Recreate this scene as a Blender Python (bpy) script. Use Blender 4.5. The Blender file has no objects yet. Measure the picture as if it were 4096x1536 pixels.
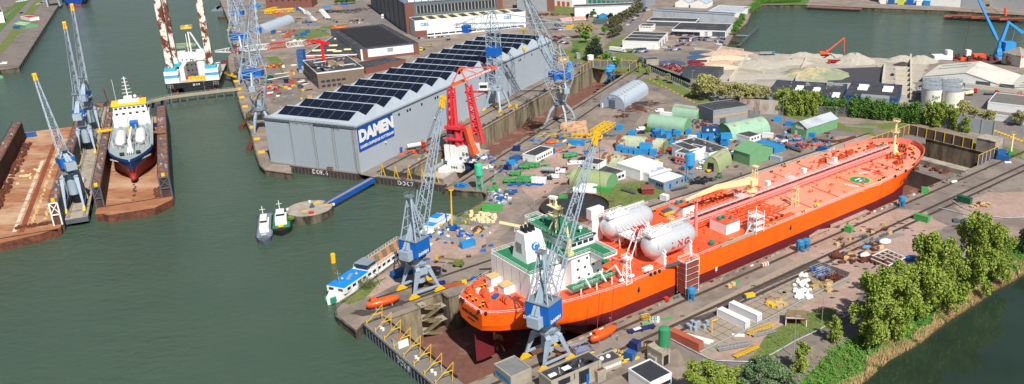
import bpy, math, random
from mathutils import Vector, Matrix, geometry
V=Vector
R=math.radians
COL=bpy.context.scene.collection
SC=bpy.context.scene
from math import sin,cos
rnd=random.Random(11);U=rnd.uniform
# ---------- camera model (photograph is 4096 x 1536) ----------
F,CX,CY,TH,RO,H=3394.,2421.,742.,R(20.29),R(1.08),139.
def ray(px,py):
 u=px-CX;v=CY-py;c,s=cos(RO),sin(RO)
 x=u*c+v*s;y=v*c-u*s
 return x,F*cos(TH)+y*sin(TH),y*cos(TH)-F*sin(TH)
def G(px,py,z=0.):
 a,b,c=ray(px,py);t=(z-H)/c
 return V((a*t,b*t,z))
def PD(px,py,Y):
 a,b,c=ray(px,py);t=Y/b
 return V((a*t,Y,H+c*t))
def pj(p):
 z=p[2]-H;f=p[1]*cos(TH)-z*sin(TH);up=p[1]*sin(TH)+z*cos(TH)
 a=p[0]/f*F;b=up/f*F;c,s=cos(RO),sin(RO)
 return CX+a*c-b*s,CY-a*s-b*c
def HT(p,ty,z0=0):
 q=G(p[0],p[1],z0);lo,hi=z0-60,138
 for _ in range(40):
  m=(lo+hi)/2
  if pj((q[0],q[1],m))[1]>ty: lo=m
  else: hi=m
 return lo
AZA,AZC,AZW=39.15,68.68,116.2
def fra(az,s,t,z=0.):
 a=R(az);return V((s*cos(a)-t*sin(a),s*sin(a)+t*cos(a),z))
def A(s,t,z=0.): return fra(AZA,s,t,z)
def Cc(s,t,z=0.): return fra(AZC,s,t,z)
def W(s,t,z=0.): return fra(AZW,s,t,z)
# ---------- materials ----------
def lin(c):
 return tuple(((x/255)/12.92 if x/255<=.04045 else ((x/255+.055)/1.055)**2.4) for x in c)
MATS={}
def M(name,c=(128,128,128),rough=.7,metal=0.,var=.18,scale=.35,c2=None,mix=(.45,.6),scale2=.12,bump=0.,bscale=2.,kind='paint',spec=.35,coat=0,stretch=None):
 """procedural surface: base colour modulated by fine noise, patched with c2 (stains, rust, wear)"""
 if name in MATS: return MATS[name]
 m=bpy.data.materials.new(name);m.use_nodes=True;nt=m.node_tree;N=nt.nodes;L=nt.links
 b=N['Principled BSDF'];b.inputs['Roughness'].default_value=rough;b.inputs['Metallic'].default_value=metal
 b.inputs['Specular IOR Level'].default_value=spec
 if coat: b.inputs['Coat Weight'].default_value=coat
 col=(*lin(c),1)
 geo=N.new('ShaderNodeNewGeometry')
 src=geo.outputs['Position']
 if stretch:
  mp=N.new('ShaderNodeMapping');mp.inputs['Scale'].default_value=stretch;L.new(src,mp.inputs[0]);src=mp.outputs[0]
 n1=N.new('ShaderNodeTexNoise');n1.inputs['Scale'].default_value=scale;n1.inputs['Detail'].default_value=6;n1.inputs['Roughness'].default_value=.65
 L.new(src,n1.inputs['Vector'])
 mr=N.new('ShaderNodeMapRange');mr.inputs[1].default_value=.3;mr.inputs[2].default_value=.7;mr.inputs[3].default_value=1-var;mr.inputs[4].default_value=1+var
 L.new(n1.outputs['Fac'],mr.inputs[0])
 hs=N.new('ShaderNodeHueSaturation');hs.inputs['Color'].default_value=col;L.new(mr.outputs[0],hs.inputs['Value'])
 out=hs.outputs['Color']
 if c2 is not None:
  n2=N.new('ShaderNodeTexNoise');n2.inputs['Scale'].default_value=scale2;n2.inputs['Detail'].default_value=8;n2.inputs['Roughness'].default_value=.7
  L.new(src,n2.inputs['Vector'])
  r2=N.new('ShaderNodeMapRange');r2.inputs[1].default_value=mix[0];r2.inputs[2].default_value=mix[1];L.new(n2.outputs['Fac'],r2.inputs[0])
  mx=N.new('ShaderNodeMix');mx.data_type='RGBA';L.new(r2.outputs[0],mx.inputs[0]);L.new(out,mx.inputs[6]);mx.inputs[7].default_value=(*lin(c2),1)
  out=mx.outputs[2]
 L.new(out,b.inputs['Base Color'])
 if bump or kind=='corr':
  bp=N.new('ShaderNodeBump')
  if kind=='corr':
   tc=N.new('ShaderNodeTexCoord');w=N.new('ShaderNodeTexWave');w.inputs['Scale'].default_value=bscale;w.bands_direction='DIAGONAL';L.new(tc.outputs['Object'],w.inputs['Vector'])
   L.new(w.outputs['Fac'],bp.inputs['Height']);bp.inputs['Strength'].default_value=.5;bp.inputs['Distance'].default_value=.08
  else:
   n3=N.new('ShaderNodeTexNoise');n3.inputs['Scale'].default_value=bscale;n3.inputs['Detail'].default_value=4;L.new(src,n3.inputs['Vector'])
   L.new(n3.outputs['Fac'],bp.inputs['Height']);bp.inputs['Strength'].default_value=bump;bp.inputs['Distance'].default_value=.2
  L.new(bp.outputs[0],b.inputs['Normal'])
 MATS[name]=m;return m
# ---------- mesh builder ----------
def rotv(a): a=R(a);return cos(a),sin(a)
class MB:
 def __init__(s): s.v=[];s.f=[];s.m=[];s.k=0
 def __call__(s,k): s.k=k;return s
 def add(s,vs,fs):
  n=len(s.v);s.v+=[tuple(v) for v in vs];s.f+=[tuple(n+i for i in f) for f in fs];s.m+=[s.k]*len(fs);return s
 def box(s,x,y,z,sx,sy,sz,a=0):
  c,n=rotv(a);o=[]
  for zz in (z,z+sz):
   for ax,ay in ((-1,-1),(1,-1),(1,1),(-1,1)):
    dx,dy=ax*sx/2,ay*sy/2;o.append((x+dx*c-dy*n,y+dx*n+dy*c,zz))
  return s.add(o,[(3,2,1,0),(4,5,6,7),(0,1,5,4),(1,2,6,5),(2,3,7,6),(3,0,4,7)])
 def bx(s,x0,x1,y0,y1,z0,z1): return s.box((x0+x1)/2,(y0+y1)/2,z0,x1-x0,y1-y0,z1-z0)
 def taper(s,x,y,z,sx,sy,tx,ty,h,ox=0,oy=0):
  o=[(x-sx/2,y-sy/2,z),(x+sx/2,y-sy/2,z),(x+sx/2,y+sy/2,z),(x-sx/2,y+sy/2,z)]
  x+=ox;y+=oy;o+=[(x-tx/2,y-ty/2,z+h),(x+tx/2,y-ty/2,z+h),(x+tx/2,y+ty/2,z+h),(x-tx/2,y+ty/2,z+h)]
  return s.add(o,[(3,2,1,0),(4,5,6,7),(0,1,5,4),(1,2,6,5),(2,3,7,6),(3,0,4,7)])
 def tube(s,p,q,r,r2=None,n=6,cap=True):
  p=V(p);q=V(q);r2=r if r2 is None else r2;d=q-p
  if d.length<1e-6: return s
  d.normalize();u=d.orthogonal() if abs(d.z)<.999 else V((1,0,0))
  if abs(d.z)<.999: u=V((0,0,1)).cross(d)
  u.normalize();w=d.cross(u);o=[]
  ph=math.pi/n if n==4 else 0
  for c,rr in ((p,r),(q,r2)):
   for i in range(n):
    t=2*math.pi*i/n+ph;o.append(c+u*(cos(t)*rr)+w*(sin(t)*rr))
  fs=[(i,(i+1)%n,n+(i+1)%n,n+i) for i in range(n)]
  if cap: fs+=[tuple(reversed(range(n))),tuple(range(n,2*n))]
  return s.add(o,fs)
 def bar(s,p,q,w): return s.tube(p,q,w*.7071,n=4)
 def poly(s,pts,r,n=5):
  for a,b in zip(pts,pts[1:]): s.tube(a,b,r,n=n)
  return s
 def prism(s,poly,z0,z1,top=True,bot=False):
  n=len(poly);o=[(p[0],p[1],z0) for p in poly]+[(p[0],p[1],z1) for p in poly]
  ar=sum(poly[i][0]*poly[(i+1)%n][1]-poly[(i+1)%n][0]*poly[i][1] for i in range(n))
  fs=[(i,(i+1)%n,n+(i+1)%n,n+i) if ar>0 else (n+i,n+(i+1)%n,(i+1)%n,i) for i in range(n)]
  s.add(o,fs)
  if top: s.sheet(poly,z1)
  if bot: s.sheet(poly,z0)
  return s
 def sheet(s,poly,z,holes=()):
  loops=[[V((p[0],p[1],0)) for p in poly]]+[[V((p[0],p[1],0)) for p in h] for h in holes]
  tr=geometry.tessellate_polygon(loops);al=[p for l in loops for p in l]
  fs=[]
  for t in tr:
   a,b,c=(al[i] for i in t)
   fs.append(t if (b-a).cross(c-a).z>0 else tuple(reversed(t)))
  return s.add([(p.x,p.y,z) for p in al],fs)
 def loft(s,rings,cap=True):
  n=len(rings[0]);o=[p for r in rings for p in r];fs=[]
  for k in range(len(rings)-1):
   for i in range(n):
    j=(i+1)%n;fs.append((k*n+i,k*n+j,(k+1)*n+j,(k+1)*n+i))
  if cap: fs+=[tuple(reversed(range(n))),tuple(range((len(rings)-1)*n,len(rings)*n))]
  return s.add(o,fs)
 def ball(s,x,y,z,rx,ry=None,rz=None,n=10,m=6):
  ry=ry or rx;rz=rz or rx
  return s.loft([[(x+rx*sin(math.pi*(k+.02)/(m+.04))*cos(2*math.pi*i/n),y+ry*sin(math.pi*(k+.02)/(m+.04))*sin(2*math.pi*i/n),z-rz*cos(math.pi*(k+.02)/(m+.04))) for i in range(n)] for k in range(m+1)])
 def lattice(s,p,q,w0,w1,n,rc,rb=None,up=(0,0,1),h0=None,h1=None,sides=4):
  """four-chord lattice girder with zig-zag bracing"""
  p=V(p);q=V(q);d=(q-p).normalized();rb=rb or rc*.55
  u=d.cross(V(up));
  if u.length<.05: u=V((1,0,0))
  u.normalize();w=u.cross(d);h0=h0 or w0;h1=h1 or w1
  def cr(k,i):
   t=k/n;c=p.lerp(q,t);a=(w0+(w1-w0)*t)/2;b=(h0+(h1-h0)*t)/2
   sx,sy=((-1,-1),(1,-1),(1,1),(-1,1))[i%4];return c+u*(a*sx)+w*(b*sy)
  for i in range(4): s.tube(cr(0,i),cr(n,i),rc,n=4)
  for k in range(n):
   for i in range(sides):
    s.tube(cr(k,i+(k%2)),cr(k+1,i+((k+1)%2)),rb,n=3,cap=False)
    if k%2==0: s.tube(cr(k,i),cr(k,i+1),rb,n=3,cap=False)
  return s
 def rail(s,pts,h=1.1,r=.05,step=2.5,mid=True):
  for a,b in zip(pts,pts[1:]):
   a=V(a);b=V(b);n=max(1,int((b-a).length/step));z=V((0,0,h))
   s.tube(a+z,b+z,r,n=3);
   if mid: s.tube(a+z*.5,b+z*.5,r*.8,n=3)
   for k in range(n+1): c=a.lerp(b,k/n);s.tube(c,c+z,r,n=3)
  return s
 def arch(s,x0,x1,w,h,y=0,z=0,n=14,wall=0.,ends=True):
  """vault running along x"""
  prof=[(y-w/2,z)]
  if wall: prof.append((y-w/2,z+wall))
  for i in range(1 if not wall else 1,n): 
   t=math.pi*i/n;prof.append((y-w/2*cos(t),z+wall+(h-wall)*sin(t)))
  if wall: prof.append((y+w/2,z+wall))
  prof.append((y+w/2,z))
  return s.loft([[(x0,a,b) for a,b in prof],[(x1,a,b) for a,b in prof]],cap=ends)
 def move(s,dx,dy,dz=0): s.v=[(a+dx,b+dy,c+dz) for a,b,c in s.v];return s
def K(name,mb,mats,parent=None,loc=None,rot=0,smooth=False,label=None):
 me=bpy.data.meshes.new(name);me.from_pydata(mb.v,[],mb.f)
 if not isinstance(mats,(list,tuple)): mats=[mats]
 for m in mats: me.materials.append(m)
 if len(mats)>1: me.polygons.foreach_set('material_index',mb.m)
 if smooth: me.polygons.foreach_set('use_smooth',[True]*len(me.polygons))
 me.update()
 o=bpy.data.objects.new(name,me);COL.objects.link(o)
 if parent: o.parent=parent
 if loc is not None: o.location=loc
 if rot: o.rotation_euler=(0,0,R(rot))
 if label: o['label']=label
 return o
def tag(o,label,cat,group=None,kind=None):
 if label: o['label']=label
 if cat: o['category']=cat
 if group: o['group']=group
 if kind: o['kind']=kind
 return o
def T(name,label,cat,loc=(0,0,0),rot=0,group=None):
 o=bpy.data.objects.new(name,None);COL.objects.link(o);o.location=loc;o.rotation_euler=(0,0,R(rot));o.empty_display_size=.5
 return tag(o,label,cat,group)
def Z(name,mb,mats,label,cat,loc=None,rot=0,group=None,smooth=False):
 return tag(K(name,mb,mats,None,loc,rot,smooth),label,cat,group)
def struct(name,mb,mats,loc=None,rot=0,kind='structure'):
 o=K(name,mb,mats,None,loc,rot);o['kind']=kind;return o
def kids(o): return [c for c in bpy.data.objects if c.parent==o]
KID={}
def dup(o,loc=None,rot=None,label=None,group=None,scale=None,parent=None):
 if o.name not in KID: KID[o.name]=kids(o)
 c=o.copy();COL.objects.link(c)
 if parent: c.parent=parent
 if loc is not None: c.location=loc
 if rot is not None: c.rotation_euler=(0,0,R(rot))
 if scale: c.scale=scale if isinstance(scale,tuple) else (scale,)*3
 if label: c['label']=label
 if group: c['group']=group
 for k in KID[o.name]: dup(k,parent=c)
 return c
ORD=['first','second','third','fourth','fifth','sixth','seventh','eighth','ninth','tenth','eleventh','twelfth','thirteenth','fourteenth','fifteenth','sixteenth','seventeenth','eighteenth','nineteenth','twentieth']
def text_mb(txt,size,bold=0.,ext=0.02,align='CENTER',sx=1.):
 cu=bpy.data.curves.new('t','FONT');cu.body=txt;cu.size=size;cu.extrude=ext;cu.offset=bold;cu.align_x=align;cu.align_y='CENTER';cu.resolution_u=2
 o=bpy.data.objects.new('t',cu);COL.objects.link(o)
 dg=bpy.context.evaluated_depsgraph_get();me=bpy.data.meshes.new_from_object(o.evaluated_get(dg))
 mb=MB();mb.add([(v.co.x*sx,v.co.y,v.co.z) for v in me.vertices],[tuple(p.vertices) for p in me.polygons])
 bpy.data.objects.remove(o);bpy.data.meshes.remove(me);return mb
def place_text(name,txt,size,mat,origin,right,up,parent=None,bold=0.,sx=1.,ext=.02):
 """lettering lying in the plane spanned by right and up"""
 mb=text_mb(txt,size,bold,ext,sx=sx);r=V(right).normalized();u=V(up).normalized();n=r.cross(u)
 mb.v=[tuple(V(origin)+r*a+u*b+n*(c+ext)) for a,b,c in mb.v]
 return K(name,mb,mat,parent)
# ---------- camera, sun, sky ----------
cam=bpy.data.cameras.new('camera');co=bpy.data.objects.new('camera',cam);COL.objects.link(co);SC.camera=co
c_,s_=cos(RO),sin(RO);fw=V((0,cos(TH),-sin(TH)));rt=V((1,0,0));up=rt.cross(fw)
ri=rt*c_-up*s_;ui=rt*s_+up*c_
co.matrix_world=Matrix(((ri.x,ui.x,-fw.x,0),(ri.y,ui.y,-fw.y,0),(ri.z,ui.z,-fw.z,H),(0,0,0,1)))
cam.sensor_width=36;cam.lens=F/4096*36;cam.shift_x=-(CX-2048)/4096;cam.shift_y=(CY-768)/4096
cam.clip_start=1;cam.clip_end=12000
SUN_AZ,SUN_EL=-64.,47.
sl=bpy.data.lights.new('sun','SUN');so=bpy.data.objects.new('sun',sl);COL.objects.link(so)
sl.energy=5.;sl.angle=R(.5);sl.color=(1,.955,.89)
sd=V((cos(R(SUN_AZ))*cos(R(SUN_EL)),sin(R(SUN_AZ))*cos(R(SUN_EL)),sin(R(SUN_EL))))
so.rotation_euler=sd.to_track_quat('Z','Y').to_euler()
wd=bpy.data.worlds.new('World');SC.world=wd;wd.use_nodes=True
nt=wd.node_tree;sk=nt.nodes.new('ShaderNodeTexSky');sk.sky_type='NISHITA';sk.sun_disc=False
sk.sun_elevation=R(SUN_EL);sk.sun_rotation=R(90-SUN_AZ);sk.dust_density=1.5
nt.links.new(sk.outputs[0],nt.nodes['Background'].inputs[0]);nt.nodes['Background'].inputs[1].default_value=.065
SC.view_settings.view_transform='Standard';SC.view_settings.look='None';SC.view_settings.exposure=.22
SC.render.resolution_x=1024;SC.render.resolution_y=384
# ---------- common materials ----------
m_white=M('white_paint',(225,226,222),.5,var=.05,c2=(170,165,155),mix=(.6,.8),scale2=.2)
m_offw=M('cream_paint',(224,210,160),.55,var=.06)
m_grey=M('light_grey_steel',(150,170,186),.5,var=.08,c2=(96,104,112),mix=(.58,.72),scale2=.4)
m_dgrey=M('dark_grey_steel',(80,88,96),.6,var=.12)
m_blue=M('crane_blue',(24,92,172),.5,var=.08)
m_cblue=M('container_blue',(34,90,150),.55,var=.08,kind='corr',bscale=1.6)
m_sky=M('skip_blue',(48,130,180),.55,var=.12,c2=(30,95,140),mix=(.6,.75),scale2=.5)
m_green=M('bright_green',(70,150,88),.55,var=.1)
m_yel=M('yellow_paint',(225,180,35),.5,var=.08,c2=(150,100,30),mix=(.62,.75),scale2=.6)
m_orange=M('lifeboat_orange',(240,88,28),.35,var=.05,coat=.3)
m_red=M('red_paint',(190,45,45),.5,var=.08)
m_rust=M('rust',(116,66,46),.85,var=.3,c2=(75,48,40),mix=(.4,.6),scale2=.5)
m_black=M('black_rubber',(32,33,35),.7,var=.2)
m_glass=M('dark_glass',(38,48,58),.12,var=.1,spec=.7)
m_conc=M('concrete',(165,155,140),.85,var=.18,c2=(105,98,88),mix=(.5,.7),scale2=.25,bump=.2)
m_roof=M('bitumen_roof',(62,62,66),.8,var=.2,c2=(98,98,98),mix=(.5,.7),scale2=.12)
m_wood=M('timber',(200,170,120),.8,var=.2)
m_asph=M('asphalt_ground',(124,115,108),.9,var=.14,scale=.25,c2=(96,88,84),mix=(.48,.66),scale2=.06)
m_steel=M('galvanised_steel',(165,170,172),.4,metal=.3,var=.08)
m_hgreen=M('hut_green',(120,165,130),.6,var=.1,c2=(150,175,150),mix=(.5,.65),scale2=.15)
m_brick=M('brick',(120,78,68),.85,var=.15,scale=1.2)
# ================= SETTING =================
m_ground=M('yard_ground',(146,132,120),.92,var=.22,scale=.3,c2=(120,110,100),mix=(.42,.6),scale2=.06,bump=.3,bscale=1.5)
m_apron=M('dock_apron',(136,126,116),.9,var=.14,scale=.3,c2=(104,95,88),mix=(.45,.65),scale2=.05,bump=.2)
m_pink=M('pink_gravel',(168,144,132),.95,var=.18,scale=.5,c2=(146,124,110),mix=(.45,.65),scale2=.06,bump=.3)
m_grass=M('grass',(98,112,58),.95,var=.25,scale=.5,c2=(134,122,84),mix=(.5,.68),scale2=.08,bump=.6)
m_dgrass=M('lush_grass',(84,112,52),.95,var=.3,scale=.6,bump=.6)
m_road=M('road_asphalt',(122,116,114),.9,var=.1,scale=.3,c2=(100,96,94),mix=(.5,.7),scale2=.08)
m_slab=M('concrete_slabs',(150,138,122),.9,var=.12,scale=.5)
m_sandy=M('pale_stone_yard',(168,160,148),.95,var=.12,scale=.15,c2=(140,135,126),mix=(.5,.66),scale2=.04)
m_wallc=M('dock_wall_concrete',(140,128,106),.88,var=.25,scale=.4,c2=(72,68,58),mix=(.45,.62),scale2=.12,bump=.4,stretch=(1,1,.25))
m_quay=M('quay_wall_stone',(100,92,78),.9,var=.25,scale=.6,c2=(50,48,42),mix=(.45,.6),scale2=.2,bump=.4,stretch=(1,1,.35))
m_floor=M('dock_floor_stain',(112,76,66),.85,var=.2,scale=.4,c2=(146,112,96),mix=(.55,.66),scale2=.09,bump=.3)
# outline of the mainland, clockwise on the map
g=lambda *l:[G(*p) for p in l]
main=[A(101,241),A(113.5,241),A(113.5,246),A(124.5,246),A(124.5,241),A(413,241),A(413,189.5),A(101,189.5),A(100,186),A(93.4,186),A(90,150),A(70,60),V((20,120,0)),V((45,120,0))]
bank_top=g((3180,1560),(3330,1400),(3500,1310),(3650,1230),(3800,1120),(3950,1050),(4120,950))
main+=bank_top+[V((420,330,0)),V((900,420,0)),V((2400,480,0)),V((2400,560,0))]
near_r=g((4300,285),(4096,268),(3720,236),(3559,233),(3466,228),(3172,217),(3035,207),(2975,205))
notch=g((2905,193),(2935,140),(2990,90),(3010,40),(3059,19))
far_b=g((3224,21),(3442,30),(3496,33),(3799,44),(4096,62),(4500,90))
main+=near_r+notch+far_b+[V((2600,1100,0)),V((6000,3000,0)),V((6000,9000,0)),V((-1500,9000,0)),V((-900,2300,0))]
main+=g((878,0),(904,60),(932,137),(932,205),(911,225),(913,265),(923,298),(941,345),(955,405),(969,450),(1003,530),(1022,611),(1041,665),(1060,682),(1168,697))
main+=[Cc(327,300.5),Cc(330,300.5),Cc(330,259),Cc(327,259),Cc(325.6,248),Cc(328,248),Cc(328,238),Cc(590,238),Cc(598,207),Cc(326,207)]
main+=g((1775,756),(1850,765),(1930,770),(1948,780),(1942,800),(1895,829),(1813,878),(1740,930),(1628,1014),(1501,1110),(1366,1213),(1342,1237),(1346,1265),(1425,1328))
main+=[A(94,243.5),A(101,243.5)]
left=g((74,272),(248,0))+[V((-900,1500,0)),V((-1700,3600,0)),V((-6000,9000,0)),V((-6000,700,0)),V((-1200,580,0))]+g((-300,290),(0,281))
struct('ground',MB().sheet(main,0),m_ground)
struct('quayside_ground',MB().sheet(left,0),m_asph)
def skirt(name,pts,z0,z1,mat,label,closed=False,cat='quay wall'):
 mb=MB();n=len(pts)
 for i in range(n if closed else n-1):
  a,b=pts[i],pts[(i+1)%n];mb.add([(a.x,a.y,z0),(b.x,b.y,z0),(b.x,b.y,z1),(a.x,a.y,z1)],[(0,1,2,3)])
  d=(b-a);L_=d.length
  if L_>.5:   # coping stone
   d.normalize();nn=V((-d.y,d.x,0))*.35
   mb.add([(a.x-nn.x,a.y-nn.y,z1),(b.x-nn.x,b.y-nn.y,z1),(b.x-nn.x,b.y-nn.y,z1+.25),(a.x-nn.x,a.y-nn.y,z1+.25),(a.x+nn.x,a.y+nn.y,z1),(b.x+nn.x,b.y+nn.y,z1),(b.x+nn.x,b.y+nn.y,z1+.25),(a.x+nn.x,a.y+nn.y,z1+.25)],[(0,1,2,3),(5,4,7,6),(3,2,6,7),(1,5,6,2),(4,0,3,7)])
 return Z(name,mb,mat,label,cat)
ix=lambda p:next(i for i,q in enumerate(main) if (q-p).length<.01)
i7=ix(Cc(326,207));i7b=ix(Cc(330,259))
skirt('dock_wall',main[0:8],-14,-.02,m_wallc,'tall stained concrete wall of the dry dock holding the orange tanker',cat='dock wall')
skirt('quay_wall',main[7:12],-6,-.02,m_quay,'quay wall beside the dock gate at the bottom edge')
skirt('dock_wall',main[ix(Cc(328,248)):i7+1],-13,-.02,m_wallc,'long stained concrete wall of the dock beside the grey hall',cat='dock wall')
ic=ix(G(878,0))
skirt('quay_wall',main[ic-1:i7b+2],-6,-.02,m_quay,'canal quay wall with fenders left of the grey hall')
skirt('quay_wall',main[i7:]+[main[0]],-6,-.02,m_quay,'curved quay wall around the basin behind the white passenger boat')
skirt('quay_wall',near_r,-6,-.02,m_quay,'far river quay wall behind the gravel heaps')
skirt('river_bank_edge',notch+far_b,-6,-.02,m_quay,'low bank along the far side of the river',cat='bank')
skirt('quay_wall',[left[-1]]+left[0:4],-6,-.02,m_quay,'dark piled quay wall at the top left corner')
# dock floors
struct('dock_floor',MB().sheet([A(92,195),A(92,241.2),A(113,241.2),A(113,246.2),A(125,246.2),A(125,241.2),A(413.2,241.2),A(413.2,189.3),A(92,189.3)],-13.5),m_floor)
struct('dock_floor',MB().sheet([Cc(327,206.8),Cc(327,250),Cc(329,250),Cc(329,238.2),Cc(590,238.2),Cc(598,206.8)],-12),m_floor)
# water
mw=bpy.data.materials.new('water');mw.use_nodes=True;nt=mw.node_tree;N=nt.nodes;L=nt.links;b=N['Principled BSDF']
b.inputs['Roughness'].default_value=.12;b.inputs['IOR'].default_value=1.33;b.inputs['Specular IOR Level'].default_value=.5
geo=N.new('ShaderNodeNewGeometry')
def noise(sc,det,vec,ro=.6):
 n=N.new('ShaderNodeTexNoise');n.inputs['Scale'].default_value=sc;n.inputs['Detail'].default_value=det;n.inputs['Roughness'].default_value=ro;L.new(vec,n.inputs['Vector']);return n
mp=N.new('ShaderNodeMapping');mp.inputs['Rotation'].default_value=(0,0,R(25));mp.inputs['Scale'].default_value=(.55,1.,1);L.new(geo.outputs[0],mp.inputs[0])
n1=noise(.30,6,mp.outputs[0],.65);n2=noise(.05,3,mp.outputs[0]);n0=noise(.016,4,mp.outputs[0])
ad=N.new('ShaderNodeMath');ad.operation='MULTIPLY_ADD';L.new(n2.outputs[0],ad.inputs[0]);ad.inputs[1].default_value=2.;L.new(n1.outputs[0],ad.inputs[2])
bp=N.new('ShaderNodeBump');mr=N.new('ShaderNodeMapRange');mr.inputs[1].default_value=.35;mr.inputs[2].default_value=.65;mr.inputs[3].default_value=.45;mr.inputs[4].default_value=1.;L.new(n0.outputs[0],mr.inputs[0]);L.new(mr.outputs[0],bp.inputs['Strength']);bp.inputs['Distance'].default_value=1.1;L.new(ad.outputs[0],bp.inputs['Height']);L.new(bp.outputs[0],b.inputs['Normal'])
mx=N.new('ShaderNodeMix');mx.data_type='RGBA';L.new(n0.outputs[0],mx.inputs[0]);mx.inputs[6].default_value=(*lin((58,76,60)),1);mx.inputs[7].default_value=(*lin((76,94,78)),1);L.new(mx.outputs[2],b.inputs['Base Color'])
V_=lambda x,y:G(x,y,-3)
h8=[A(88,242.5),A(414,243),A(414,247.5),A(415,188),A(94,188.5),A(93.6,196)]
h8=[A(93.5,242.9),A(112,243.0),A(112,248),A(414,248),A(415,188.2),A(93.7,188.2)]
pond=[V_(3300,1640),V_(3000,1900),V((30,60,-3)),V((900,60,-3)),V((2000,200,-3)),V_(4500,900),V_(4110,1070),V_(3756,1290),V_(3549,1425)]
struct('river',MB().sheet(pond,-2.985),M('river_dark',(40,54,42),.06,var=.2,scale=.03,bump=.12,bscale=.5,spec=.5))
h7=[Cc(325.2,248.5),Cc(331,250),Cc(600,240),Cc(601,205),Cc(325.4,206.5)]
o=struct('water',MB().sheet([(-7000,-800),(8000,-800),(8000,9500),(-7000,9500)],-3,[h8,h7]),mw)
# ground sheets
zz=[.02]
def sheet(name,pts,mat,up=.025,kind='structure'):
 zz[0]+=.0015
 jit={'grass':1.6,'gravel_yard':1.8,'road':.7,'car_park':1.2}.get(name,0)
 if jit:
  q=[];n=len(pts)
  for i in range(n):
   a,b=pts[i],pts[(i+1)%n];L_=(b-a).length;st=max(1,int(L_/5));j=jit*min(1,L_/30+.3)
   for k in range(st):
    c=a.lerp(b,k/st);q.append(V((c.x+U(-j,j),c.y+U(-j,j),0)))
  pts=q
 return struct(name,MB().sheet(pts,zz[0]),mat,kind=kind)
sheet('apron',[A(100.6,165),A(100.6,189.2),A(413.4,189.2),A(413.4,183),A(640,183),A(640,160),A(300,163)],m_apron)
sheet('apron',[A(102,243.8),A(102,262),A(420,266),A(440,250),A(440,200),A(413.6,200),A(413.6,241.4),A(125,241.4),A(125,246.3),A(112,246.3),A(112,243.8)],m_apron)
sheet('apron',[Cc(329,190),Cc(329,206.5),Cc(600,206.5),Cc(625,196),Cc(625,190)],m_apron)
sheet('apron',[Cc(330,238.5),Cc(330,258.4),Cc(600,258.4),Cc(600,238.5)],m_apron)
sheet('road',g((1990,960),(2040,985),(2200,800),(2450,640),(2560,470),(2600,400),(2540,330),(2480,330),(2500,420),(2420,560),(2300,700),(2100,850)),m_asph)
sheet('road',g((2650,380),(2990,525),(3400,600),(3560,580),(3725,553),(3800,575),(3960,610),(4096,700),(4096,660),(3900,560),(3500,520),(3150,465),(2850,440),(2600,305),(2530,320)),m_asph)
sheet('road',g((2440,230),(2640,290),(2850,392),(3000,450),(3350,560),(3700,575),(3700,545),(3380,530),(3050,430),(2880,370),(2680,265),(2500,170),(2560,95),(2600,0),(2550,0),(2500,90),(2420,175)),m_road)
sheet('road',g((2700,1365),(2790,1535),(3120,1470),(3330,1330),(3700,1080),(3900,960),(3840,870),(3700,790),(3560,830),(3700,840),(3780,900),(3660,1040),(3300,1270),(3000,1430),(2850,1410),(2760,1330)),m_asph)
sheet('gravel_yard',g((3140,1010),(3260,1090),(3150,1190),(3330,1290),(3440,1150),(3640,1060),(3780,900),(3700,840),(3500,850),(3420,830)),m_pink)
sheet('gravel_yard',g((3830,830),(3860,870),(4010,880),(4110,870),(4110,770),(3960,770)),m_pink)
sheet('gravel_yard',g((3290,620),(3200,690),(3450,640),(3600,570),(3480,540),(3350,545)),m_pink)
sheet('gravel_yard',g((2050,700),(2330,560),(2600,560),(2560,640),(2280,720),(2130,810)),m_pink)
sheet('gravel_yard',g((1500,1120),(1640,1018),(1830,900),(1990,900),(1900,1020),(1640,1100),(1480,1190),(1380,1215)),m_pink)
sheet('gravel_yard',g((2900,1440),(3060,1370),(3200,1290),(3420,1180),(3410,1130),(3150,1200),(2950,1320),(2800,1420)),m_pink)
slabp=[A(167+2,160),A(262,160),A(262,137),A(172,131)]
slabp=g((2670,1300),(2830,1430),(3410,1120),(3230,1020))
sheet('concrete_slabs',slabp,m_slab)
sheet('dark_asphalt',g((2715,1292),(2868,1240),(2868,1222),(3243,1052),(3262,1040),(3400,1090),(3390,1108),(3310,1075),(3240,1072),(3040,1160),(2800,1290),(2740,1320)),M('wet_asphalt',(78,74,74),.8,var=.15))
mb=MB();jd=[(b-a) for a,b in ((slabp[1],slabp[2]),)][0].normalized();jn=V((-jd.y,jd.x,0));o0=slabp[1]
for k in range(1,7):
 q=o0+jn*(k*3.3);mb.box(*(q+jd*38).xy,.055,74,.22,.004,math.degrees(math.atan2(jd.y,jd.x)))
for k in range(1,22):
 q=o0+jd*(k*3.5)+jn*11;mb.box(*q.xy,.055,.22,20,.004,math.degrees(math.atan2(jd.y,jd.x)))
struct('slab_joints',mb,M('joint_dark',(98,90,80),.9))
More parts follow.
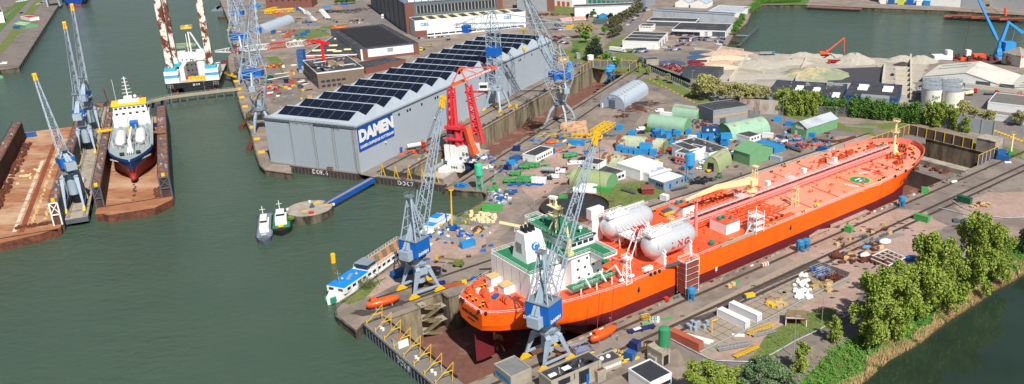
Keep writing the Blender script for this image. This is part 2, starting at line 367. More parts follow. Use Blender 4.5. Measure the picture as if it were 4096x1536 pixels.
for nm,pts,mt in (
 ('grass',((2440,230),(2500,180),(2560,200),(2640,290),(2560,300),(2440,300)),m_grass),
 ('grass',((2640,310),(2860,410),(3000,520),(2920,480),(2700,370),(2560,320)),m_grass),
 ('grass',((2560,250),(2700,300),(2860,385),(2840,395),(2650,305),(2540,262)),m_dgrass),
 ('grass',((2180,200),(2340,190),(2450,240),(2420,280),(2250,250)),m_grass),
 ('grass',((2280,160),(2350,160),(2400,190),(2290,190)),m_dgrass),
 ('grass',((2410,190),(2450,160),(2540,130),(2500,170),(2440,200)),m_grass),
 ('grass',((2200,30),(2240,20),(2400,60),(2380,70),(2200,55)),m_grass),
 ('grass',((2160,900),(2300,815),(2420,760),(2480,730),(2680,720),(2640,790),(2500,830),(2300,900),(2220,940)),m_grass),
 ('grass',((1030,230),(1110,225),(1145,260),(1130,290),(1040,280)),m_grass),
 ('grass',((1090,350),(1190,330),(1200,370),(1080,385)),m_grass),
 ('grass',((1150,120),(1280,115),(1330,140),(1180,165)),m_grass),
 ('grass',((1270,110),(1400,95),(1330,118)),m_dgrass),
 ('grass',((1760,905),(1850,850),(1930,810),(1960,820),(1880,900)),m_grass),
 ('grass',((1370,1205),(1470,1140),(1540,1110),(1500,1165),(1400,1220)),m_grass),
 ('grass',((3000,430),(3200,480),(3500,545),(3480,520),(3100,430)),m_grass),
 ('grass',((3360,500),(3560,520),(3750,560),(3960,600),(4096,640),(4096,600),(3900,560),(3600,490)),m_grass),
 ('grass',((3350,510),(3480,508),(3500,520),(3420,530)),m_grass),
 ('grass',((2980,1440),(3100,1330),(3230,1255),(3330,1230),(3360,1270),(3200,1350),(3080,1440)),m_grass),
 ('grass',((3000,0),(3060,14),(3224,21),(3240,-5)),m_dgrass),
 ('grass',((2660,560),(2720,545),(2780,560),(2740,600)),m_grass),
 ('grass',((0,70),(60,30),(130,-5),(90,-5),(0,55)),m_dgrass)):
 sheet(nm,g(*pts),mt)
sheet('gravel_yard',g((2930,210),(3720,240),(3640,420),(3560,400),(2940,330),(2800,330),(2700,270),(2780,190)),m_sandy)
sheet('car_park',g((2520,215),(2760,215),(2860,330),(2860,370),(2700,270)),m_road)
sheet('car_park',g((3650,330),(4096,330),(4096,560),(3900,520),(3700,470)),m_road)
sheet('road',g((1450,0),(1620,90),(1800,100),(1800,130),(1560,140),(1350,20)),m_road)
sheet('road',g((990,170),(1120,60),(1010,40),(1010,120),(1010,330),(1100,420),(1230,430),(1180,330)),m_asph)
def lsheet(pts,mt,nm): zz[0]+=.003;struct(nm,MB().sheet(g(*pts),zz[0]),mt)
lsheet(((0,130),(123,0),(137,5),(0,178)),m_road,'road')
lsheet(((0,178),(137,5),(175,0),(100,100),(33,190),(0,215)),m_grass,'grass')
lsheet(((0,90),(98,0),(120,0),(0,128)),m_dgrass,'grass')
# crane rails beside the docks
mb=MB()
def rail(fr_,s0,s1,t):
 for d in (-.25,.25):
  a=fr_(s0,t+d,.08);b=fr_(s1,t+d,.08);mb.bar(a,b,.16)
 a=fr_(s0,t,.075);b=fr_(s1,t,.075);mb.add([fr_(s0,t-.7,.072),fr_(s1,t-.7,.072),fr_(s1,t+.7,.072),fr_(s0,t+.7,.072)],[(0,1,2,3)])
for t,s1 in ((189.0-4,480),(175.2,480),(171.2,480)): rail(A,101,s1,t)
for t in (248,257.5): rail(A,102,400,t)
for t in (204.5,193.5): rail(Cc,330,610,t)
for t in (240.5,252): rail(Cc,332,595,t)
struct('crane_rails',mb,M('rail_dark',(72,60,52),.7,var=.25))
# dark oil and damp patches with shapes of their own
mb=MB()
def blot(p,r,z=.09,n=13):
 q=G(*p);mb.sheet([(q.x+r*(1.3*cos(6.283*i/n))*U(.55,1.1),q.y+r*.7*sin(6.283*i/n)*U(.55,1.1)) for i in range(n)],z)
for i in range(70):
 s=U(105,400);q=pj(A(s,U(166,188)));blot(q,U(.3,1.1))
for i in range(50):
 q=(U(2100,2900),U(560,900));blot(q,U(.5,2.2))
for i in range(40):
 q=pj(Cc(U(340,600),U(192,204)));blot(q,U(.4,1.6))
for i in range(60): blot((U(3150,3760),U(880,1200)),U(.3,1.4))
for p,r in (((1545,1215),5),((1455,1250),4),((1700,1140),4),((1830,1130),2),((2010,780),5),((2160,520),5)): blot(p,r)
struct('oil_stains',mb,M('oil_stain',(74,66,60),.7,var=.2))
# ================= ORANGE TANKER =================
def interp(t,x):
 for (a,b),(c,d) in zip(t,t[1:]):
  if x<=c: return b+(d-b)*max(0,(x-a))/(c-a)
 return t[-1][1]
m_hull=M('hull_orange',(250,98,14),.42,var=.03,scale=.2,c2=(232,82,14),mix=(.5,.75),scale2=.25,coat=.15,stretch=(1,1,.2))
m_boot=M('hull_maroon',(104,34,40),.6,var=.08,scale=.4,c2=(84,34,36),mix=(.5,.7),scale2=.1)
m_deckA=M('deck_red_aft',(238,98,56),.5,var=.08,scale=.5,c2=(220,76,40),mix=(.45,.65),scale2=.1)
m_deckF=M('deck_salmon_glare',(242,150,124),.5,var=.07,scale=.3,c2=(236,122,86),mix=(.5,.7),scale2=.05)  # forward deck paler than aft: glare painted into the deck colour
m_pipe=M('deck_pipe_orange',(230,94,50),.45,var=.06)
m_pipeP=M('deck_pipe_pink',(226,140,132),.45,var=.08)
m_sgreen=M('ship_green_deck',(44,120,82),.6,var=.1)
m_sw=M('ship_white',(232,234,232),.4,var=.03)
m_tank=M('brushed_tank_steel',(206,209,213),.34,metal=.35,var=.12,scale=2.2)
SH=T('tanker','huge orange tanker with maroon bottom and two silver gas tanks standing in the dry dock','ship',A(118,214.5,-11.4),AZA)
hdt=[(0,7),(4,10.5),(10,14),(21,17.9),(30,20.2),(42,21.8),(55,22),(198,22),(209,21.2),(220,19.8),(231,17.4),(240,14.2),(246,10.6),(250,6.4),(252,2.6),(252.6,.4)]
def hw(x,z):
 d=interp(hdt,x)
 if x<52:
  zk=interp([(0,14.3),(6,12.6),(12,10.5),(20,7.5),(30,3.0),(42,.3),(52,0)],x)
  full=interp([(0,15.5),(20,16),(35,13),(52,2.2)],x)
  if z<=zk: return interp([(0,0),(8,0),(14,.7),(30,1.2),(52,19)],x)
  t=min(1,(z-zk)/(full-zk));return max(interp([(0,0),(8,.1),(14,.7),(52,19)],x),d*sin(t*math.pi/2)**.7)
 if x>190:
  low=interp([(190,22),(205,21),(218,17.5),(230,11.5),(240,5.2),(246,1.4),(247,.5),(253,.2)],x)
  t=min(1,max(0,(z-9)/12));w=low+(d-low)*t**1.5
  if z<2: w*=.92+.04*z
  return max(.15,w)
 if z<2: return d-2.2*(1-(z/2.))**1.5
 return d
zs=[0,.7,2,5,8,11,13.6,15,17,19,21]
xs=[0,2,4,7,10,14,18,22,26,30,36,42,48,55,90,130,170,190,198,205,212,218,224,230,235,239,243,246,248.5,250.5,252,252.6]
mb=MB();rows=[]
for x in xs:
 zk=interp([(0,14.3),(6,12.6),(12,10.5),(20,7.5),(30,3.0),(42,.3),(52,0)],x) if x<52 else 0
 rows.append([(x,zk+(z if z<zk else 0)*0 if z<zk else z) for z in zs])
vs=[];nz=len(zs)
for r in rows:
 for x,z in r: vs.append((x,-hw(x,z),z))
 for x,z in r: vs.append((x,hw(x,z),z))
mb.v=vs;W2=2*nz
for i in range(len(xs)-1):
 for k in range(nz-1):
  a=i*W2+k;b=(i+1)*W2+k;m=0 if zs[k]>=13.5 else 1
  mb.f.append((a,b,b+1,a+1));mb.m.append(m)
  a+=nz;b+=nz;mb.f.append((b,a,a+1,b+1));mb.m.append(m)
 a=i*W2;b=(i+1)*W2;mb.f.append((a,a+nz,b+nz,b));mb.m.append(1)
for k in range(nz-1): mb.f.append((k,k+1,k+1+nz,k+nz));mb.m.append(0 if zs[k]>=13.5 else 1)
hull=K('hull',mb,[m_hull,m_boot],SH)
for p in hull.data.polygons: p.use_smooth=abs(p.normal.z)<.9 and p.center.x>11 
def deckpoly(x0,x1,off=0,zz=21.02):
 X=[x for x in xs if x0<x<x1];X=[x0]+X+[x1]
 return [(x,-interp(hdt,x)+off) for x in X]+[(x,interp(hdt,x)-off) for x in reversed(X)]
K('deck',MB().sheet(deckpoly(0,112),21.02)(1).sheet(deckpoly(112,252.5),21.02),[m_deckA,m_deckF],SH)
# bulwark at bow, rails
mb=MB();X=[x for x in xs if x>=221]
for sg in (-1,1):
 for a,b in zip(X,X[1:]):
  p,q=(a,sg*interp(hdt,a)),(b,sg*interp(hdt,b));hA=1.6+.8*(a-221)/32;hB=1.6+.8*(b-221)/32
  mb.add([(p[0],p[1],21),(q[0],q[1],21),(q[0]+.4,q[1]*1.02,21+hB),(p[0]+.4,p[1]*1.02,21+hA)],[(0,1,2,3) if sg<0 else (3,2,1,0)])
  mb.add([(p[0],p[1]*.975,21),(q[0],q[1]*.975,21),(q[0]+.2,q[1]*.995,21+hB),(p[0]+.2,p[1]*.995,21+hA)],[(3,2,1,0) if sg<0 else (0,1,2,3)])
  mb.add([(q[0]+.4,q[1]*1.02,21+hB),(p[0]+.4,p[1]*1.02,21+hA),(p[0]+.2,p[1]*.995,21+hA),(q[0]+.2,q[1]*.995,21+hB)],[(0,1,2,3)])
K('bow_bulwark',mb,M('bulwark_pink',(226,120,100),.5,var=.06),SH)
for sg in (-1,1):
 pts=[(x,sg*(interp(hdt,x)-.3),21) for x in xs if x<222]
 K('guard_rail',MB().rail(pts,1.2,.07,3),m_sw,SH)
K('guard_rail',MB().rail([(.2,-6.8,21),(.2,6.8,21)],1.2,.07,2),m_sw,SH)
# rudder and propeller
K('rudder',MB().loft([[(x,sg*w,z) for x,sg,w in ((.8,-1,.12),(3.5,-1,.55),(7.6,-1,.35),(7.6,1,.35),(3.5,1,.55),(.8,1,.12))] for z in (.6,10.9)]),m_boot,SH)
mb=MB().tube((8.2,0,4.4),(12.5,0,4.4),1.0,1.6,n=14).ball(8.2,0,4.4,.9)
mb.box(13.2,0,1.2,5,1.6,8)
K('stern_boss',mb,m_boot,SH)
mb=MB().tube((9.0,0,4.4),(10.4,0,4.4),1.05,n=14)
for k in range(4):
 t=math.pi/2*k+.5;c,s=cos(t),sin(t);o=[]
 for rr,wd,tw in ((.8,.5,.5),(2.2,1.2,.7),(3.2,1.1,.5),(3.9,.35,.3)):
  for e in (-1,1): o.append((9.7+e*tw*.6,c*rr-s*wd*e,4.4+s*rr+c*wd*e))
 for dx in (0,.14): mb.add([(x+dx,y,z) for x,y,z in o],[(0,1,3,2),(2,3,5,4),(4,5,7,6)])
K('propeller',mb,M('bronze',(196,170,130),.3,metal=.8),SH)
# ---- accommodation ----
cas=K('engine_casing',MB().bx(16.5,30,-10.5,12.7,21,30.5),m_sw,SH)
K('panel_seam',MB().bx(16.42,16.5,-5,-4.8,21.4,30).bx(16.42,16.5,0,.2,21.4,30).bx(16.42,16.5,5,5.2,21.4,30).bx(16.42,16.5,9,9.2,21.4,30),M('seam_grey',(160,160,160)),cas)
K('casing_roof',MB().bx(16.9,30,-10.1,12.3,30.5,30.56),m_sgreen,SH)
K('roof_rail',MB().rail([(30,-10.3,30.5),(16.7,-10.3,30.5),(16.7,12.5,30.5),(30,12.5,30.5)],1.2,.07,2),m_sw,SH)
fn=K('funnel',MB().taper(25,1.2,30.56,9,8.6,6.6,4.8,9.6,-.6,-.3),m_sw,SH)
mb=MB()
for dx,dy in ((-1.6,-1),(-1.6,1),(0,-1.2),(0,1.1),(1.5,-.9),(1.5,.9)): mb.tube((24.4+dx,.9+dy,39.8),(24+dx,.9+dy,41.9),.62,.55,n=8)
K('exhaust_pipe',mb,m_black,fn)
K('louvre',MB().bx(20.5,20.85,-.4,2.8,33.6,36.8),M('vent_grey',(150,152,150),.6,kind='corr',bscale=4),fn)
# funnel badge on the starboard face: blue disc with a white swoosh
ud=V((0,1.6,9.6)).normalized();base=V((24.7,-2.3,35.6))
mb=MB();r=1.55
def disc(mb,o,r,a,b,n=24,off=0.,a0=0.,a1=6.2832,r2=None):
 nn=a.cross(b)*off
 if r2 is None: mb.add([o+nn+a*(r*cos(a0+(a1-a0)*i/n))+b*(r*sin(a0+(a1-a0)*i/n)) for i in range(n+1)]+[o+nn],[(i,i+1,n+1) for i in range(n)])
 else:
  for i in range(n):
   t,u=a0+(a1-a0)*i/n,a0+(a1-a0)*(i+1)/n
   mb.add([o+nn+a*(rr*cos(w))+b*(rr*sin(w)) for w,rr in ((t,r),(u,r),(u,r2),(t,r2))],[(0,1,2,3)])
 return mb
ux=V((1,0,0));disc(mb,base,1.6,ux,ud,off=.06);mb(1);disc(mb,base+ux*.25-ud*.25,1.05,ux,ud,off=.09,a0=.6,a1=3.6,r2=.75);disc(mb,base+ud*.2,1.25,ux,ud,off=.1,a0=.2,a1=2.4,r2=1.05)
K('funnel_badge',mb,[M('badge_blue',(20,110,180),.4),m_sw],fn)
# aft low houses
K('deck_house',MB().bx(12.5,16.4,6.8,10.3,21,24.2)(1).bx(12.3,16.4,6.6,10.5,24.2,24.35),[m_sw,m_wood],SH)
K('deck_house',MB().bx(12.3,16.4,-1.2,2.6,21,24.0)(1).bx(12.1,16.4,-1.4,2.8,24.0,24.15),[m_sw,m_wood],SH)
# main block
blk=K('accommodation_block',MB().bx(30,42.5,-14.6,14.6,21,33.9).bx(26,30,-9,9,21,33.9).bx(42.5,46,-11,11,21,27),m_sw,SH)
K('boat_deck',MB().bx(27.5,45.5,-18.5,-14.6,24.2,24.5).bx(27.5,45.5,14.6,18.5,24.2,24.5).bx(42.5,47,-14,14,27,27.2),m_sgreen,SH)
K('boat_deck_rail',MB().rail([(27.5,-18.4,24.5),(45.5,-18.4,24.5)],1.1,.07,2).rail([(27.5,18.4,24.5),(45.5,18.4,24.5)],1.1,.07,2).rail([(47,-14,27.2),(47,14,27.2)],1.1,.07,2),m_sw,SH)
mb=MB().bx(28,43.2,-15.4,15.4,33.9,34.3).bx(37.2,42.8,-22.4,22.4,33.9,34.3)
for sg in (-1,1): mb.add([(37.6,sg*15,29.5),(42.4,sg*15,29.5),(42.4,sg*21.5,33.9),(37.6,sg*21.5,33.9),(37.6,sg*15,33.9),(42.4,sg*15,33.9)],[(0,1,2,3),(0,3,4),(1,5,2)])
br=K('bridge_deck',mb,m_sw,SH)
K('green_decking',MB().sheet([(28.2,-15.2),(37.4,-15.2),(37.4,-22.2),(42.6,-22.2),(42.6,22.2),(37.4,22.2),(37.4,15.2),(28.2,15.2)],34.33),m_sgreen,br)
K('wing_rail',MB().rail([(28.2,-15.3,34.3),(37.2,-15.3,34.3),(37.2,-22.3,34.3),(42.7,-22.3,34.3)],1.2,.08,1.8).rail([(28.2,15.3,34.3),(37.2,15.3,34.3),(37.2,22.3,34.3),(42.7,22.3,34.3)],1.2,.08,1.8),m_sw,br)
K('wing_dodger',MB().bx(42.7,42.9,-22.4,-11,34.3,35.5).bx(42.7,42.9,11,22.4,34.3,35.5),m_sw,br)
whh=K('wheelhouse',MB().bx(31.5,42.6,-11,11,34.3,37.4),m_sw,SH)
mb=MB()
for y0 in range(-10,10,2): mb.bx(42.6,42.66,y0+.15,y0+1.8,35.4,36.6)
for x0 in (33,35.4,37.8,40.2):
 for sg in (-1,1): mb.box(x0+1,sg*11.03,35.4,1.9,.06,1.2)
K('window_band',mb,m_glass,whh)
K('roof',MB().bx(31,43.2,-11.6,11.6,37.4,37.6),m_sgreen,whh)
K('roof_rail',MB().rail([(31.2,-11.4,37.6),(43,-11.4,37.6),(43,11.4,37.6),(31.2,11.4,37.6),(31.2,-11.4,37.6)],1.1,.07,2),m_sw,whh)
bd=K('name_board',MB().bx(34.5,42.5,-11.75,-11.62,37.5,38.5),M('board_navy',(22,60,96),.4),whh)
place_text('name_lettering','EAGLE BRASILIA',.85,m_sw,(38.5,-11.78,38),(1,0,0),(0,0,1),whh,bold=.02)
for x0,z0 in ((33,22),(36,22),(39,22),(33,25.4),(37,25.4),(41,25.4),(32.5,28.5),(35.5,28.5),(39,28.5),(33,31.5),(36.5,31.5),(41,31.5)):
 K('window',MB().box(x0,-14.62,z0,.9,.06,.8),m_glass,blk)
for z0 in (24,27.4,30.6):
 for y0 in (-11,-7.5,-4,0,4,7.5,11): K('window',MB().box(42.52,y0,z0+(3.3 if z0==24 else 0),.06,.9,.8),m_glass,blk)
# radar mast, cranes and lights on the bridge
mb=MB().bar((35,0,37.6),(35,0,48),.9).bar((33.4,-2,37.6),(35,0,43),.35).bar((33.4,2,37.6),(35,0,43),.35)
mb.bx(33.2,36.8,-1.6,1.6,43,43.2).bx(33.6,36.4,-3.2,3.2,46,46.15).rail([(33.2,-1.6,43.2),(36.8,-1.6,43.2),(36.8,1.6,43.2),(33.2,1.6,43.2)],1,.06,1.5)
mb.box(36,0,44.6,.4,3.6,.35,20).box(35,0,48.4,.4,2.6,.3,-30).tube((35,-3,46.1),(35,-3,47.4),.1).tube((35,3,46.1),(35,3,47.4),.1)
K('radar_mast',mb,m_offw,SH)
for p in ((38,6,37.6),(36,9,37.6),(39.5,-7.5,37.6)): K('satellite_dome',MB().ball(p[0],p[1],p[2]+1.9,.75).tube(p,(p[0],p[1],p[2]+1.4),.18),m_sw,SH,smooth=True)
K('stores_crane',MB().tube((29,9.5,30.5),(29,9.5,37.5),.8,n=8).bar((29,9.5,37.2),(20.5,12.5,40.6),.75).tube((29,9.5,37.5),(29,9.5,39.2),.5,.3),m_offw,SH)
K('stores_crane',MB().tube((30.5,-13,34.3),(30.5,-13,39.5),.75,n=8).bar((30.5,-13,39),(31.5,-10.5,44.6),.55).bx(29.4,31.6,-14.1,-11.9,34.3,35.4),M('pale_yellow',(232,206,120),.5),SH)
for sg in (-1,1): # davits and free boats ledge
 mb=MB()
 for x0 in (31,37.5,44): mb.bar((x0,sg*15.2,24.5),(x0+.6,sg*19.2,28.2),.45).bar((x0+.6,sg*19.2,28.2),(x0+1.3,sg*21.4,25),.4).bar((x0,sg*18,21),(x0,sg*18,24.4),.35)
 K('lifeboat_davit',mb,m_sw,SH)
for x0 in (46,50.5): K('life_raft_canister',MB().tube((x0,-19.5,22.2),(x0+1.8,-19.5,22.2),.55,n=8),m_sw,SH)
# aft mooring deck
def winch(x,y,a=0,z=21.):
 mb=MB();c,s=rotv(a)
 for k,(r_,w_) in enumerate(((1.1,.5),(.75,1.6),(1.1,.3),(.75,1.4),(1.1,.4))): pass
 o=-2.2
 for r_,w_,k in ((1.15,.25,0),(.8,1.3,1),(1.15,.25,0),(.8,1.3,1),(1.15,.25,0),(.55,.7,2)):
  mb(k).tube((x+c*o,y+s*o,z+1.3),(x+c*(o+w_),y+s*(o+w_),z+1.3),r_,n=10);o+=w_
 mb(0).box(x,y,z,4.6,1.3,.5,a)
 K('mooring_winch',mb,[m_pipe,M('rope_brown',(110,90,70),.9),m_black],SH)
for p in ((4.5,8,80),(7.5,3.5,80),(5.2,-3.4,70),(10.2,-5,85),(8.2,9.6,60)): winch(*p)
for p in ((226,6,30),(226,-6,-30),(238,4,60),(238,-4,-60),(208,9,0),(232,9,20),(229,-10,-20),(198,12,0),(245,0,90),(218,11,10),(222,-13,-10)): winch(*p)
def bollard(x,y,a=0):
 c,s=rotv(a);mb=MB()
 for d in (-.6,.6): mb(0).tube((x+c*d,y+s*d,21),(x+c*d,y+s*d,21.9),.32,n=7);mb(1).tube((x+c*d,y+s*d,21.9),(x+c*d,y+s*d,22.1),.36,n=7)
 K('bollard',mb,[m_black,m_yel],SH)
for x,y in ((3,2),(5,-1),(2.6,-3),(9,7),(10.5,8.6),(3,5.5),(58,-20),(57,20),(120,-20.6),(124,-20.6),(98,20),(100,-20.4),(142,-20.4),(150,-20.5),(170,19.5),(200,-19),(196,-19.6),(214,-17),(216,17),(228,13),(234,-12),(240,9),(241,-8),(247,5),(246,-5),(180,20),(208,18),(190,20)): bollard(x,y,0)
K('deck_plate_stack',MB().box(9.5,0,21,3,1.6,.9,30).box(12,-3,21,2,2,.7,10)(1).box(7.5,6,21,1.6,2.6,1.4,15).box(10.8,4.8,21,1.6,1.4,1.2),[m_cblue,m_sw],SH)
# ---- LNG tanks ----
for n,yc,x0,x1 in ((0,-14,62,85.5),(1,8.6,62,85.5)):
 r=4.6;zc=27.3;rings=[]
 X=[(x0-.0,.05),(x0+.35,.38),(x0+1.2,.68),(x0+2.6,.9),(x0+4.6,1),(x1-4.6,1),(x1-2.6,.9),(x1-1.2,.68),(x1-.35,.38),(x1,.05)]
 mb=MB().loft([[(x,yc+r*k*cos(t*math.pi/10),zc+r*k*sin(t*math.pi/10)) for t in range(20)] for x,k in X])
 tk=K('gas_tank',mb,m_tank,SH,smooth=True,label='silver cylindrical gas tank with rounded ends'+(' and red LNG lettering' if n==0 else ''))
 mb=MB()
 for xx in (x0+5.4,x1-5.4):
  mb.loft([[(xx-.5,yc-5.2,21),(xx+.5,yc-5.2,21),(xx+.5,yc+5.2,21),(xx-.5,yc+5.2,21)],[(xx-.5,yc-4.9,25.5),(xx+.5,yc-4.9,25.5),(xx+.5,yc+4.9,25.5),(xx-.5,yc+4.9,25.5)]])
  for sg in (-1,1):
   for q in range(4): mb.bar((xx,yc+sg*5.4,21+q*1.6),(xx,yc+sg*4.7,23+q*1.2),.45)
 K('saddle',mb,m_sw,tk)
 mb=MB().bx(x0+1,x0+11,yc-2.6,yc+2.6,31.6,31.9).rail([(x0+1,yc-2.6,31.9),(x0+11,yc-2.6,31.9),(x0+11,yc+2.6,31.9),(x0+1,yc+2.6,31.9),(x0+1,yc-2.6,31.9)],1.1,.09,1.5)
 for q in range(7): mb.tube((x0+1.6+q*1.2,yc-1.8,32),(x0+1.6+q*1.2,yc+1.6,32.5),.3,n=6);mb.tube((x0+2+q*1.2,yc+(q%3-1),32),(x0+2+q*1.2,yc+(q%3-1),33.3),.28,n=6)
 mb.poly([(x0+2,yc-1,33),(x0+6,yc-1,33.4),(x0+9,yc+1.4,33),(x0+11,yc+1.4,32.2),(x1-2,yc+1.4,32.2)],.25)
 mb.rail([(x0+11,yc-1,31.8),(x1-2,yc-1,31.8)],1.1,.08,2).rail([(x0+11,yc+1.2,31.8),(x1-2,yc+1.2,31.8)],1.1,.08,2)
 K('valve_platform',mb,m_sw,tk)
 mb=MB()
 for k in range(9): mb.tube((x0+2.9,yc-4.5*cos(k*.35),zc+4.5*sin(k*.35)),(x0+2.9,yc-4.5*cos((k+1)*.35),zc+4.5*sin((k+1)*.35)),.06,n=4)
 K('inspection_ladder',mb,m_steel,tk)
K('cargo_machinery_box',MB().bx(60,66,12.5,15.5,30,34).bx(60.5,65.5,12.8,15.2,21,30),m_sw,SH)
# LNG letters wrap flat on the tank's starboard flank
for ch,x in zip('LNG',(71.9,75.3,78.5)):
 me=text_mb(ch,3.5,.14,.03);v=[]
 for a,b,c in me.v:
  t=-(b+.2)/4.6-.25+.0;ang=math.pi+math.asin(max(-.95,min(.95,-b/4.6)))
  aa=-b/4.6*1.0+.12
  v.append((x+a,-14-(4.66+c)*cos(aa),27.3-(4.66+c)*sin(aa)))
 me.v=v;K('tank_lettering',me,m_red,SH)
# platform between the tanks
mb=MB().bx(64,76,-7.6,2.4,26.6,26.9).rail([(64,-7.6,26.9),(76,-7.6,26.9),(76,2.4,26.9),(64,2.4,26.9),(64,-7.6,26.9)],1.2,.09,1.5)
for x in (64.5,70,75.5):
 for y in (-7,2): mb.bar((x,y,21),(x,y,26.6),.35)
mb.bar((60,-9,21),(66,-7.5,31),.3).bar((60,-6,21),(66,-5.5,31),.3).bar((66,-8,27),(66,-8,31.6),.4)
for k in range(7): mb.bar((64+k*1.7,-7.4,26.9),(66+k*1.7,2.2,29.5),.22)
K('bunker_station',mb,m_sw,SH)
K('bunker_valves',MB().bx(67,69,-5,-3,26.9,29.2).bx(71,73.4,-2,0,26.9,28.8).tube((70,-6,27),(70,1,28.4),.5),m_red,SH)
# ---- pipes & catwalk ----
mb=MB()
for y in (-3.6,-2.8,-2.0,2.0,2.8,3.6,5.2,-5.0): mb.tube((47,y,22.2),(118,y*.95,22.2),.28,n=5)
for k in range(16):
 x=104+k*2.1;w_=10+4*sin(k*1.7);mb.tube((x,-w_,22.3+.5*(k%3)),(x,w_*.8,22.3+.5*(k%3)),.3,n=5)
for k in range(14):
 y=-15+k*2.2;mb.tube((104+k%4*2,y,23),(140-k%5*2,y,23),.3,n=5)
for k in range(26): mb.tube((106+rnd.random()*32,-16+rnd.random()*30,21),(106+rnd.random()*0+rnd.random()*32,-16+rnd.random()*30,23.2),.14,n=4)
for k in range(50):
 x,y=U(104,142),U(-17,15);mb.tube((x,y,21),(x,y,23.6),.16,n=4);mb.ball(x,y,23.6,.4,n=6,m=4)
K('cargo_piping',mb,m_pipe,SH)
mb=MB()
for sg in (-1,1):
 for q in range(3): mb(0).tube((124+q*3.2,sg*8,22.6),(124+q*3.2,sg*19,22.6),.42,n=7);mb(1).tube((124+q*3.2,sg*19,22.6),(124+q*3.2,sg*19.6,22.6),.6,n=8)
 mb(0).bx(119,137,min(sg*18,sg*20.4),max(sg*18,sg*20.4),21.05,21.9)
K('loading_manifold',mb,[m_pipe,M('manifold_dark',(110,60,50),.6)],SH)
mb=MB()
for y,z in ((-2.4,23.6),(-1.5,23.6),(-.7,23.6),(1.6,23.6),(2.4,23.6),(3.1,23.2),(-3.2,23.2)): mb.tube((84,y,z),(232,y,z),.26,n=5)
for k in range(38):
 x=86+k*3.9;mb.bx(x-.12,x+.12,-3.6,3.4,23.0,23.2).bar((x,-3.4,21),(x,-3.4,23),.22).bar((x,3.2,21),(x,3.2,23),.22)
K('pipe_rack',mb,m_pipeP,SH)
mb=MB().bx(88,233,-.45,.9,24.6,24.75)
mb.rail([(88,-.45,24.75),(233,-.45,24.75)],1.1,.07,2.6).rail([(88,.9,24.75),(233,.9,24.75)],1.1,.07,2.6)
for k in range(37): mb.bar((90+k*3.9,0.2,23),(90+k*3.9,.2,24.6),.2)
for x in (128,160,190): mb.bx(x,x+5,-.5,4.4,24.6,24.8).rail([(x,.9,24.8),(x,4.4,24.8),(x+5,4.4,24.8),(x+5,.9,24.8)],1.1,.07,1.5)
K('catwalk',mb,M('catwalk_pink_white',(232,196,190),.5,var=.06),SH)
mb=MB().tube((90,-1.1,24.3),(232,-1.1,24.3),.16,n=4).tube((90,1.9,24.2),(232,1.9,24.2),.14,n=4)
K('dark_cable_tray',mb,M('cable_dark',(70,50,60),.6),SH)
for x in (146,170,192): K('catwalk_shelter',MB().bx(x,x+2,1.6,3.4,24.8,27),m_sw,SH)
# deck stiffener lines, hatches, vents
mb=MB()
for x in (150,168,186,204,216): mb.tube((x,4.5,21.25),(x+1.5,19.5,21.25),.14,n=4).tube((x,-4.5,21.25),(x-2,-20,21.25),.14,n=4)
for x in (56,92,98,150,176,210):
 for y in (-9,9): mb.ball(x,y,21.2,.9,.9,.9,n=8,m=4)
for k in range(60):
 x,y=U(142,226),rnd.choice((-1,1))*U(5,18);mb.tube((x,y,21),(x,y,21+U(.4,1.3)),U(.25,.5),n=6)
for k in range(34):
 x,y=U(48,104),rnd.choice((-1,1))*U(5,20);mb.tube((x,y,21),(x,y,21+U(.4,1.2)),U(.2,.45),n=6)
K('deck_fitting',mb,m_pipe,SH)
K('dark_deck_stripe',MB().bx(203,206.5,-15,-5,21.04,21.07).bx(211,212,-14,-4,21.04,21.07).bx(198,199,-12,-5,21.04,21.07),M('deck_stripe',(214,84,66),.6),SH)
# helideck marking
o=V((190.5,-13.2,21.05));ax=V((1,0,0));ay=V((0,1,0))
mb=MB();disc(mb,o,4.4,ax,ay,off=.03);mb(1);disc(mb,o,4.9,ax,ay,off=.03,r2=4.4)
disc(mb,o,9.6,ax,ay,off=.02,r2=9.1,a0=.5,a1=5.7,n=40);disc(mb,o,15,ax,ay,off=.02,r2=14.6,a0=1.05,a1=3.9,n=40)
mb(2).box(o.x,o.y-1.1,21.1,3.9,.7,.02).box(o.x,o.y+1.1,21.1,3.9,.7,.02).box(o.x,o.y,21.1,.7,1.7,.02)
K('landing_circle',mb,[M('heli_green',(40,140,90),.6),M('heli_yellow',(236,176,70),.6),m_sw],SH)
place_text('deck_lettering','BRASILIA',2.2,m_sw,(201,-9.2,21.08),(.97,-.24,0),(.24,.97,0),SH,bold=.06)
place_text('deck_lettering','TOP8',2.6,m_sw,(181.8,-15,21.08),(0.35,-.94,0),(.94,.35,0),SH,bold=.07)
